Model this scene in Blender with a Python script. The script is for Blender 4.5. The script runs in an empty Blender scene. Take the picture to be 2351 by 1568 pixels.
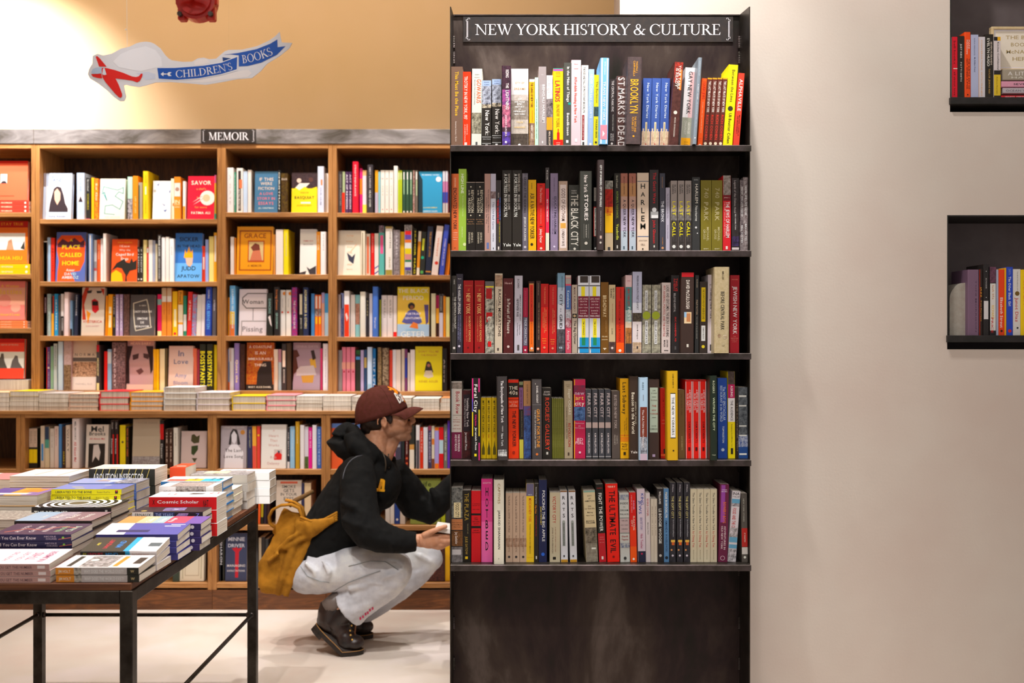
import bpy, math, random
from mathutils import Vector, Matrix
random.seed(7)
PI=math.pi
C=bpy.context.scene.collection
F=2286.0; CX=1175.5; CY=784.0; CH=1.33          # lens in pixels of the 2351x1568 frame, camera height
def X(px,Y): return (px-CX)/F*Y
def Z(py,Y): return CH-(py-CY)/F*Y
# ---------------------------------------------------------------- materials
def lin(h):
    if len(h)==3: h=''.join(c*2 for c in h)
    out=[]
    for i in (0,2,4):
        c=min(255,int(h[i:i+2],16)//6*6+2)/255.0
        out.append(c/12.92 if c<=.04045 else ((c+.055)/1.055)**2.4)
    return (out[0],out[1],out[2],1)
MATS={}
def nodes(name):
    m=bpy.data.materials.new(name); m.use_nodes=True
    nt=m.node_tree; b=nt.nodes['Principled BSDF']
    return m,nt,b
def N(nt,t,**k):
    n=nt.nodes.new(t)
    for a,v in k.items():
        if a in n.inputs: n.inputs[a].default_value=v
        else: setattr(n,a,v)
    return n
def ramp(nt,fac,stops):
    r=nt.nodes.new('ShaderNodeValToRGB'); e=r.color_ramp.elements
    while len(e)<len(stops): e.new(.5)
    for q,(p,c) in zip(e,stops): q.position=p; q.color=c
    nt.links.new(fac,r.inputs[0]); return r.outputs[0]
def M(key):
    """colour name: RRGGBB printed paper, RRGGBB~RRGGBB printed picture of two inks"""
    key=key.lower()
    if key in MATS: return MATS[key]
    if '~' in key:
        a,b=key.split('~'); m,nt,bs=nodes('printed_picture')
        tc=N(nt,'ShaderNodeTexCoord'); no=N(nt,'ShaderNodeTexNoise',Scale=95.0,Detail=6.0,Roughness=.75)
        nt.links.new(tc.outputs['Object'],no.inputs['Vector'])
        nt.links.new(ramp(nt,no.outputs['Fac'],[(.40,lin(a)),(.62,lin(b))]),bs.inputs['Base Color'])
    else:
        m,nt,bs=nodes('printed_paper')
        bs.inputs['Base Color'].default_value=lin(key)
    bs.inputs['Roughness'].default_value=.42
    bs.inputs['Specular IOR Level'].default_value=.35
    MATS[key]=m; return m
# ---------------------------------------------------------------- mesh builder
class MB:
    def __init__(s): s.v=[]; s.f=[]; s.m=[]; s.mats=[]; s.smooth=False
    def mi(s,m):
        if isinstance(m,str): m=M(m)
        if m not in s.mats: s.mats.append(m)
        return s.mats.index(m)
    def face(s,pts,m):
        b=len(s.v); s.v+= [tuple(p) for p in pts]; s.f.append(tuple(range(b,b+len(pts)))); s.m.append(s.mi(m))
    def mesh(s,vs,fs,m):
        b=len(s.v); k=s.mi(m); s.v+=[tuple(p) for p in vs]
        for f in fs: s.f.append(tuple(b+i for i in f)); s.m.append(k)
    def box(s,x0,x1,y0,y1,z0,z1,m,skip=''):
        vs=[(x0,y0,z0),(x1,y0,z0),(x1,y1,z0),(x0,y1,z0),(x0,y0,z1),(x1,y0,z1),(x1,y1,z1),(x0,y1,z1)]
        fs={'b':(0,3,2,1),'t':(4,5,6,7),'f':(0,1,5,4),'k':(2,3,7,6),'l':(3,0,4,7),'r':(1,2,6,5)}
        s.mesh(vs,[f for k,f in fs.items() if k not in skip],m)
    def cbox(s,x0,x1,y0,y1,z0,z1,c,m):
        """box with chamfered edges"""
        c=min(c,abs(x1-x0)*.45,abs(y1-y0)*.45,abs(z1-z0)*.45)
        vs=[];idx={}
        for ix,(xo,xi) in enumerate(((x0,x0+c),(x1,x1-c))):
            for iy,(yo,yi) in enumerate(((y0,y0+c),(y1,y1-c))):
                for iz,(zo,zi) in enumerate(((z0,z0+c),(z1,z1-c))):
                    for a,p in enumerate(((xo,yi,zi),(xi,yo,zi),(xi,yi,zo))):
                        idx[ix,iy,iz,a]=len(vs); vs.append(p)
        fs=[]
        def q(l,n):
            a,b,c_,d=[vs[i] for i in l][:4] if len(l)>3 else [vs[i] for i in l]+[None]
            u=Vector(b)-Vector(a); w=Vector(c_)-Vector(a)
            fs.append(tuple(l) if u.cross(w).dot(Vector(n))>0 else tuple(reversed(l)))
        for i in (0,1):
            g=-1 if i==0 else 1
            q([idx[i,0,0,0],idx[i,1,0,0],idx[i,1,1,0],idx[i,0,1,0]],(g,0,0))
            q([idx[0,i,0,1],idx[1,i,0,1],idx[1,i,1,1],idx[0,i,1,1]],(0,g,0))
            q([idx[0,0,i,2],idx[1,0,i,2],idx[1,1,i,2],idx[0,1,i,2]],(0,0,g))
        for i in (0,1):
            for j in (0,1):
                a=-1 if i==0 else 1; b=-1 if j==0 else 1
                q([idx[i,j,0,0],idx[i,j,1,0],idx[i,j,1,1],idx[i,j,0,1]],(a,b,0))
                q([idx[i,0,j,0],idx[i,1,j,0],idx[i,1,j,2],idx[i,0,j,2]],(a,0,b))
                q([idx[0,i,j,1],idx[1,i,j,1],idx[1,i,j,2],idx[0,i,j,2]],(0,a,b))
                for k in (0,1): q([idx[i,j,k,0],idx[i,j,k,1],idx[i,j,k,2]],(a,b,-1 if k==0 else 1))
        s.mesh(vs,fs,m)
    def tube(s,p,r,m,n=10,cap=True,flat=1.0):
        """round bar through points p, radius r or list of radii"""
        p=[Vector(a) for a in p]; rs=r if isinstance(r,(list,tuple)) else [r]*len(p)
        rings=[]; up=None
        for i,a in enumerate(p):
            t=(p[min(i+1,len(p)-1)]-p[max(i-1,0)]).normalized()
            if up is None:
                up=Vector((0,0,1)) if abs(t.z)<.9 else Vector((0,1,0))
            u=(up-t*up.dot(t)).normalized(); w=t.cross(u); up=u
            rings.append([a+(u*math.cos(2*PI*j/n)+w*math.sin(2*PI*j/n)*flat)*rs[i] for j in range(n)])
        vs=[q for g in rings for q in g]
        fs=[(i*n+j,i*n+(j+1)%n,(i+1)*n+(j+1)%n,(i+1)*n+j) for i in range(len(p)-1) for j in range(n)]
        if cap: fs+=[tuple(reversed(range(n))),tuple(range((len(p)-1)*n,len(p)*n))]
        s.mesh(vs,fs,m)
    def ball(s,c,r,m,n=10,k=8,M4=None):
        rx,ry,rz=r if isinstance(r,(list,tuple)) else (r,r,r)
        vs=[]
        for i in range(k+1):
            a=PI*i/k
            for j in range(n):
                b=2*PI*j/n; q=Vector((rx*math.sin(a)*math.cos(b),ry*math.sin(a)*math.sin(b),rz*math.cos(a)))
                if M4: q=M4@q
                vs.append(q+Vector(c))
        fs=[(i*n+j,(i+1)*n+j,(i+1)*n+(j+1)%n,i*n+(j+1)%n) for i in range(k) for j in range(n)]
        s.mesh(vs,fs,m)
    def build(s,name,parent=None,**props):
        me=bpy.data.meshes.new(name); me.from_pydata(s.v,[],s.f)
        for m in s.mats: me.materials.append(m)
        me.polygons.foreach_set('material_index',s.m)
        if s.smooth: me.polygons.foreach_set('use_smooth',[True]*len(s.f))
        me.update()
        o=bpy.data.objects.new(name,me); C.objects.link(o)
        if parent: o.parent=parent
        for k,v in props.items(): o[k]=v
        return o
def thing(name,label,cat,loc=(0,0,0),group=None,rot=(0,0,0)):
    o=bpy.data.objects.new(name,None); C.objects.link(o); o.location=loc; o.rotation_euler=rot; o.empty_display_size=.05
    o['label']=label; o['category']=cat
    if group: o['group']=group
    return o
def tag(o,label,cat,group=None):
    o['label']=label; o['category']=cat
    if group: o['group']=group
    return o
# ---------------------------------------------------------------- lettering
GL={}
def glyph(ch):
    if ch in GL: return GL[ch]
    cu=bpy.data.curves.new('letter','FONT'); cu.body=ch; cu.size=1; cu.resolution_u=2; cu.offset=.012
    o=bpy.data.objects.new('letter',cu); me=o.to_mesh()
    vs=[(v.co.x,v.co.y) for v in me.vertices]; fs=[tuple(p.vertices) for p in me.polygons]
    o.to_mesh_clear(); bpy.data.objects.remove(o); bpy.data.curves.remove(cu)
    if vs:
        a=min(v[0] for v in vs); b=max(v[0] for v in vs)
        g=([(x-a+.035,y) for x,y in vs],fs,b-a+.09)
    else: g=([],[],.27)
    GL[ch]=g; return g
CAP=None
def capheight():
    global CAP
    if CAP is None: CAP=max(v[1] for v in glyph('H')[0])
    return CAP
# serif capitals drawn for the shop signs: thick 'T' and thin 't' strokes, bars, bowls; cap height 1
def _arc(cx,cy,rx,ry,a0,a1,tx,ty,n=14):
    out=[]
    for i in range(n):
        a=math.radians(a0+(a1-a0)*i/n); b=math.radians(a0+(a1-a0)*(i+1)/n)
        P=lambda t,u,w:(cx+u*math.cos(t),cy+w*math.sin(t))
        out.append([P(a,rx-tx,ry-ty),P(a,rx,ry),P(b,rx,ry),P(b,rx-tx,ry-ty)])
    return out
def _st(x0,y0,x1,y1,w): return [[(x0-w/2,y0),(x0+w/2,y0),(x1+w/2,y1),(x1-w/2,y1)]]
def _sf(x,y,w=.3):
    h=.035; g=1 if y<.5 else -1
    return [[(x-w/2,y),(x+w/2,y),(x+w/2,y+g*h),(x-w/2,y+g*h)],[(x-w/4,y+g*h),(x+w/4,y+g*h),(x+w/8,y+g*.09),(x-w/8,y+g*.09)]]
def _V(x,w=.125,s=.32): return _st(x,0,x,1,w)+_sf(x,0,s)+_sf(x,1,s)
_t=.045
def _tick(x,y0,y1,d): return [[(x,y0),(x+d,y0),(x+.01*(1 if d>0 else -1),y1)]]
SER={
'I':(_V(.18),.36),'H':(_V(.18)+_V(.74)+[[(.18,.5),(.74,.5),(.74,.545),(.18,.545)]],.92),
'L':(_V(.18)+[[(.18,0),(.62,0),(.62,.04),(.18,.04)],[(.55,.03),(.63,0),(.66,.25),(.64,.25)]],.68),
'E':(_V(.18)+[[(.18,0),(.64,0),(.64,.04),(.18,.04)],[(.18,.96),(.6,.96),(.6,1),(.18,1)],[(.18,.5),(.5,.5),(.5,.54),(.18,.54)],[(.56,.03),(.65,0),(.68,.25),(.66,.25)],[(.53,.97),(.61,1),(.63,.77),(.61,.77)],[(.48,.66),(.5,.66),(.5,.38),(.48,.38)]],.7),
'T':(_sf(.36,0,.32)+_st(.36,0,.36,1,.125)+[[(.03,.96),(.69,.96),(.69,1),(.03,1)],[(.02,.76),(.04,.76),(.1,1),(.03,1)],[(.7,.76),(.68,.76),(.62,1),(.69,1)]],.72),
'N':(_st(.16,0,.16,1,_t)+_sf(.16,0,.28)+_st(.84,0,.84,1,_t)+_sf(.84,1,.28)+_sf(.12,1,.26)+[[(.06,1),(.22,1),(.87,0),(.8,0)]],1.0),
'M':(_st(.16,0,.18,1,_t)+_sf(.16,0,.26)+_sf(.13,1,.22)+[[(.1,1),(.26,1),(.57,.06),(.5,.02)]]+[[(.5,.02),(.55,.02),(.9,1),(.84,1)]]+_st(.9,0,.9,1,.125)+_sf(.9,0,.32)+_sf(.92,1,.26),1.08),
'W':([[(.06,1),(.22,1),(.47,0),(.4,0)],[(.4,0),(.45,0),(.68,.9),(.63,.9)],[(.5,1),(.66,1),(.91,0),(.84,0)],[(.84,0),(.89,0),(1.19,1),(1.14,1)]]+_sf(.14,1,.3)+_sf(.58,1,.26)+_sf(1.16,1,.24),1.26),
'Y':([[(.04,1),(.2,1),(.45,.45),(.34,.45)],[(.38,.45),(.43,.45),(.76,1),(.71,1)]]+_st(.39,0,.39,.5,.125)+_sf(.39,0,.32)+_sf(.12,1,.3)+_sf(.73,1,.24),.78),
'O':(_arc(.48,.5,.45,.52,0,360,.13,.04,26),.96),
'C':(_arc(.48,.5,.45,.52,42,318,.13,.04,22)+[[(.79,.95),(.83,.95),(.83,.68),(.81,.68)],[(.79,.14),(.83,.2),(.85,.25),(.83,.28)]],.86),
'D':(_V(.18)+_arc(.3,.5,.56,.5,-90,90,.13,.04,16)+[[(.18,0),(.32,0),(.32,.04),(.18,.04)],[(.18,.96),(.32,.96),(.32,1),(.18,1)]],.92),
'R':(_V(.18)+_arc(.3,.745,.34,.255,-90,90,.12,.04,12)+[[(.18,.96),(.32,.96),(.32,1),(.18,1)],[(.18,.49),(.34,.49),(.34,.53),(.18,.53)],[(.32,.5),(.47,.52),(.83,.0),(.68,0)]]+_sf(.8,0,.2),.84),
'B':(_V(.18)+_arc(.3,.765,.29,.235,-90,90,.11,.04,12)+_arc(.3,.27,.36,.27,-90,90,.12,.04,12)+[[(.18,.96),(.32,.96),(.32,1),(.18,1)],[(.18,.5),(.32,.5),(.32,.54),(.18,.54)],[(.18,0),(.32,0),(.32,.04),(.18,.04)]],.74),
'K':(_V(.18)+[[(.22,.4),(.28,.4),(.7,1),(.63,1)],[(.32,.53),(.44,.6),(.84,0),(.66,0)]]+_sf(.68,1,.28)+_sf(.78,0,.28),.86),
'S':(_arc(.31,.755,.26,.255,60,270,.11,.045,12)+_arc(.31,.25,.27,.26,-130,90,.12,.045,14)+[[(.25,.46),(.37,.50),(.36,.56),(.22,.56)],[(.43,.97),(.47,.99),(.49,.74),(.47,.74)],[(.07,.02),(.1,.02),(.08,.28),(.06,.28)]],.62),
'U':(_st(.18,.3,.18,1,.125)+_sf(.18,1,.32)+_st(.74,.3,.74,1,_t)+_sf(.74,1,.26)+_arc(.44,.3,.322,.32,180,360,.09,.05,16)+[[(.1175,.28),(.2425,.28),(.2425,.36),(.1175,.36)]],.9),
'&':(_arc(.4,.77,.2,.24,0,360,.08,.04,16)+_arc(.34,.26,.31,.28,100,350,.12,.045,16)+[[(.22,.66),(.36,.66),(.86,0),(.7,0)],[(.6,.18),(.64,.12),(.88,.5),(.84,.52)]]+_sf(.84,.52-.52+.0,.2)+[[(.74,.5),(.98,.5),(.98,.535),(.74,.535)],[(.22,.5),(.3,.46),(.36,.56),(.3,.6)]],1.0),
"'":([[(.06,1),(.18,1),(.12,.7),(.1,.7)]],.2),
}
def text_geo(txt,serif=False):
    """list of (verts2d,faces) with advance; returns (verts,faces,width,cap)"""
    vs=[];fs=[];x=0
    for ch in txt:
        if ch==' ': x+=.3 if not serif else .28; continue
        if serif and ch in SER:
            for poly in SER[ch][0]:
                b=len(vs); vs+=[(p[0]+x,p[1]) for p in poly]; fs.append(tuple(range(b,b+len(poly))))
            x+=SER[ch][1]+.02; continue
        g=glyph(ch); b=len(vs)
        vs+=[(p[0]+x,p[1]) for p in g[0]]; fs+=[tuple(b+i for i in f) for f in g[1]]; x+=g[2]
    return vs,fs,max(x,.01),(1.0 if serif else capheight())
class Surf:
    """a flat printed face: origin at its lower left corner, e along, g up, n outwards (metres)"""
    def __init__(s,mb,o,e,g,n,w,h): s.mb=mb;s.o=Vector(o);s.e=Vector(e);s.g=Vector(g);s.n=Vector(n);s.w=w;s.h=h;s.k=0
    def P(s,a,b,k=None): return s.o+s.e*a+s.g*b+s.n*(.00005*(s.k if k is None else k)+.00006)
    def poly(s,pts,m):
        s.k+=1
        q=[s.P(*p) for p in pts]
        if len(q)>2:
            nn=Vector((0,0,0))
            for i in range(len(q)): nn+=q[i].cross(q[(i+1)%len(q)])
            if nn.dot(s.n)<0: q.reverse()
        s.mb.face(q,m)
    def rect(s,a0,a1,b0,b1,m): s.poly([(a0,b0),(a1,b0),(a1,b1),(a0,b1)],m)
    def disc(s,a,b,r,m,n=24):
        g=lambda v,h:min(h,max(0,v))
        s.poly([(g(a+r*math.cos(2*PI*i/n),s.w),g(b+r*math.sin(2*PI*i/n),s.h)) for i in range(n)],m)
    def line(s,pts,t,m):
        s.k+=1
        for (a,b),(c,d) in zip(pts,pts[1:]):
            u=Vector((c-a,d-b));
            if u.length<1e-7: continue
            u.normalize(); w=Vector((-u.y,u.x))*t/2; x=u*t*.3
            q=[s.P(a-x.x+w.x,b-x.y+w.y),s.P(a-x.x-w.x,b-x.y-w.y),s.P(c+x.x-w.x,d+x.y-w.y),s.P(c+x.x+w.x,d+x.y+w.y)]
            s.mb.face(q,m)
    def text(s,txt,a,b,sx,sy,m,vert=False,serif=False):
        """sx length in metres along the text, sy cap height; (a,b) start of the baseline; vert reads downwards"""
        vs,fs,w,cap=text_geo(txt,serif); s.k+=1
        kx=sx/w; ky=sy/cap
        if vert: q=[s.P(a+y*ky,b-x*kx) for x,y in vs]
        else: q=[s.P(a+x*kx,b+y*ky) for x,y in vs]
        if serif:
            for i,f in enumerate(fs):
                for j in f: q[j]=q[j]+s.n*(.00003*(i%9))
        s.mb.mesh(q,fs,m)
def art(S,spec,yt,yb,cover=False):
    """draw a printing list on a surface; x in percent of the width, y between yt (top) and yb (bottom)"""
    w,h=S.w,S.h
    Y=lambda y:(yb-float(y))/(yb-yt)*h
    clampY=lambda y:min(h,max(0,Y(y)))
    for tok in spec.split(';'):
        tok=tok.strip()
        if not tok: continue
        k=tok[0]; parts=tok[1:].split(' '); col=parts[0]; a=parts[1:]
        if k=='b': S.rect(0,w,clampY(a[1]),clampY(a[0]),col)
        elif k=='r': S.rect(w*float(a[0])/100,w*float(a[1])/100,clampY(a[3]),clampY(a[2]),col)
        elif k=='o':
            r=float(a[2])/100*w; S.disc(w*float(a[0])/100,Y(a[1]) if cover else min(h-r,max(r*.7,Y(a[1]))),r,col)
        elif k in 'pP': S.poly([(w*float(p.split(',')[0])/100,clampY(p.split(',')[1])) for p in a],col)
        elif k=='L':
            if col[0]=='F' and len(col)==7: col=col[1:]
            S.line([(w*float(p.split(',')[0])/100,clampY(p.split(',')[1])) for p in a],w*.035,col)
        elif k=='t':
            txt=' '.join(a[4:]); y0,y1,x,sz=map(float,a[:4]); sy=sz/100*w*.92
            S.text(txt,w*x/100-sy/2,Y(y0),abs(Y(y0)-Y(y1)),sy,col,vert=True)
        elif k=='h':
            txt=' '.join(a[2:]); n=a[1]; fh=None
            if '*' in n: n,fh=n.split('*')
            n=float(n)
            if not cover and len(txt)>1: n=min(90,max(n*3.4,8*len(txt)))
            g=text_geo(txt); sx=n/100*w; sy=sx/g[2]*g[3]
            lim=h*.085 if not cover else h*.13
            if len(txt)>1 and sy>lim: sy=lim
            if fh: sy=float(fh)/(yb-yt)*h
            S.text(txt,(w-sx)/2,Y(a[0])-sy/2,sx,sy,col)
# ---------------------------------------------------------------- books
PAGE=None
def page_mat():
    global PAGE
    if PAGE: return PAGE
    m,nt,b=nodes('page_edges')
    tc=N(nt,'ShaderNodeTexCoord'); mp=N(nt,'ShaderNodeMapping'); mp.inputs['Scale'].default_value=(900,6,6)
    no=N(nt,'ShaderNodeTexNoise',Scale=1.0,Detail=2.0)
    nt.links.new(tc.outputs['Object'],mp.inputs[0]); nt.links.new(mp.outputs[0],no.inputs['Vector'])
    nt.links.new(ramp(nt,no.outputs['Fac'],[(.3,(.50,.40,.30,1)),(.6,(.86,.78,.68,1))]),b.inputs['Base Color'])
    b.inputs['Roughness'].default_value=.85; PAGE=m; return m
LABELS={}; TOPS=[]; BOOKS=[]
import re
def uniq(l):
    if l in LABELS: LABELS[l]+=1; print('DUPLICATE LABEL',l)
    else: LABELS[l]=1
    return l
def book(label,group,W,H,D,kind,cover,spec,yt,yb,face=False,top_art=None,pages=True,inner='e8ddd0'):
    """upright book, local x thickness, y depth, z height; spine (or front cover when face) looks to -y"""
    hard=kind in 'hH'; mb=MB()
    if face:
        t=.0012; D2=D
        mb.box(0,W,0,t,0,H,cover); mb.box(0,W,D2-t,D2,0,H,cover); mb.box(0,t,t,D2-t,0,H,cover,'fk')
        S=Surf(mb,(0,0,0),(1,0,0),(0,0,1),(0,-1,0),W,H); art(S,spec,yt,yb,True)
        o=mb.build('book'); pb=(t,W-.003,t,D2-t,.002,H-.002)
    else:
        t=.0022 if hard else .0005; c=min(.0028 if hard else .0009,W*.25)
        if kind=='H': c=min(.005,W*.3)
        # spine with rounded corners, two boards
        prof=[(0,c*1.15),(c*.3,c*.35),(c,0),(W-c,0),(W-c*.3,c*.35),(W,c*1.15)]
        for (xa,ya),(xb,yb_) in zip(prof,prof[1:]): mb.face([(xa,ya,0),(xb,yb_,0),(xb,yb_,H),(xa,ya,H)],cover)
        mb.box(0,t,c*1.15,D,0,H,cover); mb.box(W-t,W,c*1.15,D,0,H,cover)
        mb.face([(t,t+c,0),(t,t+c,H),(W-t,t+c,H),(W-t,t+c,0)],cover)
        mb.mesh([(x,y,z) for z in (0,H) for x,y in prof+[(W-t,c+t),(t,c+t)]],[tuple(range(7,-1,-1)),tuple(range(8,16))],cover)
        S=Surf(mb,(c*.6,0,0),(1,0,0),(0,0,1),(0,-1,0),W-c*1.2,H); art(S,spec,yt,yb)
        if top_art is not None:
            S=Surf(mb,(W,0,0),(0,1,0),(0,0,1),(1,0,0),D,H); art(S,top_art,0,100,True)
        o=mb.build('book'); ov=.0028 if hard else .0006
        pb=(t,W-t,t+c,D-ov,ov,H-ov)
    tag(o,label,'book',group)
    if pages:
        q=MB(); q.box(*pb,page_mat()); q.build('page_block',o)
    return o
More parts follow.
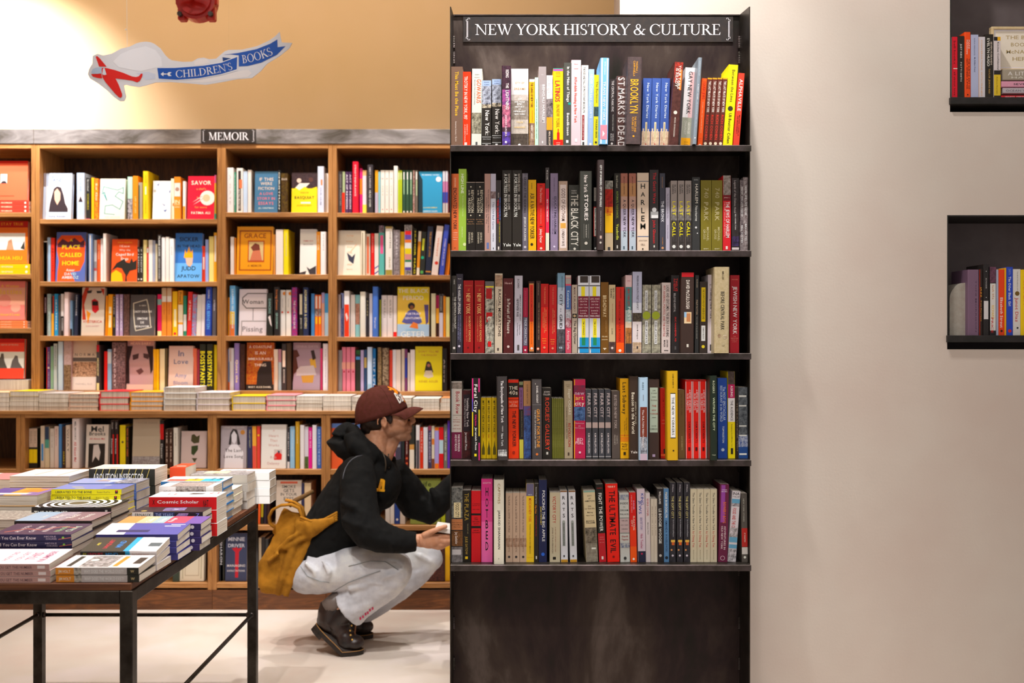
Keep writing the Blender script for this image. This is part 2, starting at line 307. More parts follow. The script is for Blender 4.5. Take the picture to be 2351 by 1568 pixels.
# books of the black steel bookcase, one line per title:  x0 x1 ytop lean copies step type|cover colour|printing on the spine (HOTBED's paler lower bands are painted light below the shelf shadow)|look
FRONT=[(331,'top','''
1031 1058 153 0 1 0 h|7d5a4a|tFFC21A 164 264 50 34 This Must Be the Place;tE0D0C0 276 322 42 16 American Society / ISLAA|=brown
1060.5 1080 165 1 1 0 p|ff3a00|tFFF0E8 175 270 42 42 TROTSKY IN NEW YORK, 1917;tFFD8C8 280 304 60 14 KENNETH D.;tFFD8C8 280 318 34 14 ACKERMAN;rFFE8E0 28 60 320 329|=orange-red
1082 1105 158 2 1 0 p|e8e4da|bB8B29A~4A4632 255 301;tE86A2C 181 234 70 48 GOWANUS;h777 171 6 JOSEPH;h777 177 6 ALEXIOU;t888888 182 238 28 12 BROOKLYN'S CURIOUS CANAL;r555 42 62 319 326|=cream
1106.5 1128 185 0 1 0 p|2c2522|bA9C4EA 185 197;bC4C8DA~4A4C58 197 238;bF0E3C4~2A2520 237 245;tFFF8F0 250 305 58 50 New York:;h335 189 5 RICHARD;h335 194 5 ALLEMAN;bDDDDDD 308 309;hDDD 313 4 THE ULTIMATE;bDDDDDD 322 323;rEEE 36 62 325 330.5|grey and black New York: spine, left one of two beside each other
1129.5 1151 182 0 1 0 p|2c2522|bA9C4EA 182 194;bC4C8DA~4A4C58 194 235;bF0E3C4~2A2520 234 242;tFFF8F0 247 302 58 50 New York:;h335 186 5 RICHARD;h335 191 5 ALLEMAN;bDDDDDD 305 306;hDDD 310 4 THE ULTIMATE;bDDDDDD 320 321;rEEE 36 62 323 330|grey and black New York: spine, right one of two beside each other
1152 1173 151 0 1 0 h|4e2c3c~2c1c28|bB04A90~4A2A70 205 262;bE07A9A~5A2A4A 240 290;b6A4AC0~3A2030 300 331;tFFF0F0 160 178 62 40 RIDING;tFFF0F0 190 202 62 36 THE;tFFF0F0 206 250 62 42 LIGHTNING;tFFE8F0 262 310 46 24 ANTHONY ALMOJERA;oFFE8F0 45 323 14|=purple
1173.5 1213 158 0 1 0 p|eee8e4|bD6CBC2~B9AB9F 215 235;bA6988A~7C6F62 228 272;bCFC4B8~AFA396 270 303;b5C5142~3C342A 301 331;hE9B27A 189 15 CITY OF;hE9B27A 202 20 DREAMS;hFFF 225 7 THE;hFFF 231 12 400-YEAR;hFFF 236 7 EPIC;hFFF 242 11 HISTORY;hFFF 247 4 OF;hFFF 252 16 IMMIGRANT;hFFF 258 14 NEW YORK;hE9C27A 276 12 TYLER;hE9C27A 287 20 ANBINDER;oFFF 48 326 8|=wide pale
1215 1227.5 182 0 1 0 p|ffb40a|bF4E4D8 182 188;t3A2A10 190 244 50 50 THE GANGS OF NEW YORK;tB07010 250 276 60 20 An Informal History;b6E5242~B09078 278 328;tFFF0E0 282 313 50 30 HERBERT ASBURY;b222222 328 331|=orange
1228 1236 178 0 1 0 p|c2ecd2|t4A7A5A 225 312 50 30 WHEN DID THE STATUE OF LIBERTY TURN GREEN?|=thin mint green
1236.5 1254 153 0 1 0 p|a69a9a|hE8E0E0 171 10 BALD;tF8F0F0 192 277 66 34 BENGALI HARLEM;tE0D8D8 193 276 34 14 and the Lost Histories of South Asian America;rF0E8E8 44 60 317 322|=dusty grey
1254.5 1269 173 0 1 0 p|e6dcdc~c8bcbc|b9A8C8C~3A2C2C 225 265;bFF9E1A 265 293;b3A3030 293 331;tF8F0F0 182 226 44 40 Higher;tFFE0C0 296 329 50 30 NEAL BASCOMB|=photo-printed
1270 1293 157 0 1 0 p|ffd000|b3A9A8A 157 159;bE84A8A 159 161;b9A5ACA 161 163;hC23A1A 166 6 BAVER;hC23A1A 169 6 FALCON;hC23A1A 174 9 HASLIP;tD8203A 184 231 44 54 LATINOS;tB88A10 236 287 48 36 IN NEW YORK;rE8140A 38 64 298 314;rE8140A 46 56 290 300;bE8140A 314 331;hFFE0C0 321 12 NOTRE;hFFE0C0 325 10 DAME|=bright yellow
1293.5 1311 144 1 1 0 p|4d4946|tFFF8F0 153 231 60 36 In the Midst of Things;r1A9A8A 60 96 232 237;tFFF8F0 255 305 60 36 Benediktsson;rFFF8F0 34 66 315 321|=dark grey
1311 1333 138 1 1 0 p|e6c9cd|hE8502A 147 11 Bloom;hE8502A 152 4 &;hE8502A 157 12 Lasner;tE8502A 175 277 46 30 Affordable Housing in New York;rFFF 40 64 312 319|=pale pink
1333.5 1349 150 2 1 0 p|f0eee6|t2A2A2A 154 255 40 34 THE RISE AND FALL OF PROTESTANT BROOKLYN;r8A1428 12 48 260 315;tF0D0C0 262 313 30 16 AN AMERICAN STORY;r333 20 50 319 327|=white
1349 1361.5 159 3 1 0 p|a9c6f4|tF4F8FF 170 267 52 50 NEVER CAN SAY GOODBYE;tE8F0FF 272 315 50 22 EDITED BY SARI BOTTON;oFFFFFF 50 324 24|=pale blue
1362 1374 172 2 1 0 p|f6e51c|t8A7A10 186 234 60 44 The Barbizon;b4A6A6A~2A3A3A 242 263;t3A3A10 270 310 56 36 PAULINA BREN;o333 50 320 22|=yellow
1375.5 1396 133 3 1 0 H|7cbbea|rF0F4F8 0 22 134 330;rE8DCE0 80 100 134 330;tF0F8FF 142 172 54 18 PETER BUSSIAN;tFFFFFF 187 278 50 34 TRANS NEW YORK;bE98C9E 287 320;pFFFFFF 34,300 64,307 34,314|=sky blue and pink
1397 1414 182 2 1 0 p|2b2320|tD8D0C8 185 253 48 34 THE CENTRAL PARK FIVE;tC8C0B8 259 295 56 14 THE UNTOLD STORY BEHIND;tD8D0C8 301 317 60 20 SARAH;tD8D0C8 301 317 32 20 BURNS;oD8D0C8 44 323 16|=black
1415 1437 175 1 1 0 p|6e4c42~4a302a|tFFF4EC 177 331 50 76 ST.MARKS IS DEAD|=brown
1437 1471 131 4 1 0 H|5c4c4b~4a3c3c|tF0A82A 141 168 66 15 THOMAS J.;tF0A82A 140 176 46 15 CAMPANELLA;tFFB428 182 261 50 66 BROOKLYN;tF0A82A 267 304 62 15 THE ONCE AND;tF0A82A 269 302 42 15 FUTURE CITY;oE8A02A 50 313 8|=tall grey-brown
1472 1492 180 5 3 20.9 p|3d5da9|tDCE4F4 190 268 60 30 New York Diaries;bE9CDB2~C09A78 296 331;rE9CDB2 10 26 290 298;rE9CDB2 70 84 291 298;rF2DEB4 38 62 276 317;r8A7040 48 53 279 314;oC03030 50 324 7|=blue
1535.5 1557 143 13 1 0 h|5e352b~432219|bC23A24~5A2018 143 190;rF08030 70 96 160 206;tFFF4E8 150 204 66 32 YOUR TABLE;tFFF4E8 157 200 34 32 IS READY;oE8DCD0 46 257 22;tE8DCD0 268 312 48 18 MICHAEL CECCHI-AZZOLINA|=dark red-brown
1562 1587 156 12 1 0 p|f2eaea|rE0B8B4 50 100 165 266;t1C1C1C 164 259 52 40 GAY NEW YORK;bA7A395 266 311;tDAD6CA 276 302 66 22 GEORGE;tDAD6CA 273 304 34 22 CHAUNCEY;bFBAB04 311 331;h9A6A10 320 12 BASIC;h9A6A10 325 12 BOOKS|=white, grey and orange
1590.5 1599.5 132 13 1 0 H|8b96a6|tD8E0E8 140 174 50 30 CHRISTIN BALEZ;tF0F4F8 193 229 46 42 ROBERT MOSES;tE0E8F0 234 293 50 24 THE MASTER BUILDER OF NEW YORK CITY;oFFFFFF 46 317 26|=tall thin blue-grey
1601 1612.5 180 11 1 0 p|ff5c12|tD8180A 186 226 54 66 TOUGH JEWS;tFFD0A0 232 300 50 18 FATHERS, SONS, AND GANGSTER DREAMS;hD8180A 312 14 RICH;hD8180A 317 16 COHEN;oFFE0C8 46 327 30|=orange
1613.5 1624.5 179 11 4 11.6 p|6b2d22|bF0A820 179 182;tFFF4E4 186 255 56 56 THE LAST PIRATE OF NEW YORK;tF2402C 260 315 50 52 RICH COHEN;oF0E0C0 48 323 34|=maroon
1659.5 1681 149 14 1 0 p|ffee06|t2C2A14 160 232 56 34 Between the Lines;o3C3A28 50 246 28;t2C2A14 256 323 54 34 Uli Beutter Cohen|=bright yellow
1683 1697 168 13 1 0 p|e9422e|tFFF8F0 181 252 52 60 ALPHAVILLE;t5A1010 260 306 70 20 MICHAEL CODELLA;t5A1010 262 302 40 20 AND BRUCE BENNETT|=red
'''),(574,'second','''
1034 1051 399 0 1 0 p|da6a30|tF0C8A0 408 429 50 22 KEVIN DANN;t2A1610 431 525 50 52 ENCHANTED NEW YORK;hF8E0D0 532 10 A JOURNEY;hF8E0D0 537 12 BROADWAY;hF8E0D0 542 13 MANHATTAN;hF8E0D0 547 12 MAGICAL;h3A1A10 566 8 NY|=orange
1052 1070 388 1 1 0 p|9bbb3e|tF4F8DC 399 444 50 38 HIGH LINE;tE4F0B0 448 495 58 12 The Inside Story of New York City's Park;tE4F0B0 518 542 50 14 Joshua David;oD8E8A0 82 558 22|=lime green
1070.5 1091 418 0 2 20.8 p|1f1815|bB0A090 418 419.5;tDCCCB4 436 487 70 34 REVOLUTION;tDCCCB4 454 487 34 30 HUDSON;tDCCCB4 436 448 34 20 on the;oDCCCB4 52 429 8;oDCCCB4 50 493 8;hB8865A 502 10 New York City;hB8865A 507 10 and the;hB8865A 512 10 American War;tD0C0A8 531 555 66 22 GEORGE C.;tD0C0A8 531 556 34 22 DAUGHAN|=black
1112.5 1126 399 0 1 0 p|bb9186|t5A4A4A 434 532 68 22 The American Museum of Natural History;t5A4A4A 452 512 36 22 and How It Got That Way;r6A7AB0 34 76 554 568|=dusty pink
1126.5 1138.5 399 0 1 0 p|c9c3d2|b6A4A4A~B0A0A0 439 455;bDCDCE8 455 574;t5A6080 462 525 52 40 The Old Ball Game;t6A6A7A 533 552 50 24 FRANK DEFORD;r222 44 58 565 569|=pale lilac
1139 1151 414 0 1 0 p|3c3836|tD8D0C8 442 454 46 22 DELANY;tE82030 457 512 34 40 TIMES SQUARE RED;t4A6AB8 452 503 76 34 TIMES SQUARE BLUE;tD8C820 507 554 66 18 20TH ANNIVERSARY EDITION;rF0E8E0 34 60 563 570|=charcoal
1153 1175 391 0 2 23 p|2b2522|tD8CCC4 399 439 72 20 NATHANIEL DEUTSCH;tF4F0EC 399 496 36 38 A FORTRESS IN BROOKLYN;tE8E0DC 446 480 72 20 MICHAEL CASPER;hF4F0EC 559 26 Yale|=dark brown
1199 1212 398 0 1 0 p|6e6872|b8A8494~5A5460 398 410;t2A2628 406 488 50 46 SAVED AT THE SEAWALL;tF4F0F0 496 550 50 34 JESSICA DULONG;oC8C4CC 50 564 24|=slate grey
1213 1231 413 0 1 0 p|f1b604|t4A3A08 420 434 44 16 DORKIN;t1E1A10 443 546 50 58 ASK A NATIVE NEW YORKER;o2A2210 44 558 18|=amber yellow
1233 1251.5 421 0 1 0 p|e02214|r1A0A0A 30 66 426 427;tF0B8A8 431 464 50 30 The Districts;r1A0A0A 30 66 467 468;tE89080 478 512 50 16 Stories of American Justice;r1A0A0A 30 66 517 518;tFFF0E8 523 555 50 34 Johnny Dwyer;oF0C0B0 50 567 16|=bright red
1252.5 1261 385 0 1 0 p|4a4644|bEA2450 432 532;bEEE6CC 532 574;tF4ECE8 390 414 46 34 Sack;tFFF0F0 456 508 50 46 NEW YORK THE BIG CITY|=thin red and cream
1263.5 1281 398 0 1 0 p|9080a0|t4A4058 408 440 52 14 Erickson and Morrell, Eds.;t2E2640 450 535 66 34 EDUCATING HARLEM;t5A5070 452 535 34 12 A Century of Schooling;oD8D0E8 52 563 14|=mauve
1283 1303 416 0 1 0 p|d0b2a0~c4a48e|rF0E0D8 14 86 424 566;t6A4A3C 432 506 52 48 GODS OF GOTHAM;rE8A84A 18 82 510 522;t4A3A34 525 562 50 34 LYNDSAY FAYE|=cream tartan
1306 1330 425 0 1 0 p|4c4a46~3a3834|hE8E0D8 438 16 HUBERT;hE8E0D8 443 15 FICHTE;tECE4DC 446 562 56 76 THE BLACK CITY;oECE4DC 56 568 12|=dark grey
1331 1359 393 0 1 0 h|3b3735|tD8D0C8 402 442 50 34 New York;tF0E8E0 446 506 54 34 STORIES;rC8C0B8 33 34 513 546;rC8C0B8 74 75 513 546;tC8C0B8 515 544 54 12 FROM THE ARCHIVES OF;oC8C0B8 52 557 14|=charcoal
1362.5 1370.5 430 0 1 0 p|1c1614|rD8CCC0 10 80 431 461;t3A3030 434 460 46 30 ANTHONY FLINT;rE8281C 0 100 474 540;rE8E4DC 20 100 476 539;t1C1414 478 538 56 50 WRESTLING WITH MOSES;oE8E4E0 60 567 34|=thin black and white
1371 1386.5 367 1 1 0 H|3c3531|tF4F0EC 379 475 50 40 CITY OF WORKERS, CITY OF STRUGGLE;tB8B0A8 484 530 54 18 Edited by Joshua B. Freeman;rC8A8A0 34 74 541 548;oC8C0B8 50 557 22|=tall dark brown
1389 1407.5 415 0 1 0 p|cdb894|bCAC4B6~3A2C24 415 440;bDC2410~A01408 434 476;bF08A10 474 490;bFFC20A 488 532;tA01010 450 476 46 20 JOE FLOOD;tD01810 483 494 64 30 THE;tD01810 478 494 32 30 FIRES;r333 34 66 564 572|=flame-patterned
1410 1424.5 398 0 1 0 p|2c2522|tC8C0A8 403 431 46 30 David Freeland;tA0B04A 438 500 50 34 AUTOMATS, TAXI DANCES,;tD8E04A 512 548 54 44 Vaudeville;rE0D8D0 40 60 560 567|=black with green lettering
1425 1441 398 0 2 19.2 p|b36d5a|bC08A5E 420 452;bC9A08E 450 480;bBDB0C8 478 530;bB4C4CE 528 574;t4A2A20 405 446 50 16 JEN JACK GIESEKING;t2A2030 457 543 56 42 A QUEER NEW YORK;r4A5A6A 36 58 562 569|=sunset-coloured
1463 1489.5 397 0 1 0 p|e4cdb6|b3A4A6A 415.5 416.8;b3A5A8A 539.5 541;h1C1814 427 44 H;h1C1814 445.5 44 A;h1C1814 463.5 42 R;h1C1814 481.5 36 L;h1C1814 499.5 36 E;h1C1814 517 52 M;h6A5040 549 22 JONATHAN;h6A5040 558 12 GILL;o3A2A20 48 568 7|=wide cream
1491.5 1512 390 0 1 0 p|3b3431|tD0202A 396 466 56 38 The Gotti Wars;rA8A8A8 10 100 484 499;oDDDDDD 52 480 26;rF0F0F0 20 96 492 499;tD8242E 503 556 52 30 John Gleeson;rE0D8D0 44 58 560 565|=black
1514.5 1527 398 0 1 0 p|464250|tB08050 406 431 50 20 GONZALEZ;tF4F4F8 460 508 54 56 THE BRONX;tC08040 542 559 54 20 COLUMBIA;oD09060 54 566 24|=blue-black
1528.5 1538 431 0 1 0 p|b8b2c0|t5A5468 444 500 50 28 The Odd Woman and the City;t6A6478 514 546 50 26 Vivian Gornick|=thin lilac grey
1540 1554.5 415 0 3 16.5 p|a39894|b4A4442~2A2622 500 574;b8A8480~4A4644 485 504;t3A3432 424 443 70 28 ELON;t3A3432 423 445 34 28 GREEN;tFFEE10 461 494 52 56 LAST;tFFEE10 507 541 52 58 CALL;oE8E4E0 50 563 28|=grey and black
1589 1607 407 0 1 0 p|3b3739|hC8C8C8 413 14 Griffin;tECE8DC 422 466 58 38 HARLEM;tDCD8D4 471 506 56 36 Nocturne;oD8D8D8 50 520 14;oD8D8D8 68 533 8|=charcoal
1609 1633.5 414 0 2 25.2 p|7e7522|tB8AC78 431 455 52 44 740;tC8BE8A 463 506 50 44 PARK;tCCC28C 519 551 66 22 MICHAEL;tCCC28C 524 547 34 22 GROSS;hF0E8C0 568 14 BDWY|=olive green
1660 1678 403 0 1 0 p|e0222b|bB3A69C~6A5A50 403 447;b7A1018 447 460;hF0C0B8 453 14 JEFFREY S.;tFFF4F0 462 543 60 50 THE JEWS OF HARLEM;tF8B0A8 462 542 20 14 THE RISE, DECLINE, AND REVIVAL;rF8E8E0 34 60 562 569|=red with an arched photo
1680 1697 409 0 1 0 p|3b3132~2a2122|tB8A8A8 414 488 46 30 Legends of the Chelsea Hotel;tE0D8D8 490 525 50 18 ED HAMILTON;b4A3A6A~1A1418 540 562;bD8D0D0 565 570|=dark
1699 1707.5 414 0 1 0 p|4c4142~9a8a8c|tF4F0F0 429 496 56 46 HOW WE LIVE NOW;tF4F0F0 515 555 56 44 BILL HAYES|narrower dark photo-printed spine titled HOW WE LIVE NOW, left of its twin
1711 1722 407 0 1 0 p|5a4c4c~b0a2a4|tF4F0F0 426 493 56 44 HOW WE LIVE NOW;tF4F0F0 512 550 56 42 BILL HAYES|photo-printed spine titled HOW WE LIVE NOW at the right end
'''),(809.5,'third','''
1032 1045 633 0 1 0 p|3d3735|tC8C0B8 642 653 50 24 HEISE;tECE4DC 681 754 66 38 THE GENTRIFICATION PLOT;tC0B8B0 672 762 26 16 NEW YORK AND THE POSTINDUSTRIAL CRIME NOVEL;oD8D0C8 46 798 24|=charcoal
1046.5 1062 629 1 1 0 p|3a3540|hE0DCDC 640 16 Hayes;tF0ECEC 652 721 48 46 THE HARLEM UPRISING;t9A96C0 723 784 64 18 SEGREGATION AND INEQUALITY;t9A96C0 724 780 34 16 IN POSTWAR NEW YORK CITY;oD8D0E0 50 794 18|=blue-black
1064 1087 644 0 2 25.2 p|a51716|hC87040 656 18 HELMREICH;tD87A3A 662 669 52 20 THE;tF4C07A 673 721 48 44 NEW YORK;tF0B870 725 784 62 22 NOBODY KNOWS;tD88050 725 784 32 14 WALKING 6000 MILES IN THE CITY;o6A0C0C 46 797 9|=deep red
1114 1134 646 0 1 0 p|cfc6b6~4a4640|b6A6464 646 657;bF0D820 657 660;rB01818 8 78 662 686;rC81C18 10 84 717 726;rC81C18 12 30 726 739;oE8E0D4 46 731 26;oC8A090 46 733 18;rD81C18 30 70 783 795|comic-strip patterned spine with red patches
1135.5 1153 628 1 1 0 p|dac7b0|bC0A080~8A6A50 632 658;t4A3A30 664 772 64 42 RACIAL MIGRATIONS;t7A6A58 688 747 22 18 HOFFNUNG-GARSKOF;r4A3A30 34 56 798 804|=tan
1155.5 1178.5 639 0 1 0 p|5c2022|hE0B8B0 650 22 Hood;tE8D8D0 686 765 54 36 In Pursuit of Pleasure;t9A6A64 674 772 20 8 A HISTORY OF BROOKLYN;oE0C8C0 50 795 13|=maroon
1180.5 1199 633 1 1 0 p|cac5cd|t2A2628 640 662 48 28 JACCARINO;t4A4448 676 736 74 18 AMERICA'S LAST GREAT;t1A1A1A 686 727 40 34 NEWSPAPER WAR;t3A3638 744 768 68 14 The Death of Print;t3A3638 741 770 40 14 in a Two-Tabloid Town;r5A5458 36 64 791 803|=pale grey
1200.5 1211.5 661 1 1 0 p|a81a3c|b5C5A6C 728 793;tC85A70 668 724 50 20 JOYCE JOHNSON;tC8C4D0 730 791 54 60 MINOR CHARACTERS;oF0E0E0 50 803 22|=crimson and slate
1213.5 1227 646 0 1 0 p|3c2117|rD88A50 10 90 651 806;rE0301A 18 82 654 740;rFF6C0A 18 82 738 803;t7A1408 656 745 50 14 NONSTOP METROPOLIS;t8A3000 746 790 50 16 Fortune and the Family;oF0E8D8 54 799 22|dark-framed orange spine
1230 1240.5 645 1 1 0 p|3d2620|tA08070 650 678 50 26 JUSTIN KAPLAN;tB08A70 694 780 64 28 WHEN THE ASTORS OWNED NEW YORK;oF07040 50 800 34;oF8F0E8 50 800 18|=thin brown
1241 1258.5 652 1 1 0 p|e42314|bC01812 653 705;tE87A50 658 698 52 24 THE SNAKEHEAD;tF0A060 710 760 70 14 AN EPIC TALE OF THE;tF0A060 706 764 50 14 CHINATOWN UNDERWORLD AND;tF0A060 716 752 30 14 THE AMERICAN DREAM;hF8C040 777 16 Patrick;hF8C040 782 16 Radden;hF8C040 787 12 Keefe;oE89070 50 797 16|=red
1260 1277.5 654 1 1 0 p|c91b1a|tD06A50 659 700 52 24 THE SNAKEHEAD;tE89060 712 762 70 14 AN EPIC TALE OF THE;tE89060 708 766 50 14 CHINATOWN UNDERWORLD AND;hF0B840 779 16 Patrick;hF0B840 784 16 Radden;hF0B840 789 12 Keefe;oE08060 50 799 16|=darker red
1279 1296 627 1 1 0 p|7d9fb4|bB8C4D2 660 700;bDADCE4 698 760;b6A6468~2C282A 755 809;t4A6070 634 668 64 18 GERARD KOEPPEL;t1E1C20 675 703 50 44 CITY;t5A5A64 707 716 50 24 on a;t1E1C20 721 754 50 44 GRID;hC8E0F0 797 14 66|=pale blue and grey
1298 1311.5 632 0 1 0 p|dc5068|bC8B8AC 632 638;bA89C98 639 652;b4A6CA8 656 710;bD8D8E0~8A8A98 710 732;b9A3048~D8C0C8 730 752;tD8E4F4 667 706 50 46 Kostelanetz;tFBD8D8 758 802 52 46 Artists' SoHo|blue, white and pink banded spine titled Artists' SoHo
1313 1325.5 654 0 1 0 p|bca999|t5A3A34 660 716 50 40 MARK KURLANSKY;r1E1814 6 94 720 730;oC8A880 50 725 26;t2A2422 735 790 60 48 The Big Oyster|=beige
1327 1352 633 0 2 26 p|e2dee6|r3C302A 18 94 634 649;b3A322E 655 657;rF2E020 30 64 658 680;b7C1C30 680 730;hE8C0C0 686 26 LIFE AND;hE8C0C0 692 20 DEATH;hE8C0C0 699 20 ON THE;hE8C0C0 706 26 NEW YORK;hE8C0C0 713 20 DANCE;hE8C0C0 719 18 FLOOR,;hF8E0E0 725 28 1980-1983;rF2E020 34 68 731 775;t5A5010 737 769 51 16 TIM LAWRENCE;r1E96D8 14 100 774 809;r1E8A5A 34 68 774 792;b2A2A30 796 799|white spine with yellow, maroon and blue blocks
1379.5 1397 648 0 1 0 p|7d5212|tF0D8A8 678 728 50 52 BROADWAY;tC8A060 734 762 68 10 A HISTORY OF NEW YORK;hF0D8A8 772 22 FRAN;hF0D8A8 779 24 LEADON;rF0E0C0 30 72 798 800;oF0E0C0 50 801 9|=brown
1398 1413 654 0 1 0 p|ccb48a|t3A2C20 661 687 72 30 NEW YORK;t3A2C20 663 684 34 30 BURNING;tA04030 697 740 58 14 Liberty, Slavery, and Conspiracy;t7A6A4A 753 767 50 24 JILL LEPORE;b6A4A44~3A2824 784 809;oD8C8C0 50 798 20|=tan
1414.5 1433 659 0 1 0 p|cc2812|bE63A0C 745 790;bFF5E0A 786 809;t8A1408 690 784 44 26 WHEN HARLEM WAS IN VOGUE;t8A2010 663 685 56 20 DAVID LEVERING LEWIS;oFFF0E0 48 804 18|=red to orange
1435 1450 632 1 1 0 p|e2bcbc|b4F7F7F 659 715;b8CB0A8~C8D0C0 712 740;bE8D0B0 738 752;bC88040~6A4020 752 790;b35303A 788 809;hC02838 645 14 LEWIS;tC01C20 663 702 50 36 NEW YORK CITY;tE8F0EC 704 743 60 44 FIRSTS|=teal, tan and pink
1451.5 1473 624 1 1 0 p|bbbfd6|bE8E8F0 695 718;b6A5A4A~2C2018 718 738;bE8DCDC 738 809;bD8BCA0~A88C70 785 809;t4A4450 633 711 54 22 PRESERVING SOUTH STREET SEAPORT;t5A504A 744 778 56 16 James M. Lindgren;r3A3030 46 62 794 800|=tall lavender and white
1474.5 1494.5 654 1 2 21.6 p|b9af9a~6f685a|rE2DEE0 28 60 667 713;rE2DEE0 30 62 736 789;t4A4640 671 710 44 20 WATERFRONT;t4A4640 739 787 46 20 PHILLIP LOPATE;oA3AF2E 46 724 48|=grey photo-printed
1518.5 1539 649 1 1 0 p|dac8c4|t2A2220 655 773 68 34 LADIES AND GENTLEMEN, THE BRONX IS BURNING;tB02828 656 772 28 24 1977, BASEBALL, POLITICS, AND THE BATTLE;t2A2220 779 796 66 22 JONATHAN;t2A2220 780 796 34 22 MAHLER;r3A3030 28 78 803 804.5|=cream with red and black lettering
1541 1560 632 0 1 0 p|2c2626|tE83030 639 669 66 28 TWELVE;tE83030 640 668 38 22 PATIENTS;tC8C4C4 673 716 42 26 BELLEVUE HOSPITAL;tE83030 727 784 52 20 ERIC MANHEIMER, MD;r5A5454 40 60 794 802|=black
1563 1593 626 1 1 0 h|3c2e26|bC4121E 626 636;tF0E4D8 643 709 52 30 DAVID McCULLOUGH;rE8C8A0 22 82 716 742;rC08050 42 74 719 738;r9ABADA 22 42 716 728;rE0D8D0 44 60 789 796|=wide brown
1595 1604 632 1 1 0 p|3b3a3a|tE0C8A8 641 661 50 30 McGRUDER;tE0C0A0 688 722 50 44 PHILIP PAYTON;tC8C0B8 726 777 50 24 THE FATHER OF BLACK HARLEM|=thin dark grey
1605.5 1623 647 1 1 0 p|3c312a|rF2D00E 22 78 660 738;t3A3010 664 733 52 30 THE DOWNTOWN POP UNDERGROUND;rE8E4E4 24 78 747 782;t3A3838 751 778 52 18 KEMBREW McLEOD;oF2D82A 50 795 22|=dark brown
1624.5 1639 631 1 1 0 p|dccfd3|h5A5054 654 12 Miller;t3A3438 661 732 56 44 Walking New York;tC03040 737 777 66 14 Reflections of American Writers;r4A4448 34 66 790 804|=pale pinkish
1640 1674.5 613 1 1 0 H|cbb891~b8a379|t3C3024 623 643 56 14 MILLER;t2E2A26 669 757 54 30 BEFORE CENTRAL PARK;oB8A080~8A7050 30 770 14;oA89070~E8DCC0 74 772 16;o9A8A6A~C8B890 60 789 14|=wide map-patterned
1675.5 1697 632 1 1 0 p|b31824|hE87A68 642 20 MOORE;tFFF0F0 657 767 54 46 JEWISH NEW YORK;hE88878 772 8 THE;hE88878 776 16 REMARKABLE;hE88878 780 14 STORY OF;hE88878 784 10 A CITY|=crimson
'''),(1055,'fourth','''
1034.5 1058.5 876 0 1 0 p|e3d7c8|rE8E8E0 0 12 877 1054;b7A6E64~B0A090 878 893;tB02838 899 952 60 40 Book Row;r8A8070 12 100 954 955;hC05A50 960 4 AN;hA84A40 965 12 ANECDOTAL;hA84A40 970 10 PICTORIAL;hA84A40 978 12 HISTORY;hA84A40 986 14 BOOK TRADE;b7C1844 994 1055;tF4E0E0 999 1039 72 24 MARVIN MONDLIN;tF4E0E0 999 1038 42 22 AND ROY MEADOR|=cream and maroon
1061 1081 896 0 1 0 p|5e2222~2c1414|r2A2224 12 96 906 992;tF0E4E4 914 982 66 30 Vanishing New York;tE0D0D0 916 981 34 18 How a Great City Lost Its Soul;tF0E4E4 994 1036 46 28 Jeremiah Moss|=dark red
1081.5 1103.5 869 0 1 0 H|1f1b19|rE62C84 0 16 869 922;rE62C84 84 100 869 900;rF2D81E 0 14 945 1000;r6A5AC8 0 12 915 945;rE62C84 86 100 1015 1055;rF2D81E 86 100 940 1000;tFFFCF8 882 947 50 46 Feral City;tE62C84 951 977 50 26 On Finding Liberation;tFFFCF8 980 1032 52 26 Jeremiah Moss;rF2E020 30 60 1040 1046|=black and pink
1104 1116 913 0 3 12.6 p|f2ca04|t3A320A 920 995 46 42 MY FIRST NEW YORK;tD86A10 999 1007 50 30 Early Adventures;p6A5A10 20,1046 20,1032 38,1024 50,1012 62,1024 78,1032 78,1046|=yellow
1141.5 1166 865 -2 1 0 H|3d3939|tFCF8F8 874 970 54 32 The Encyclopedia of New York;tE0DCDC 977 990 54 14 BY THE EDITORS OF;tE8E4E4 994 1023 50 26 New York;bE8E4E4~3A3636 1031 1046|=charcoal
1167.5 1191.5 872 -1 1 0 p|fd3c0a|bF02C10 872 879;b241E1A 879 913;hF0E0C8 891 30 THE;hF0E0C8 902 32 40s;b3A1410 918 919;hFFD0B0 924 28 THE STORY;hFFD0B0 929 12 OF A;hFFD0B0 933 22 DECADE;b3A1410 937 938;t3A0E06 944 1028 56 38 THE NEW YORKER;oB02808 50 1041 14|red and black spine marked THE 40s
1192.5 1202 877 -1 1 0 p|2a2422|b8A9068 877 884;b8A5A8C 890 941;t3A2038 896 937 50 36 BEFORE THE FIRES;tC8B890 945 1005 66 18 An Oral History of African American Life;bD8D04A 1011 1055|thin banded spine titled BEFORE THE FIRES
1202.5 1219.5 875 -1 1 0 p|c48e5e|t6A4A40 883 928 54 24 ESTHER NEWTON;b5A5AA0~8A4A6A 933 962;b4A70B8~303A60 955 1055|tan and blue spine with pink patches
1221.5 1244.5 871 -1 1 0 h|4b4746|rE8DCD0 34 38 880 883;tE8E0D8 886 926 56 22 DANIEL OKRENT;b7A7674 929 930;tE8963A 939 1028 66 36 GREAT FORTUNE;tD0C8C0 941 1030 32 14 THE EPIC OF ROCKEFELLER CENTER;oE07A3A 50 1043 14|=dark grey
1245.5 1267 891 -1 1 0 p|2f2523|hE8DCD4 900 20 JOHN;hE8DCD4 906 24 OLLER;tF04A2C 913 1037 54 48 ROGUES' GALLERY;rE0D8D0 40 62 1040 1046|=black with red lettering
1268 1272.3 915 -1 6 4.5 p|6d7124|t9A9A50 925 1030 50 40 THE COMPLETE GUIDE TO NEW YORK|thin olive green spine
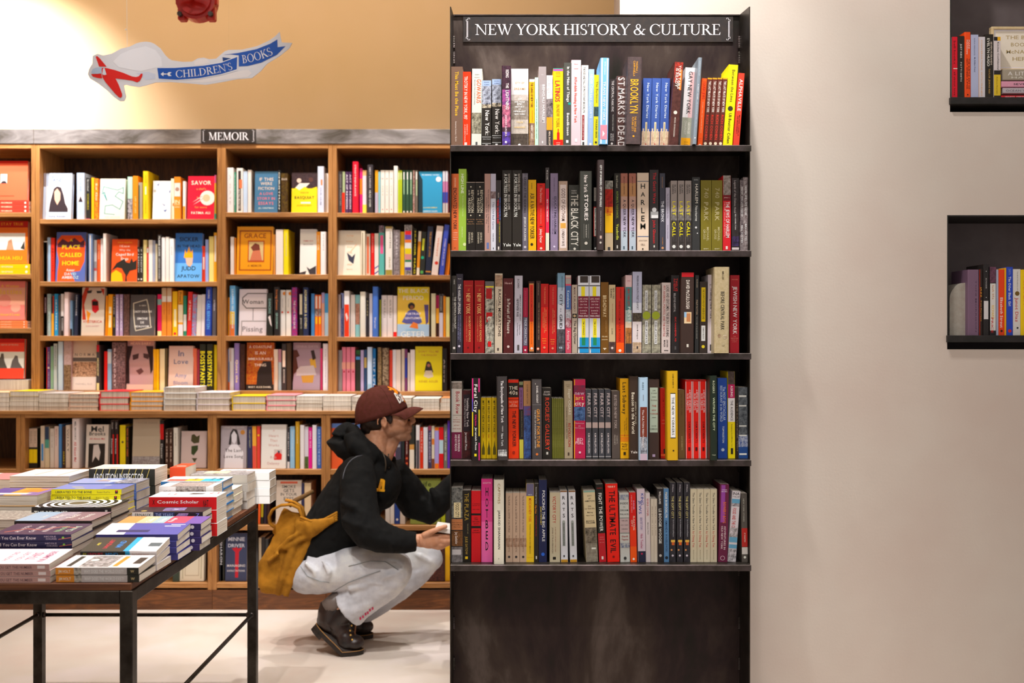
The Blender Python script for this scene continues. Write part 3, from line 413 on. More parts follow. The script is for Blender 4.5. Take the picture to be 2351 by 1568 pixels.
1296 1315 875 -1 1 0 p|b29f80|h4A3C2C 884 20 LISANDRO;h4A3C2C 888 12 PEREZ;tE8E0CC 893 954 66 30 Sugar CIGARS;t5A4A38 934 1010 30 14 THE MAKING OF CUBAN NEW YORK;tB02018 973 1028 62 34 REVOLUTION;r4A3A2A 40 60 1041 1048|=tan
1317.5 1344 871 0 1 0 p|cb2350|rF0B020 0 8 871 1055;b9A2040~6A3050 885 906;hD8B0C8 903 26 new;hF8D060 914 22 art;hFFF0E8 927 28 city;b5A82B8~1E3A6A 935 967;hF0B0C0 973 24 Manhattan;hF0B0C0 979 6 at;hF0B0C0 984 26 Mid-Century;hF4C0D0 1011 18 JED;hF4C0D0 1019 22 PERL;oF4C8D8 52 1041 10|=magenta
1345.5 1358.5 894 -1 4 14.8 p|4b4d51|tE0D0CC 903 932 60 60 FEAR;tE0D0CC 935 960 60 60 CITY;bC8B0AC 971 984;tD8D0D0 996 1043 54 36 KIM PHILLIPS-FEIN;bC0BCBC 1050 1051.5|=slate
1405 1423.5 898 -1 1 0 p|5b4f4d|tD0BCB4 907 986 48 36 BUSTED IN NEW YORK;tB8A8A0 1002 1022 66 18 DARRYL;tB8A8A0 1000 1024 36 18 PINCKNEY|=grey-brown
1424.5 1443.5 869 -1 1 0 p|fab704|bF08A10 1000 1003;bF08A10 1005 1016;t1E1A10 878 953 52 48 Last Subway;t8A5A10 960 990 76 14 The Long Wait;t8A5A10 968 1004 54 14 for the Next Train;h5A3A08 1022 22 Philip;h5A3A08 1027 18 Mark;h5A3A08 1033 22 Plotch;r3A2A08 36 66 1040 1047|=amber
1445.5 1466 864 -1 1 0 h|3d2e22|tF0E4D0 901 996 42 40 Beacon to the World;tB8A890 922 974 74 18 JOSEPH W. POLISI;hF4E8D8 1038 30 Yale|=dark brown
1467.5 1488 867 0 1 0 H|b3cce6|t4A5A6A 878 896 40 24 REES;r8A9AA8 40 52 906 920;b7C3222 934 1002;bB8BCC8~4A4C58 1002 1040;tF4E8E8 940 1027 42 26 The FULTON FISH MARKET;bC8B0C0 1040 1055|=pale blue and brick
1489 1514 871 0 1 0 h|3c2e26|rA9B6A4 8 88 890 993;h4A4A40 897 10 LIFE;h4A4A40 903 18 STORIES;r4A4A40 30 70 911 912;h5A2A20 919 18 PROFILES;hA03020 932 14 THE;hA03020 942 14 NEW;hA03020 950 24 YORKER;r4A4A40 30 70 958 959;h4A4A40 978 14 DAVID;h4A4A40 985 22 REMNICK;rA890B0 34 62 1043 1049|=dark brown with a pale green panel
1517 1532 891 -2 1 0 p|e32414|tB01A10 896 958 50 24 HARLEM GALLERY;hF0A080 966 14 SUPPER;hF0A080 974 20 SHUFFLE;r2A2420 44 74 1033 1044;bFF6A30 1045 1050|=red
1532.5 1557.5 852 -1 1 0 H|dbab14|t2A2410 858 891 56 16 SAM ROBERTS;r3A3220 24 82 902 1005;rF4F4F4 26 80 904 1003;t1E1E1E 911 998 54 28 THE NEW YORKERS;o4A3A10 56 1033 10|=mustard yellow
1558 1573 895 -1 1 0 p|7d5d33|t5A3E1C 904 955 50 24 ONLY IN NEW YORK;tC8B080 1003 1036 54 22 SAM ROBERTS|=brown
1574.5 1590 872 -1 3 16.2 p|fa1a0a|rF4E8E4 0 9 873 1055;rF4E8E4 90 100 873 1055;bB81410 873 876;tFFF4F0 895 949 68 28 A HISTORY OF NEW YORK;tFFF4F0 904 943 34 26 IN 101 OBJECTS;t7A0A06 969 1019 56 34 SAM ROBERTS;r5A0A08 36 70 1029 1037|=white-edged scarlet
1623.5 1629.5 915 -1 1 0 p|2d3152|tB8C0D8 920 985 50 40 Shaun Usher, Letters of Note;tF0F0F4 990 1019 50 60 NEW YORK CITY|=very thin navy
1630.5 1647.5 863 -1 1 0 H|1e2e1e|tC8D0B0 874 903 52 36 ROGERS;tD0D8B8 912 988 54 38 WRITING THE CITY;hC8D0B0 1043 20 YALE|=dark green
1648.5 1670 868 -1 1 0 p|1e4ca4|tC8D8F0 888 967 70 28 The MOST SPECTACULAR;tC8D8F0 886 970 38 28 RESTAURANT in the WORLD;tE8F0FC 980 1019 58 22 TOM ROSTON;oC8D4E8 52 1035 18|=royal blue
1671.5 1688 853 -1 1 0 p|f9e204|b5C4C42~3A2E28 853 883;bC2145A 883 915;bF0ECEC 915 970;tFFF0F4 886 912 56 36 ASKING;t3A3838 920 968 56 38 THE AUDIENCE;t6A6010 975 1028 56 16 Participatory Art in 1980s New York;r2A2810 38 72 1031 1045|=yellow, white and magenta
1689 1697 889 -1 1 0 p|2b2119|t8A7A60 925 1040 50 34 THE LAVENDER VISIT|thin dark brown spine squeezed near the right end
1699 1721 889 -1 1 0 p|6f7279~3a3c44|b2A4A8A~C0C8D4 1000 1030;b1E4A8A 1028 1055;rE8E4E0 8 88 908 912;rE8E4E0 8 88 931 934;rE8E4E0 8 88 978 981;rE8E4E0 8 88 1000 1003;rE8E4E0 8 88 1043 1047|grey and blue spine crossed by white bars
'''),(1291,'lowest','''
1032 1058 1119 0 1 0 p|8b8b86~3a3a38|rECD9A8 20 84 1154 1189;t2A2418 1156 1188 52 34 FOOD CITY;b1E1A18 1189 1191;bC07A4A 1192 1217;h3A2418 1200 22 Four Centuries;h3A2418 1205 18 of Food-Making;h3A2418 1210 12 New York;b1E1A18 1217 1219;b8A5A30~5A3A1C 1219 1254;tF0E8E0 1222 1250 44 24 Joy Santlofer;b1E1A18 1254 1256;b5A5858~8A8886 1256 1291;rC8C4C4 4 86 1262 1274|=black, tan and grey picture
1061 1081 1126 0 1 0 p|1f1b15|tA88A30 1132 1196 52 52 THE PLAZA;t9A8A60 1202 1226 66 12 THE SECRET LIFE;tB89A40 1232 1274 50 30 JULIE SATOW;rF0C820 34 66 1278 1284|=black
1082 1104 1127 0 1 0 p|dc161e|h3A0808 1157 24 A POLITICAL;h3A0808 1161 22 HISTORY OF;h3A0808 1170 22 NEW YORK;b1E0C0C 1179 1183.5;h6A0C0C 1189 10 LET;h6A0C0C 1193 12 THE;h6A0C0C 1198 22 RECORD;h6A0C0C 1203 16 SHOW;b1E0C0C 1208 1213;h3A0808 1218 16 SARAH;h3A0808 1223 24 SCHULMAN|=bright red
1105 1131 1099 0 1 0 p|e0368c|bE8489A 1150 1200;bFA70B6 1198 1291;hF8D0E0 1109 22 SCOTTS;h1E1216 1129 28*19 H;h1E1216 1154 28*19 O;h1E1216 1179 26*19 T;h1E1216 1204 28*19 B;h1E1216 1229 24*19 E;h1E1216 1254 28*19 D|=hot pink
1133.5 1157 1102 0 1 0 h|dfd8ca|t8A6A1C 1110 1156 52 26 CAPTIVES;t1E1A18 1170 1258 54 26 JARROD SHANAHAN;h1E1A18 1279 14 V|=cream
1161 1176.7 1132 0 3 16.2 p|c7a993|t5A4A40 1138 1223 50 26 The ISLAND at the CENTER of the WORLD;b9A7058~C7A993 1236 1256;t7A6050 1230 1268 50 22 RUSSELL SHORTO;o3A3430 50 1279 18|=tan
1208 1226 1111 0 1 0 p|f1ca24|b6C6688 1111 1139;hE0E0F0 1136 16 SMITH;tD84A1C 1144 1199 50 36 MEXICAN NEW YORK;t8A7010 1203 1272 50 16 TRANSNATIONAL LIVES OF NEW IMMIGRANTS;hE0A020 1280 22 CALIFORNIA|=yellow
1226.5 1236.5 1111 0 1 0 p|2b2523|tF0ECE8 1118 1157 46 24 Queens Reigns Supreme;tF0902A 1160 1180 40 40 Hip-Hop;tE02028 1184 1232 46 22 From Battleship to New York City;rE8E0DC 34 64 1277 1284|=thin black
1237 1255.5 1102 0 1 0 p|22264e|tF0F0F4 1126 1244 60 36 POLICING THE BIG APPLE;tF0D828 1163 1206 26 18 JULES STEWART;o2A6AD8 52 1273 22|=navy
1262 1286 1131 0 1 0 p|cbbd9f|tB82820 1139 1202 44 34 VICTORY CITY;t7A6A58 1211 1271 28 16 JOHN STRAUSBAUGH;t9A5A4A 1210 1268 56 10 A HISTORY OF NEW YORK AND;r1E1A16 30 60 1279 1285|=beige
1288 1304 1127 -2 1 0 p|dedee6|b8A5A34 1127 1130;h2A2A2A 1143 48 R;h2A2A2A 1156 46 A;h2A2A2A 1170 44 T;h2A2A2A 1184 40 S;r8E928E 26 66 1198 1254;oA0A4A0 46 1198 20;t4A4A48 1202 1252 46 20 ROBERT SULLIVAN;o4A4A48 46 1277 14;bC8902A 1285 1291|white spine reading R A T S, left one of the pair
1309 1325 1127 -4 1 0 p|dedee6|b8A5A34 1127 1130;h2A2A2A 1143 48 R;h2A2A2A 1156 46 A;h2A2A2A 1170 44 T;h2A2A2A 1184 40 S;r8E928E 26 66 1198 1254;oA0A4A0 46 1198 20;t4A4A48 1202 1252 46 20 ROBERT SULLIVAN;o4A4A48 46 1277 14;bC8902A 1285 1291|white spine reading R A T S, right one of the pair
1346 1373 1127 -7 1 0 p|dbc89e|b8AB0A0 1127 1131;h3A3024 1139 12 CITY;h3A3024 1145 6 of;h3A3024 1151 26 AMBITION;h5A4A38 1163 8 FDR,;h5A4A38 1168 22 La Guardia,;h5A4A38 1177 12 Making;h5A4A38 1184 20 New York;h3A3024 1197 22 MASON B.;h3A3024 1201 24 WILLIAMS;b8A8070~3C362E 1212 1250;b9A9082~7A7062 1248 1291;rE8E4DC 50 88 1258 1262|tan spine with a bridge photo, titled CITY of AMBITION
1375.5 1392.5 1112 -8 1 0 p|1d1816|bC01824 1225 1291;hC82028 1121 22 DANIELS;tF4F0EC 1132 1221 52 50 FIGHT THE POWER;hF0A0A0 1234 14 AFRICAN;hF0A0A0 1239 18 AMERICANS;hF0A0A0 1246 12 NEW YORK;rF0E0DC 36 62 1278 1285|=black and red
1394.5 1422.5 1111 -5 1 0 p|f4200c|hFFD8C8 1118 20 TERRY;t1C0A08 1127 1190 52 54 THE ULTI;t1C0A08 1190 1230 52 54 MATE;t1C0A08 1239 1271 52 50 EVIL;o8A1008 52 1279 10|big scarlet spine titled THE ULTIMATE EVIL
1424.5 1446.5 1132 -3 1 0 p|cbc8c4|b5A6A8A~CBC8C4 1136 1148;h3A3A3A 1156 26 INSIDE;h5A5A5A 1164 8 the;h3A3A3A 1172 26 DREAM;h3A3A3A 1181 28 PALACE;r5A5A5A 0 100 1189 1190;rC0A8A8 0 100 1191 1223;h3A3A3A 1196 20 THE LIFE;h3A3A3A 1206 24 NEW YORK'S;h3A3A3A 1215 20 CHELSEA;r5A5A5A 0 100 1224 1225;hA03030 1232 20 Sherill;hA03030 1239 22 Tippins;b5A6A8A~CBC8C4 1247 1258;o3A3A3A 50 1282 16|=silver grey
1447.5 1462.5 1131 -3 1 0 p|dc1a16|bF03A10 1210 1260;bFF5A10 1255 1291;tD8A0C8 1149 1171 68 24 SUDHIR;tF0A0A0 1136 1177 34 18 VENKATESH;tF8D8C0 1185 1218 66 30 FLOATING;tF8D8C0 1194 1210 32 28 CITY;oFFF0E8 50 1284 18|=red
1465 1483 1123 -3 1 0 p|dcc6d6|t2A4AA0 1133 1160 68 38 KING;t2A4AA0 1149 1181 38 38 JEWS;t5A5A9A 1188 1218 50 30 GREATEST STORY;tB03A6A 1226 1260 52 34 Nick Tosches;b25283C 1266 1291;oC02050 50 1272 12|=pale lilac
1483.5 1494 1132 -2 1 0 p|dacfcc|tB02828 1145 1186 48 50 REVERSE COWGIRL;t2A2424 1200 1228 50 26 McKenzie Wark|=white
1494.5 1502 1146 -1 2 7.6 p|d3c8b4|t8A7A68 1162 1230 50 34 HERE IS NEW YORK   E. B. WHITE|=very thin cream
1509.5 1524 1122 -1 1 0 p|2f2724|tF0ECE8 1128 1158 44 36 WILLIAMS;tF4F0EC 1168 1249 46 46 LE BOOGIE WOOGIE;oC8C0BC 48 1276 22|=black
1524.5 1536.5 1122 -1 1 0 p|5d8bbb|tF0F0E8 1130 1189 50 48 MADE IN BROOKLYN;t1E3A5A 1195 1268 50 46 AMANDA WASIELEWSKI;o1E2A3A 50 1281 32|=steel blue
1537.5 1551.5 1108 0 3 16.3 p|2a262d~3a363c|tC8C4C8 1112 1130 54 24 Williams;tD8D088 1139 1191 50 40 THE SOFT CITY;tE0E0E8 1193 1233 62 16 Sex for Business and Pleasure;rF0C050 20 90 1240 1245;rD86A2A 34 80 1245 1252;oE8A060 30 1263 16;oD8D0D8 50 1276 18|=dark
1585 1600 1123 0 4 15.4 p|dbccb2|t3A3430 1131 1218 50 34 The Silent Traveller in New York;tC03A30 1220 1257 50 34 by Chiang Yee;t9A8A70 1263 1285 50 14 Marshall Cavendish|=cream
1649 1670 1112 4 1 0 p|6c1e44|rA04AA8 14 60 1114 1200;hF0D8F0 1125 18 YOUNG;hF0D8F0 1129 20 MEYERS;tF07A2A 1153 1202 56 34 BOWERY BOYS;tF0D8E0 1208 1263 66 22 ADVENTURES IN;tF0D8E0 1208 1262 34 22 OLD NEW YORK;oE0C0D0 46 1282 26;o6C1E44 46 1282 21|=purple and maroon
1670.5 1689.5 1128 11 1 0 p|e2dbdf|h1E1C20 1134 26 INA;h1E1C20 1141 28 YALOF;b6AAAD0 1146 1156;b5A565A~D0C8CC 1156 1163;tD03A38 1167 1219 40 46 FOOD AND THE CITY;b8A8488~E2DBDF 1212 1234;b6AAAD0 1234 1246;b6AAAD0 1251 1260;b6A666A~E2DBDF 1262 1289|=white and blue illustrated
1706.5 1720.5 1133 -2 1 0 p|5d5953|tB8B4AC 1145 1198 40 24 NEW YORK STORIES;bC02A28 1213 1256;tF0D8D0 1224 1245 54 24 ET WHARTON;bD8D4CC 1257 1273;oE8E4DC 50 1280 22|=grey and red
''')]
# books of the wooden wall shelves:  x0 x1 ytop lean copies step type|cover|printing|look   (F = cover facing the room)
BACK=[(503,'u','top shelf of the MEMOIR bay','''
88.5 94 398 0 1 0 p|8a7f88||thin grey spine against the left post
95 160 397 0 1 0 F|c2d0e8|h5A6478 406 44 BOTH/;h5A6478 413 40 AND;rF2ECF0 10 90 427 486;P3A2A34 20,486 24,465 36,432 48,427 62,430 72,448 78,466 88,478 88,486;PE8B4A0 38,440 48,432 60,442 60,458 50,470 40,458;h6A7488 496 62 Huma Abedin|pale blue cover marked BOTH/AND with a woman's portrait
176 194 397 0 1 0 h|bcd0ea|t8A98B0 408 440 50 30 BOTH AND;rF0E8EC 10 90 447 463;P3A2A34 20,463 50,449 80,463|pale blue spine with a small portrait
197 207 408 0 1 0 p|3b3a3a|tE8E4E0 412 438 50 40 Brothel;tE8D820 444 480 50 40 SCHOMBURG;bE0309A 500 503|dark spine with yellow letters
210 216 408 0 1 0 p|ffb90e||thin yellow spine
217 226 410 0 1 0 p|f0501c~f8a020|tF8D8C0 420 460 50 50 So Go|orange-red patterned spine
228 286 410 0 1 0 F|efe4d2|hC8BCA8 417 74 CYCLETTES;LF4A9A9C 6,445 18,441 28,460 10,440 14,428 40,432 70,436 92,430 92,444 74,440 60,450 92,462 80,480 50,470 22,472 20,490 60,492;hC8BCA8 498 60 TREE ABRAHAM|cream cover with a teal squiggle
293 304 406 0 1 0 p|bfe6cc|bC8C0C8~3A3436 455 503|mint and grey spine
305 317 404 0 1 0 p|f28c12|tFBC880 450 488 50 30 LIFE OF LIES|orange spine
318 327 419 0 1 0 p|a59a88|r3A5A4A 0 30 425 503|thin tan and green spine
328 341 393 0 1 0 H|ffd314|tC89A10 402 420 50 40 SOLUTION;rFFF4D8 36 64 428 446;tB88A10 460 490 50 30 HANNA|tall yellow spine
350 391 415 0 1 0 F|f5eee8|P6A7AA8 20,424 34,420 30,427;P6A7AA8 88,440 98,434 96,444;P7A88B0 48,466 70,470 66,473;P6A7AA8 60,482 82,480 70,487;oB8B0A8 10 438 8|white cover with small blue birds
392.5 399.5 410 0 1 0 p|f0ead0|rE07A30 60 100 465 472|thin cream spine
400 414 406 0 1 0 p|f28a1e|bE8E0DC 420 450;oB88A78 50 434 34;hF8E0B0 462 40 IN;hF8E0B0 468 50 LOVE;hF8E0B0 474 60 WITH|orange spine with a white portrait panel
420 425.5 416 0 1 0 p|fbf4ee|bF09A20 472 503|thin white and orange spine
430 491 404 0 1 0 F|ee1c38|hFFF0DC 419 76 SAVOR;hF8B060 433 36 a chef's;hF8B060 453 30 hunger;oF8F0E8 74 454 28;oF0C8A0 70 454 14;PF8C8C0 18,464 54,448 56,451;PF8C8C0 20,470 56,454 58,457;hF8A050 475 46 for more;hFFF0DC 488 72 FATIMA ALI|red cover marked SAVOR
492.5 497 402 0 1 0 p|f0c040|bE060A0 402 420;b50B890 489 503|very thin striped spine by the post
'''),(646.5,'u','second shelf of the MEMOIR bay','''
89 98 556 0 1 0 p|9b7a6c||brown spine by the left post
100 108 554 0 1 0 p|f4f0ea||white spine left of the pale blue one
108.5 116 545 0 1 0 p|adc6e6||pale blue spine
117 125 546 0 1 0 p|f2321c|t3A1010 568 624 50 40 ARISTOTLE|red spine with black letters
127 195 533 0 1 0 F|5b70b4|PFF5C18 6,646 6,625 10,600 2,575 2,552 16,540 82,540 98,556 96,600 82,622 50,625 66,646;P5A2A40 4,560 20,548 40,556 60,546 80,556 94,550 94,568 4,568;hFFE014 551 10 A;hFFE014 567 62 PLACE;hFFE014 585 74 CALLED;hFFE014 604 58 HOME;hFFF0E0 620 30 Amor;hC8ECF4 629 40 DAVID;hC8ECF4 637 58 AMBROZ|orange and blue cover marked A PLACE CALLED HOME
203 212.5 537 0 1 0 h|6c84ae|rE8D8CC 30 60 540 646|blue spine with a pale strip
214 222 551 0 1 0 p|f3efee|bE86060 615 621;bB8B0B0 600 615|white spine with a red line
222.5 230.5 550 0 1 0 p|f2622a|tF8C8A0 560 595 50 30 DAVE THORPE|plain orange-red spine
231 236 548 0 1 0 p|f8f4f0||thin white spine
236.5 244 536 0 1 0 h|f6efe4||taller off-white spine
255 314 549 0 1 0 F|f2571a|hFFA820 556 56 maya angelou;hF8D8C8 565 40 I Know;hF8D8C8 574 44 Why the;hF8E8E0 584 70 Caged Bird;hFFF0E8 594 30 Sings;PFFC010 0,646 0,628 18,620 40,628 46,646;P2E2622 0,622 20,604 50,594 56,602 70,604 78,592 84,602 98,596 98,618 72,622 60,636 62,646 54,646 56,632 40,616 22,614|orange cover with a black bird
315 321 567 0 2 6.6 p|37302c|tE8E4E0 572 626 50 50 IF I KNOW;oF0ECE8 50 640 32|black spine with white letters
329 336.5 551 0 1 0 p|f6e69c||pale yellow spine in the middle of the row
337 341 568 0 1 0 p|d8403a|bF4ECE8 570 580|very thin red spine
341.5 350 551 0 1 0 p|f6f1ee||white spine right of the very thin red one
350.5 357 552 0 1 0 p|a6a8c4||grey lilac spine
357 361.5 560 0 1 0 p|f2e6c4||thin cream spine
362 370 539 0 1 0 h|4a4442|tF4F0EC 542 588 46 60 FRANK LOWE;tE8E4E0 592 640 46 40 UNTOLD STORIES|dark spine with tall white letters
371 379 545 0 1 0 h|f5efee||first of three white spines beside the flame cover
380 388 544 0 1 0 h|f1eae9||middle of three white spines beside the flame cover
389 399 548 0 1 0 h|f4f0f0|tB8B0B0 566 586 50 30 SPARE|last of three white spines beside the flame cover
401 463 535 0 1 0 F|3b7cd0|b6AB0F0 604 646;h1A2030 549 72 SICKER;h1A2030 565 86 IN THE HEAD;PFFA810 32,592 36,572 42,582 50,566 58,580 64,572 66,592;PE8B8A0 38,592 66,592 64,606 54,614 42,606;h16202C 616 56 JUDD;h16202C 634 84 APATOW|blue cover marked SICKER IN THE HEAD with a flaming head
463.5 471 565 0 1 0 p|ea4628|rF8D8D0 30 80 590 618|red spine beside the flame cover
471.5 478.5 550 0 1 0 p|a0b0f0||lavender blue spine
480 490.5 543 0 1 0 p|fae88e||wide pale yellow spine
491 498 534 0 1 0 p|fcb820|rFBF4E8 20 80 541 600|orange and white spine by the right post
'''),(771,'u','third shelf of the MEMOIR bay','''
90 98 675 0 1 0 p|c21c3a|bC8B410 722 771|dark crimson over olive spine
99 107 675 0 1 0 p|e2204e|bFAEE10 722 771;tF8D0D8 682 718 50 40 WORKING|hot pink over yellow spine
108 117 675 0 1 0 p|a8c4c4|tE0F0F0 684 760 50 30 ALL ALONG YOU WERE|pale teal spine
118 124 680 0 1 0 p|3a2a24|bFBB030 720 771;rD84020 60 100 680 720|thin black and yellow spine
125 133 675 0 1 0 p|2f9edc|tE0F0FC 688 760 50 40 HEARTBREAK|sky blue spine
134 139.5 678 0 1 0 p|5a5854||thin dark grey spine
140 146.5 675 0 1 0 p|f1efea|b2A2622 726 771;tE0DCD8 730 760 50 50 MOCKINGBIRD|white over black spine
147.5 157 671 0 1 0 h|f2dcda||pinkish white spine
158 166 690 0 1 0 p|8cb8e2|b2A2826 755 771|light blue over black spine
170 178 676 2 1 0 p|2c3148|tD8D8E0 678 725 50 40 LENNON KRIS|navy spine
186 238 660 1 1 0 F|d8c6b4|PC23A1C 0,680 14,660 30,661 10,700 20,735 4,735;PC23A1C 80,662 98,664 96,680;PF0901C 20,712 40,720 28,745;P3A3030 20,668 44,666 40,673 24,674;P3A3030 62,668 88,668 84,673 66,674;PD01828 42,690 56,686 72,692 76,712 60,720 46,714;P1A1010 46,692 70,692 72,702 46,702;hC83C38 739 84 HYSTERICA;hD8A0A0 749 60 ELISSA BASSIST|cover with a screaming red-lipped face
241 245.5 679 2 1 0 p|f79a10||thin orange spine beside the screaming face
246.5 257 676 2 1 0 p|ffac1c|rFFF0C8 24 76 705 720;rFFF0C8 24 76 724 752|amber spine with white blocks
259 265 680 0 1 0 p|2c2826|tD8D4D0 682 722 50 40 HEALING;tE8D020 728 752 50 40 SKETCHES|thin black spine with yellow letters
265.5 272.5 676 0 2 9.2 p|b79fc6|tECE4F4 684 760 50 50 HEADSPACE|lilac spine
284 297 676 0 1 0 p|7a5652~4a302e||dim brown-pink patterned spine
298 354 677 0 1 0 F|57524f|hD8D0C4 702 30 A VERY;hF0ECE4 716 74 EASY DEATH;hE8E0D8 732 44 SIMONE;hE8E0D8 741 16 DE;hF0ECE4 750 60 BEAUVOIR;LFDCCCB4 12,697 66,688 72,700 80,725 84,748 88,752 24,760 20,752 14,725 12,697|charcoal cover with a chalk outline
361.5 371 676 0 1 0 p|e21c5c|b8AB0A8 687 700;bF0EAA8 760 771|magenta spine with a pale foot
371.5 382 661 0 2 11.8 p|f29430|bD8C49C 661 680;bFBF4E4 680 693;tC05A30 695 722 50 30 TARA NUUN|orange spine with a cream head
396 407 669 0 1 0 p|ffc80e|rFFF0C0 30 80 710 750;oD82838 50 766 30|yellow spine with a red spot at the foot
409 420 667 0 1 0 p|f5a426|t3A2010 671 712 50 50 Proust Sono;bFBE4C0 700 740;bECE4EC 745 771|orange to white spine
421 428 679 0 1 0 p|2d8a6c|bE4E4E0 722 760|green and white spine
429 439 670 3 1 0 p|e92a2c|tFFF0E8 690 736 50 50 UP THROWING|plain red spine
440 449.5 676 3 1 0 p|7cb0e4~e04040||blue and red chequered spine
450.5 461 677 3 1 0 p|eae6e0||off-white spine right of the chequered one
462 469.5 676 2 1 0 p|f8eeee||narrow white spine left of the tall blue one
470.5 485 659 2 1 0 H|2c4cb8|t6AB8F8 690 756 50 60 CARL BERNSTEIN;tE0E4F4 665 686 50 36 CHASING|tall royal blue spine
487 496 660 1 1 0 h|5f555e|tD8D0D8 688 714 50 40 SPRING|dark grey spine by the right post
'''),(897,'u','fourth shelf of the MEMOIR bay','''
91 98 797 0 1 0 p|7a1c12||very dark red spine
99 107 798 0 1 0 p|f43014||red-orange spine
108 115 797 0 1 0 p|7050a0|tE0C8A0 808 836 50 40 RAINBOW;oF0E8F0 50 845 34;tD0C0E0 855 890 50 30 HEALING|purple spine
116 122 795 0 1 0 p|8cb89c||green spine
123 131 789 0 1 0 p|c6d6e2|t5A6A78 794 842 50 40 BOUNCING BACK|pale blue spine with grey letters
133 144 784 0 1 0 h|bfd0e0||wider pale blue spine
146 164 783 0 1 0 h|bda19c~a88c88|b5E4028~A08060 838 897|broad pinkish spine with a crowd at its foot
165 220 783 0 1 0 F|d6baa6|h7A6A60 815 84 N O R M A;b6A5A54 822 831;bD8A884~5A3A28 832 866;bE0CCC4 867 897;hB8A49C 883 70 PARNELL ELIZ|tan cover with seated figures
220.5 229 792 0 1 0 H|47403e|rC01828 0 100 792 808;tF0DC90 822 864 50 70 MOSCOW;bE8D490 880 897|dark spine with cream letters and red head
239 246 807 0 1 0 p|f21c14||plain red spine
247 256 802 0 1 0 p|9cc6ec|bE8F0F8 808 835|light blue spine
257 287 786 0 1 0 h|8e6e6e~302020|tD8C8C8 800 890 20 14 BACKCAST|broad dark rose photo spine
290 351 783 0 1 0 F|b49898|hF0DCC8 789 78 MEAN BABY;P2A1818 0,795 20,795 8,830 12,882 0,882;P2A1818 70,795 98,795 98,850 90,860 82,820;P4A3030 20,816 44,812 42,824 22,828;P4A3030 60,812 84,814 80,826 62,822;P6A4444 34,852 54,846 64,854 48,862;bD8BCAC 884 897|brown cover with a close-up face
352 358 802 0 2 6.8 p|ffc806||yellow spine
367 378 801 0 1 0 p|eae7bc||pale cream-green spine
379 384 800 0 1 0 p|5a5030||thin olive spine
386 442.5 795 0 1 0 F|d9bbae|h5A6488 812 26 In;h5A6488 831 60 Love;h8A88A8 863 50 Amy;h8A88A8 880 60 Bloom|pinkish cover marked In Love
443 452 800 0 1 0 p|e86e4c||coral spine
453 458 803 0 1 0 p|a8344c||thin dark pink spine
458.5 472 790 0 2 16.2 h|2c2a22|tFFEA10 806 888 50 90 BOSSYPANTS|black spine with fat yellow letters
491.5 498 792 0 1 0 p|ffdc06||yellow spine by the post
'''),(487.5,'u','top shelf of the middle bay','''
519 533 385 0 1 0 h|f4eeee|tC8C0C0 400 470 50 30 A GATE|wide white spine
534 542 395 0 1 0 p|478a6c|tB8D8C8 400 470 50 40 TRACE THE BREAKER|green spine
543 557 386 0 1 0 h|f4ece4|r3A2A2A 26 76 392 483;rE8784A 40 96 412 432;tE8D8D0 434 480 46 36 BEATING MONSTERS|white-framed dark spine
559 568 393 0 1 0 p|c8dcf2||pale blue spine left of the cream one
569 577 390 0 1 0 p|f2e8de||cream spine
584 637 393 0 1 0 F|44769a|hE0C8B8 411 62 IF THIS;hE0C8B8 421 52 WERE;hE0C8B8 432 70 FICTION;hE87888 444 60 A LOVE;hE87888 455 78 STORY IN;hE87888 466 66 ESSAYS;hD8E4E8 477 66 JILL CHRISTMAN|blue cover marked IF THIS WERE FICTION
638 644 391 0 1 0 h|2e2a2a|tF4F0EC 395 480 50 70 CHRISTMAN|black and white lettered spine
645 661 398 0 1 0 h|3a2214~6a5010|hE0D0C0 411 70 ELLIS|dark brown spine with a gold pattern
669 728 396 0 1 0 F|ffdc0c|b4A3436~2C2020 396 432;PF0E4DC 2,438 30,420 70,420 50,432 10,440;oE8C8B8 28 414 9;o5A3A34 74 412 9;PFFDC0C 0,440 14,430 30,436 50,428 70,434 98,428 98,450 0,450;h3A3414 442 34 WIDOW;h2A2A14 453 78 BASQUIAT;rFFF6D8 36 74 463 467;hC8A010 471 60 JENNIFER CLEMENT|yellow cover below a photo of two people
729 744 382 0 1 0 H|d6d8ea|rF0803A 50 80 412 425;tA0A0C0 430 470 50 30 OUR HUM|tall pale lavender spine
746 754 398 0 1 0 p|f6f0ea||white spine by the post
'''),(630,'u','second shelf of the middle bay','''
529 537 544 0 1 0 p|f6efe6||white spine left of the amber GRACE cover
538 541.5 546 0 1 0 p|f09424||thin orange spine
543 626 520 0 1 0 F|f6a410|LFB0500C 8,620 8,530 94,530 94,620 8,620;hA0400C 541 62 GRACE;rC85414 30 76 552 602;rE0C088 33 73 555 598;P7A3A24 38,568 50,558 62,562 64,574 46,578;PD87858 36,598 44,576 64,574 70,598;hA85A10 610 40 A MEMOIR|large amber cover marked GRACE
627 632 538 0 1 0 p|f4a648||narrow light orange spine
633 650 527 0 1 0 h|f6ede6||wide cream spine
651 662 527 0 1 0 h|ffe40e|tA8A8C0 535 588 60 30 A Tomorrow for Everyone|yellow spine
688 726 526 0 1 0 F|e8dedc|hC8605A 553 60 FEMME NEW;h8A7A78 561 60 MAGAZINES;P3A3436 40,612 60,618 98,610 98,630 60,630;P3A3436 0,626 40,622 34,630 0,630|white cover with dark peaks
726.5 735 532 0 1 0 p|ffa41e|tFFF0D0 540 574 50 50 SWEET HOME|orange spine right of the dark peaks
736 749 532 0 1 0 h|f3eeee|tA0A0A0 538 576 50 26 EVE BABITZ|white spine by the post
'''),(771,'u','third shelf of the middle bay','''
520 526 683 0 1 0 p|ffa014||orange spine by the left post
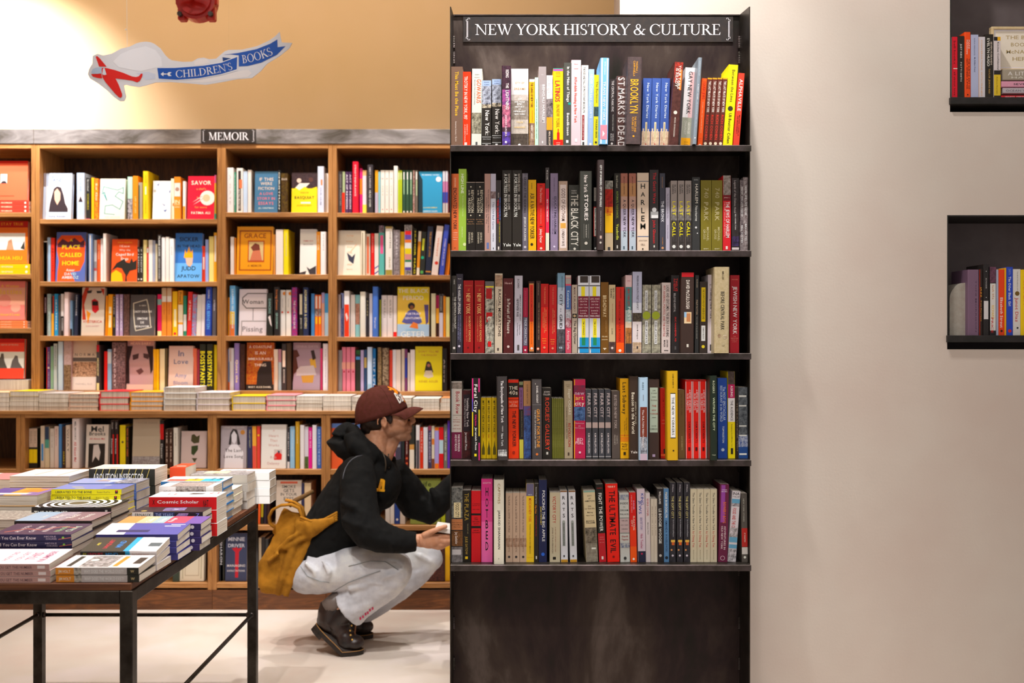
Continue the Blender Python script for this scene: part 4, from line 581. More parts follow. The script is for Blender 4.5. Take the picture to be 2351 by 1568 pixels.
527 540 656 0 1 0 H|6cb4ec|bFBD04A 715 745;bF0803A 745 771;tF4F8FC 664 755 56 40 LEAPING SELF DEFENSE|tall blue to orange spine
548 611 664 0 1 0 F|ecdee4|LF6A5A5E 98,674 30,674 12,684 12,698 26,708 98,708;h3A3034 693 78 Woman;r5A5054 50 52 708 736;LFA89CA0 98,738 10,738 10,770;h8A8084 756 76 Pissing|pale pink cover marked Woman Pissing
612.5 626 673 0 1 0 h|2f2b29|t8AB8B0 686 720 50 44 DANCING;PF0E8E8 20,728 60,724 90,750 60,745|black spine with a white figure
629 642 659 0 1 0 h|2b2826|tD8782E 665 712 50 40 Staring Contest;t9AC0B8 718 755 50 44 GROSSMAN|black spine with orange letters
643.5 655 666 0 2 13.2 p|f6f1ef|oF0941E 84 674 36;oE8401E 40 717 20;t9A9090 686 706 50 20 Ninth Street|white spine with orange and red dots
670 682 660 0 1 0 p|c81c6e~5a4aa0|tF4E8F0 690 755 50 44 THE LOVE YOU GAVE|magenta and purple spine
687 695.5 674 0 1 0 p|2e2a24|rF0E4C8 10 80 676 722;tE8E0D4 730 755 50 40 JENNETTE|black and cream spine
696 707.5 660 0 1 0 h|28305a|tE8D898 665 755 50 56 ADRIAN LENKER & OTHERS|navy spine with cream letters
714.5 722 674 0 1 0 p|4c8ecc||blue spine
723 730 677 0 2 7.8 p|fb6e1c|rFBE8DC 20 80 680 708;bC8B8B0~3A2A24 709 726;rFFC410 20 80 728 744|orange, black and yellow spine
738.5 745 672 0 1 0 p|f4b4a0|bB4A4D4 672 696|lilac and peach spine
745.5 754 674 0 1 0 p|4aa8ec|bBFE0F8 718 771|sky blue spine by the right post
'''),(897,'u','fourth shelf of the middle bay','''
521 525 802 0 1 0 p|a0b8ec|bD8641E 878 897|thin blue spine
525.5 537 799 0 1 0 p|f3ecee|rD8C8C4 0 50 800 830|white spine by the left post
538 549.5 788 0 1 0 h|8c74b4|tF8E08C 826 880 50 50 Quiet the|purple spine with yellow script
551 562 790 0 1 0 h|4a241c~2c1410||dark reddish spine
565 628 787 0 1 0 F|c8781c~a81c14|P2A2220 36,897 40,855 60,830 90,830 98,897;hF8E8E0 797 84 A COASTLINE;hF8E8E0 811 40 IS AN;hF8E8E0 825 90 IMMEASURABLE;hF8E8E0 839 44 THING;r2A2220 0 100 884 897;hF0E4D8 890 84 MARY ALICE DANIEL|dark red and ochre cover marked A COASTLINE
628.5 638 802 0 1 0 p|f3e9dc||cream spine right of the ochre cover
639 646 802 0 1 0 p|c890a8|bC0D8EC 832 897|pink over blue spine
647 657 789 0 1 0 h|3f3a38|rF4DCC8 10 86 805 843;tE8E0D8 848 880 50 40 MONTEFIORE|dark spine with a cream block
658 668 788 0 1 0 h|4c3626||dark brown spine
672 734.5 787 0 1 0 F|a8949e|hC8B8C0 796 84 GENNA DAVIS;P5A2E1C 0,804 14,804 24,818 12,822 20,850 4,860 0,880;PD8A83A 60,826 80,822 86,845 66,846;P3A2420 64,806 76,804 84,824 72,828;PD0C0C4 14,850 28,842 76,840 86,862 12,864;PC89438 30,864 78,862 74,880 36,880|grey-pink cover with a woman at a table
735.5 740 800 0 1 0 p|ec3c78||thin pink spine
741 753.5 789 0 1 0 H|f2eeF4|tB8B0C0 800 880 50 24 THE LIGHTNESS|white spine by the right post
'''),(488.5,'u','top shelf of the right bay','''
774 784 393 0 1 0 p|4e4a4a|tA8A4A4 400 470 50 40 SHADOW MOUNTAIN|dark grey spine by the left post
785 792 394 0 1 0 p|bcd0a0|bF0381C 441 488|green over red spine
793 800 394 0 2 8 p|4a2e58|tF0E8F0 400 478 50 60 ACT OF REVISION|dark purple spine with white letters
809 822.5 371 0 1 0 H|e21634|tF8D8D8 378 405 50 34 STEADY;tF8D8D8 406 450 50 34 ENDURANCE|tall red spine
826 832 387 0 1 0 p|f2288a|bFF8C1E 410 445|narrow pink and orange spine
832.5 842 391 0 1 0 p|f4e8ea|bF8C080 391 403;bFBE850 468 488|white spine with a yellow foot
843 856 378 0 1 0 H|3c3a3e|tD8D4D8 384 432 50 36 HEDY LAMARR;tE8E4E0 436 475 50 40 HEAD OVER|tall dark spine
861 868 391 0 1 0 p|ffae1c|bD0C4DC 441 488|amber over lilac spine
868.5 873 394 0 1 0 p|96d4e0||thin aqua spine
874 883 391 0 3 10 p|f8f0ee|hE87868 410 60 W;tF4B080 425 450 50 24 CITY;oE86A6A 50 479 16|white spine with a faint red letter
904 913 381 0 1 0 h|f8f2ee||taller white spine
914 918 391 0 2 4.8 p|cde028|rF4F0D8 30 70 396 412|thin lime spine
924 931 391 0 3 8 p|33543e|rF0ECEC 30 70 395 412;rB0D4A8 36 66 413 445;oE8E8E8 50 484 30|dark green spine with white head
948 952 391 0 1 0 p|8a5a50~d8b8b0||thin brown and pink spine
953 959 391 0 1 0 p|7a7060|rF4ECE8 30 80 394 412;rBED4A4 40 80 413 448|olive brown spine
961 1015 393 0 1 0 F|2f98ca|P12303E 0,395 16,412 18,488 0,488;hE0F0F8 401 74 PROMISING YOUNG;oFBF4EC 84 411 11;hF4E070 476 60 A LIVING REMEDY;hE4F0F8 484 60 HANNAH ALLEN|bright blue cover with a round white seal
1016.5 1022 393 0 2 6.3 p|c878a8|bD8D8E8 393 416;b3A4AB0 440 464;bD0C8C8 465 488|pink, white and blue spine
'''),(631.5,'u','second shelf of the right bay','''
775 828 529 0 1 0 F|efe2ce|hE8A878 541 30 To Fall;hE8A878 554 30 in Love;hE8A878 567 26 Drink;hE8A878 580 20 This;PF0C0A0 50,578 78,560 80,562 54,580;P3A3A48 38,580 60,590 74,582 66,606 46,598;hE8A878 607 22 Alice;hE8A878 618 26 Sparrow|cream cover with a small swimmer drawing
829 838 530 0 1 0 h|ecdfc8|r9A8468 20 50 534 631|cream spine beside the swimmer cover
840 850 537 0 1 0 p|f4e2d0|rFF6C38 24 70 543 627|cream spine with an orange stripe
852 859 536 0 1 0 p|ee2018|tF4A090 542 580 50 40 FRAGMENTS|red spine
860 869 536 0 1 0 p|f2e9e2|P4A4AA8 0,614 100,608 100,611 0,617;P4A4AA8 0,626 100,620 100,623 0,629|white spine with slanting blue lines
870 882 518 0 1 0 p|5bb8b0|b4A3438~B8A0A8 518 534;rEC5C98 24 84 540 582|teal spine with pink letters
885 901 520 0 1 0 h|f6f0ea|bB09A50 520 525;bA89A3C 619 631;t7A7060 530 570 70 26 WHITING;tB09838 590 615 60 24 STRAYED|white spine with gold ends
903 918 528 0 1 0 h|a8a0a4~605458|tE8E0E4 540 586 50 30 SANDS|grey photo spine
919 928 532 0 1 0 p|ffc906||plain yellow spine
929 945 516 0 1 0 h|f4f0f0|bB0A8B0~3A3034 516 530;bE82018 530 539;b6A4AB0 539 550;bF07A1E 550 557;bFBE010 570 583;bE89A90 583 596;b388A5A 596 601;b5A4AA8 613 620;b2A2024~C8C0C4 620 631|multicoloured banded spine
948 955 525 2 1 0 p|2e2a18|tF8E418 530 628 50 60 HUMOR MAG|black spine with yellow letters
956 962.5 531 5 1 0 p|fba01e|bFBF4E8 531 554;bFBF0E0 614 631|orange and white spine
963.5 974.5 532 5 1 0 p|34302e|PE8EC3A 20,548 70,548 60,575 20,575;o1EB48A 40 591 34;o5AB85A 40 624 34|black spine with green dots
976 989 520 6 1 0 h|262c44|tC88C2E 532 590 60 40 THE BEAUTY OF LIVING;bD8943A 622 625|navy spine with gold letters
990 1005 519 13 1 0 h|f6e4e2|tE87848 545 590 50 30 WEIGHT;oE83C2C 60 604 30|leaning pinkish white spine
1008 1019 516 13 1 0 h|4654c8|tE8DCF0 548 610 50 36 STORIES OF BLACK LIVES|leaning blue spine
1021 1030 560 8 1 0 p|ff8c10||leaning orange spine
'''),(773.5,'u','third shelf of the right bay','''
773 781.5 676 0 1 0 p|dac8c8||pinkish grey spine by the left post
782 789 673 0 1 0 p|9aa4e0|b2C3E8C~8A90C0 708 773|blue and lilac patterned spine
790 802 668 0 1 0 h|f6f0f0|bFB4012 699 773;PFBE8E0 20,722 50,718 80,730 50,738|white over red spine
805 815 677 0 1 0 p|f6ece4||cream white spine
816 826 677 0 1 0 p|8ecbd0|bA06A50~C89080 697 745|teal spine with a brown patch
827 839 670 0 1 0 h|f0ebe2||wide off-white spine
840 847 684 0 1 0 p|36343a|tE0D090 690 726 50 40 FACES|dark spine
848 855 674 0 1 0 p|f3eef0||white spine left of the tall blue one
855.5 868 658 0 1 0 H|4a7cdc|tE0E8FC 728 755 46 50 Warrior|tall blue spine
871 875 688 0 1 0 p|a0a414||thin olive spine
876 888.5 678 0 2 13.3 p|f3e6e4|t9A8A88 688 730 56 44 NUN WALKS|pinkish white spine
903 911 679 0 1 0 p|f6eeee|bEC1C1C 762 773|white spine with a red foot
912 985 659 0 1 0 F|f6cc4a|PF2D80C 0,659 98,659 98,692 0,676;bB0D0EC 745 773;hFFF0DC 668 96 THE BLACK;hFFF0DC 684 66 PERIOD;o2E2220 44 703 11;o9A5A3A 45 706 6;P5A5AA0 32,716 40,712 56,712 66,718 78,740 70,744 28,744 14,740;hF0E8F4 721 50 PORTRAIT;hF0E8F4 731 54 GENTLEMEN;PF08030 38,752 50,740 64,744 66,756;P5A4A8A 84,700 98,700 98,740 90,746;h8ACCEC 758 44 HAFIZAH;hE8F0F8 768 80 GETER|yellow cover marked THE BLACK PERIOD
990 1000 674 0 1 0 p|f2ebc8||cream spine right of the portrait cover
1001 1008 678 0 1 0 p|fcb020|bA81058 678 708;b3A1C14 742 773|magenta, yellow and black spine
1008.5 1017 675 0 1 0 p|e6e0f0|b4A4446 675 718;tE0D8DC 680 714 50 40 CHANGES|dark over white spine
1018 1023 680 0 1 0 p|fc9c10||thin orange spine
1024 1032 682 0 1 0 p|f8f0a0||pale yellow spine beside the steel bookcase
'''),(899,'u','fourth shelf of the right bay','''
773.5 783.5 804 0 1 0 p|a39798||grey spine by the left post
785 794 797 0 3 10.4 p|f0889c|bF8A898 832 848;rC83048 36 80 852 856|pink spine
817 827 804 0 1 0 p|2f2a20|b2C5A2A 804 814;b5098D8 819 826|black spine with a blue band
828 835 804 0 1 0 p|c0b0dc||lilac spine
836 842 803 0 1 0 p|34527c|bD0B060 821 845|navy spine with a gold band
843 854 797 0 1 0 H|c6d8f0|bA0C4DC 882 899|tall pale blue spine
855 862.5 800 0 1 0 p|1e82c8|tE8F4FC 822 890 50 70 SELF LIFE|blue spine with fat white letters
867 876 798 0 1 0 h|a08058~54402a||brown and cream spine
878 892 799 0 1 0 h|4a3020~b09878||dark brown photo spine
894 901 804 0 1 0 p|f04c34||red spine
901.5 909 803 0 1 0 p|f4eef2||white spine right of the red one
909.5 920 803 0 1 0 p|f3ded4||cream pink spine
922 929 801 0 1 0 p|ddc8b4||tan spine
929.5 935 802 0 1 0 p|7a3a6c|b2838A8 822 868|thin purple and blue spine
936 941 810 0 1 0 p|e8dcd4||thin cream spine
942 952.5 803 0 1 0 p|f6eeea||white spine left of the yellow cover
953 1014.5 796 0 1 0 F|efdc10|hD08A30 808 76 DON'T TELL ME;hD08A30 816 60 THE ENGLISH;P3A2A20 34,855 42,832 50,830 58,834 68,856;oB0705A 50 840 6;PD8C8B0 32,865 38,852 62,852 68,866 50,870;hC8902C 877 72 RENEE ADLER|yellow cover with a seated woman
1016 1026 800 0 1 0 p|25201e|tC8BCB8 824 880 40 34 Above|black spine beside the steel bookcase
'''),(1076.5,'l','shelf below the ledge, left bay','''
65 74.5 983 0 2 11 p|2e2822|bE0C4AC 984 1028;b3A3228 1028 1033;bFFD80E 1033 1065;tB09880 990 1020 50 40 ENIGMA|tan, yellow and black spine
93 102 978 0 1 0 p|e8d2bc|r5AA0D8 20 76 1020 1060|cream and blue spine
103 113 980 0 1 0 p|ecd8b4|b3A4A6A 980 1010;b5AA898 1010 1030|dark blue to cream spine
115 124 984 0 1 0 p|efe0d2|tA8948A 992 1030 50 24 GEORGE|cream spine with fine letters
125 134 979 0 1 0 p|f0dad0|tC86A5A 985 1025 50 30 Mona at Home|pinkish cream spine
135 141.5 974 0 1 0 p|5494d4||blue spine
143 150 980 0 1 0 p|4a342c|tE8D030 1038 1070 50 50 HARRY|dark brown spine
151 161 976 0 1 0 p|f0e2cc|t4A4038 984 1040 50 34 WHAT|cream spine left of the tall white one
165 181 961 0 1 0 H|f8eeec|t5A5A5A 968 1010 50 30 MEL BROOKS;tE04040 1015 1062 50 44 All About Me!|tall white spine with red script
196 247 976 0 1 0 F|eee0d6|h2E2A2A 986 60 Mel;h2E2A2A 997 74 Brooks;hD84040 1009 70 All About Me!;r2E2420 12 86 1020 1076;PE0D4CC 34,1024 56,1022 66,1040 60,1060 44,1050 30,1064|white cover with a laughing man's photo
254 262 965 0 2 9.2 p|302824|tE8E0D8 970 986 50 40 Chuck;rE02018 60 100 998 1076;tECE8E4 1008 1044 36 50 Klosterman|black spine with a red side
275 288 976 0 1 0 p|fae20e|o5A5030 50 1016 20|yellow spine
289 296 980 0 1 0 p|3a2a1c|tF07A30 984 1050 50 50 NOW GO OUT THERE|black spine with orange letters
303 366 963 0 1 0 F|c3ae98|hA89884 972 80 TAYLOR HARRIS;bB8B0B0~7A6E70 1050 1076|plain tan-grey cover
367 376 965 0 1 0 p|2c2826|rD81C1C 0 100 974 1010;tE8E0DC 1020 1056 50 50 Dancer|black spine with a red panel
379 387 985 0 2 9.2 p|4a2c20|tD8C0B0 990 1064 50 40 THE SMILE|dark brown spine
398 408 982 0 1 0 h|e9e1d6|t8A8478 995 1025 50 30 DAVID RAKOFF|off-white spine
415 473.5 991 0 1 0 F|cfb8b0|P4A4428 40,1000 50,998 60,1004 72,1000 70,1018 50,1020 38,1014;P3A4420 40,1026 66,1024 66,1034 50,1048 40,1044;P4A4428 42,1054 64,1054 54,1064|dusty pink cover with pressed flowers
'''),(1078,'l','shelf below the ledge, middle bay','''
506 565 979 0 1 0 F|b7abb0|hF8F4F4 983 80 LOUISE JAMES BROWN;P3A3034 30,1022 36,995 46,986 62,988 70,1005 76,1022 64,1024 62,1002 42,1002 40,1024;PE8E0E4 40,1000 50,990 62,1000 60,1014 52,1022 42,1014;PF4ECF0 14,1078 18,1040 40,1022 64,1022 88,1040 88,1078;oC8883A 84 994 9;h4A3838 1036 66 The Last;h4A3838 1050 76 Love Song|grey portrait cover marked The Last Love Song
568 579 980 0 1 0 p|393b62|tC8C88A 986 1030 50 30 THE LAST RESORT|navy spine
580 589 979 -1 1 0 p|ffb840|bF05A48 1025 1078|amber and coral spine
590 597 979 0 1 0 p|f0483c|oFFC828 50 1000 40|coral red spine
599 656 976 1 1 0 F|f7f0ee|hD8A8A0 990 8 A;hD8A8A0 1002 40 Heart;hD8A8A0 1013 32 That;hD8A8A0 1024 44 Works;rD8C8C0 52 84 1034 1058;PEC2820 52,1058 54,1046 70,1038 84,1046 82,1058;P3A4A5A 66,1036 76,1038 70,1046;hD8B0A8 1052 26 Rob;hD8B0A8 1066 50 Delaney|white cover with a small red photo
659.5 665 982 0 1 0 p|3b3536|bF4ECEC 1062 1078;tE0DCDC 992 1050 50 50 AND BREATHE|thin black spine
666 676.5 979 0 1 0 p|9cd0f4|tD8E8F4 990 1050 50 30 SIMULTANEOUS|light blue spine
678 687.5 968 0 1 0 H|cf9c22|tF4DCA0 980 1020 50 30 AUCTIONEER|tall mustard spine
689 698 976 0 1 0 h|f4ecee||white spine right of the mustard one
699 708 980 0 1 0 p|efe8ea|b6A8040~3A5020 1050 1078|white spine with green foliage
708.5 716.5 981 0 1 0 p|f0189a|tFBD8EC 990 1030 50 50 EMMA WAS|magenta spine
717 726.5 976 0 1 0 h|f4eef0||white spine right of the magenta one
727 738 980 0 1 0 p|3c74cc|tD8E4F8 985 1070 50 40 OUR PLACE IN THE WORLD|blue spine by the post
'''),(1078.5,'l','shelf below the ledge, right bay','''
761 830 973 0 1 0 F|f2642a|b6C92DC 973 984;h7A2A10 992 40 WILD|orange and blue cover behind the black hood
889 920 1012 0 1 0 F|4a4654|PC86A7A 0,1034 30,1012 60,1040 60,1078 0,1060;hF4F0F4 1025 90 FUTURE|dark cover with a pink swirl
922 928 1012 0 1 0 p|35383a||thin charcoal spine
930 938 993 0 1 0 p|5e1a18|tF0D8D0 996 1045 50 40 HOLLYWOOD;oE0603A 50 1054 36;oE0603A 50 1066 36|dark red spine
939.5 951.5 978 0 1 0 h|3a3832|bD8A050 1021 1033;bF8ECD8 1033 1078|black spine with a cream foot
955 963.5 976 0 1 0 h|f8f0f2|b5A565C 1011 1078|white over grey spine
964 971.5 981 0 1 0 p|f0401c|tF8D8C8 990 1040 50 40 MARTINI|orange-red spine
972 982 981 0 1 0 h|eeeaf0||plain white spine
983 990.5 978 0 1 0 p|4a4270|bB8486C 978 988;tD8D0E8 992 1065 50 50 THE BUDDHIST|purple-navy spine
991 997.5 978 0 1 0 p|f4e4cc|b8A4A2A 1055 1078;bF08A3A 1008 1022|cream and brown spine
998 1007.5 981 0 1 0 p|b6a8ea|bFF8420 981 989;bFF8420 1066 1078|lilac spine with orange ends
1008 1018 981 0 1 0 p|ee1c20|bC8E4F0 1011 1043|red spine with a pale blue band
1019 1027 975 0 1 0 p|7a7a6c|tE0E0D0 990 1060 50 44 WILD AND WISE|grey-green spine
1027.5 1033 966 0 1 0 p|6a38c8||thin violet spine beside the steel bookcase
'''),(1206.5,'l','second shelf below the ledge','''
592 597 1120 2 1 0 p|f2601e||orange spine behind the mustard bag
598.5 604 1122 2 1 0 p|28261e|bB8A01A 1150 1190|black spine with an olive patch
605.5 611.5 1120 2 1 0 p|2c2230||dark plum spine behind the mustard bag
613 619 1118 1 1 0 p|3a1c1c||dark red spine behind the mustard bag
633 691 1104 0 1 0 F|dccab4|rE06A4A 16 84 1107 1112;h5A5450 1119 56 SMOKE;h5A5450 1128 44 GETS;h5A5450 1137 66 IN YOUR;h5A5450 1147 40 EYES|cream cover marked SMOKE GETS IN YOUR EYES
692.5 698 1109 0 1 0 p|3a3a5c||thin navy spine right of the cream cover
699 714 1109 0 1 0 p|e8b890|bE8C8A0 1109 1206|peach spine
885 895 1112 0 1 0 p|ece4e0||white spine below the sleeve
896 905 1114 0 1 0 p|f2eae6||second white spine below the sleeve
906 917.5 1112 0 1 0 p|2a4a9c|oF0F0F4 50 1196 24|blue and white spine below the sleeve
918.5 930 1114 0 1 0 p|e8dccc||cream spine below the sleeve
942 1011 1100 0 1 0 F|9cac50|h3A4420 1113 40 Life;h6A7A38 1190 44 Wolfe|green cover marked Life
1012.5 1022 1104 0 1 0 p|dce82a||lime spine
1023.5 1033 1110 0 1 0 p|4a4a50||charcoal spine beside the steel bookcase
'''),(1338,'l','lowest wooden shelf','''
396 411 1228 0 1 0 h|3a463a||dark green spine under the table corner
412.5 468 1225 0 1 0 F|e6dac4|LFB8A888 12,1332 12,1240 88,1240 88,1332;LFC8B898 22,1325 22,1250 78,1250 78,1325 22,1325|cream cover with rounded frames
496 505 1232 0 1 0 p|2c2c34|tE8E8EC 1244 1300 50 60 SHARON|black spine with white letters
506 515 1230 0 1 0 p|34302f||dark brown spine left of the red figure cover
517 566 1226 0 1 0 F|3c4264|hD8DCE8 1240 80 MINNIE;hD8DCE8 1255 80 DRIVER;PC82030 28,1262 46,1260 50,1258 56,1262 78,1260 62,1270 60,1330 46,1330 44,1270;hE0D8DC 1302 86 MANAGING;hE0D8DC 1314 84 EXPECTATIONS|navy cover with a red figure
594 600 1235 0 1 0 p|b0a088||cream spine behind the table leg
601 608 1233 0 1 0 p|2a2826||black spine behind the table leg
609 616 1238 0 1 0 p|3a3a36||charcoal spine behind the table leg
662 672 1250 0 1 0 p|f05a1e||orange spine behind the seated jeans
934 946 1248 0 1 0 p|5a6a50||green spine behind the knee
947 957 1245 0 1 0 p|f2e87a||pale yellow spine beside the knee
958 962 1245 0 1 0 p|b01820||thin red spine beside the knee
963.5 1021 1235 0 1 0 F|6a3a2c~2c1c1a|PA05038 10,1338 20,1300 50,1290 60,1320|brown photo cover under the hand
1022 1033 1230 0 1 0 p|ffc20c||yellow spine beside the steel bookcase
''')]
# face-out books of the leftmost bay on their little piles: x0 x1 ytop ybot cover art look
BAY0=[(-12,62,367,459,'ff6a44','rD81C10 0 100 367 373;rF4ECE8 16 36 398 420;P3A2E30 16,420 22,414 32,414 36,420;rE04A2A 2 60 448 450','red-orange cover with a small white photo'),
(-12,62,506,605,'ff7a1e','bC81810 506 521;hF2A020 513 70 STAY TRUE;rF4ECE4 10 92 534 573;PC89070 34,573 40,552 50,548 58,573;P3A3A30 78,570 90,552 92,573;hFFCC10 592 70 HUA HSU','orange cover marked STAY TRUE'),
(-14,56,645,735,'fb8878','bF8B090 660 700;hFFC84A 656 60 A Woman;hFFC84A 669 80 Battles;oF49A88 34 690 20;oF8A890 70 706 16;hFFC040 722 70 Edouard Louis','coral cover with a blurred face'),
(-14,54,778,870,'ff4a30','bD01410 778 787;bE8E4E0 808 846;P5A5450 8,846 12,826 20,820 22,812 30,812 34,830 44,846;P6A6460 54,846 60,828 66,822 70,816 78,818 82,832 96,846;hFBC0A8 792 60 NERVE OF PEOPLE','red cover with a photo of two people')]
# little piles: x0 x1 ytop ybot n cover spine-or-pages look
PILES=[('s',-14,66,460,488,3,'f8402c','red spine in the pile of three under the top left cover'),
('s',-14,69,606,629.5,2,'ffce06','yellow spine in the pile of two under STAY TRUE'),
('s',-14,63,736,753.5,3,'fc8a50','coral spine in the pile of three under the blurred face'),
('f',-14,65,872,895.5,8,'e6dede','paperback in the pile of eight under the photo of two people')]
LEDGE=[(-46,21,900,4,'e8c8a0'),(22,88,897,4,'f2cc10'),(89,156,902,4,'c0b8b0'),(157.5,226,903,4,'d8b8a0'),(228,296,897,3,'e02c34'),(298,373,899,4,'f0a41c'),(375,449,888,4,'e8e4e4'),(451.5,528,900,3,'e8dce0'),(531,609,908,2,'e8c41c'),(610.5,678,906,3,'f090a0'),(680,740,908,4,'e8e0e0'),(741.5,806,908,3,'d8c8c0'),(808,872,910,3,'c8c0bc'),(874,945,912,4,'d8cfc8'),(947,1009,914,4,'e8e4e0'),(1011,1075,913,3,'e09a60')]
# ---------------------------------------------------------------- surfaces
def surface(name,cols,scale=(1,1,1),rough=.5,metal=0,bump=0,detail=6,nscale=3,dist=0,bumpscale=None,spec=.4,rr=None,cut=(.35,.65)):
    m,nt,b=nodes(name)
    tc=N(nt,'ShaderNodeTexCoord'); mp=N(nt,'ShaderNodeMapping'); mp.inputs['Scale'].default_value=scale
    no=N(nt,'ShaderNodeTexNoise',Scale=nscale,Detail=detail,Roughness=.6,Distortion=dist)
    nt.links.new(tc.outputs['Object'],mp.inputs[0]); nt.links.new(mp.outputs[0],no.inputs['Vector'])
    n=len(cols)
    nt.links.new(ramp(nt,no.outputs['Fac'],[(cut[0]+(cut[1]-cut[0])*i/max(1,n-1),lin(c)) for i,c in enumerate(cols)]),b.inputs['Base Color'])
    b.inputs['Roughness'].default_value=rough; b.inputs['Metallic'].default_value=metal
    b.inputs['Specular IOR Level'].default_value=spec
    if rr:
        mr=N(nt,'ShaderNodeMapRange'); mr.inputs['To Min'].default_value=rr[0]; mr.inputs['To Max'].default_value=rr[1]
        mr.inputs['From Min'].default_value=.35; mr.inputs['From Max'].default_value=.65
        nt.links.new(no.outputs['Fac'],mr.inputs['Value']); nt.links.new(mr.outputs[0],b.inputs['Roughness'])
    if bump:
        bp=N(nt,'ShaderNodeBump'); bp.inputs['Strength'].default_value=bump; bp.inputs['Distance'].default_value=.002
        n2=N(nt,'ShaderNodeTexNoise',Scale=bumpscale or nscale*6,Detail=4.0)
        nt.links.new(mp.outputs[0],n2.inputs['Vector']); nt.links.new(n2.outputs['Fac'],bp.inputs['Height']); nt.links.new(bp.outputs[0],b.inputs['Normal'])
    return m
STEEL=surface('blackened_steel',['1d1815','2a231f','3c342f','5c534d'],(1.6,1,.7),rough=.42,metal=.45,nscale=3.2,detail=9,dist=.35,spec=.3,rr=(.4,.58),cut=(.36,.68))
STEELD=surface('dark_steel_bar',['2a2522','4a423d'],(1,1,1),rough=.4,metal=.8,nscale=14,detail=6)
LIP=surface('worn_steel_edge',['3f3834','5c534e'],(1,1,1),rough=.45,metal=.7,nscale=22,detail=6)
BAND=surface('raw_steel_band',['6b625e','8f8784','a8a2a2'],(1,1,3),rough=.45,metal=.55,nscale=5,detail=8,dist=.8)
def wood(name,cols,scale,dist=2.2,rough=.45):
    return surface(name,cols,scale,rough=rough,nscale=2.4,detail=7,dist=dist,bump=.15,cut=(.32,.68))
WOODH=wood('walnut_shelf_edge',['8a5a30','b07a44','c08c54'],(1.2,14,22))
WOODV=wood('walnut_upright',['8a5a30','ac7640','bd8850'],(22,14,1.2))
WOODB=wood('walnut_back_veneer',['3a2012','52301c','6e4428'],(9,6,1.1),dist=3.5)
WOODD=wood('walnut_plinth',['4e2a14','6a3c1e','855028'],(1.3,8,12),dist=3)
WOODT=wood('walnut_table_top',['4a2818','6a3c24','7d4a2c'],(1.3,12,14))
WALLB=surface('tan_plaster',['d4b48a','dcbe96'],nscale=1.2,rough=.8,detail=3,bump=.05,bumpscale=160)
WALLR=surface('cream_plaster',['dac9be','e3d3c9'],nscale=1.4,rough=.75,detail=4,bump=.12,bumpscale=120)
FLOOR=surface('polished_concrete',['c6b5aa','cfc0b6','d6cac2'],(1,1,1),nscale=1.6,rough=.35,detail=8,dist=.3,rr=(.28,.45))
BLACK=surface('black_paint',['1c1817','2a2624'],nscale=30,rough=.6)
NICHE=surface('dark_niche_paint',['6a5c5a','766866'],nscale=8,rough=.75)
SIGNB=surface('black_sign_board',['1d1413','2a1f1d'],nscale=60,rough=.6)
WHITE=surface('sign_white',['e6e0e6','f0eaf0'],nscale=20,rough=.5)
# ---------------------------------------------------------------- room shell
def struct(name,mb,**k):
    o=mb.build(name); o['kind']='structure'; return o
YB=5.42
m=MB(); m.box(-4.2,3.6,-2.2,5.6,-.05,0,FLOOR); struct('floor',m)
m=MB(); m.box(-4.2,3.6,-2.2,5.6,3.6,3.65,'e8e0d8'); struct('ceiling',m)
m=MB(); m.box(-4.2,3.6,YB,YB+.1,0,3.6,WALLB); struct('wall_back',m)
m=MB(); m.box(-4.25,-4.2,-2.2,YB,0,3.6,WALLB); struct('wall_left',m)
YW=3.2; XE=X(1423,YW)
# right wall with two niches cut into it
nx0=X(2181,YW); nx0b=X(2174.5,YW); nx1=X(2700,YW)
n1=(Z(225,YW),Z(-260,YW)); n2=(Z(770,YW),Z(494,YW)); nd=.2
m=MB()
yb2=YW+.31
def wallbox(x0,x1,z0,z1): m.box(x0,x1,YW,yb2,z0,z1,WALLR)
m.box(XE,nx0b,YW,X(0,0)+YW+.18,0,3.6,WALLR)
wallbox(nx1,3.6,0,3.6); wallbox(nx0b,nx1,0,n2[0]-.045); wallbox(nx0b,nx1,n2[1],n1[0]-.045); wallbox(nx0b,nx1,n1[1],3.6); wallbox(nx0b,nx0,n1[0]-.045,n1[1])
m.box(nx0b,nx1,YW+nd,yb2,n2[0]-.045,n2[1],NICHE); m.box(nx0,nx1,YW+nd,yb2,n1[0]-.045,n1[1],NICHE)
struct('wall_right',m)
for i,(a,(z0,z1)) in enumerate(((nx0,n1),(nx0b,n2))):
    t=thing('niche_shelf',['black metal shelf box set in the cream wall, upper of two','black metal shelf box set in the cream wall, lower of two'][i],'shelf',(a,YW,z0),'wall niches')
    q=MB(); q.box(0,.004,.0,nd,0,z1-z0,BLACK); q.box(nx1-a-.004,nx1-a,.0,nd,0,z1-z0,BLACK); q.box(.004,nx1-a-.004,0,nd,z1-z0-.004,z1-z0,BLACK); q.box(0.004,nx1-a-.004,nd-.004,nd,0,z1-z0-.004,NICHE); q.build('lining',t)
    q=MB(); q.cbox(-.003,nx1-a+.003,-.012,nd,-.022,0,.001,BLACK); q.build('ledge',t)
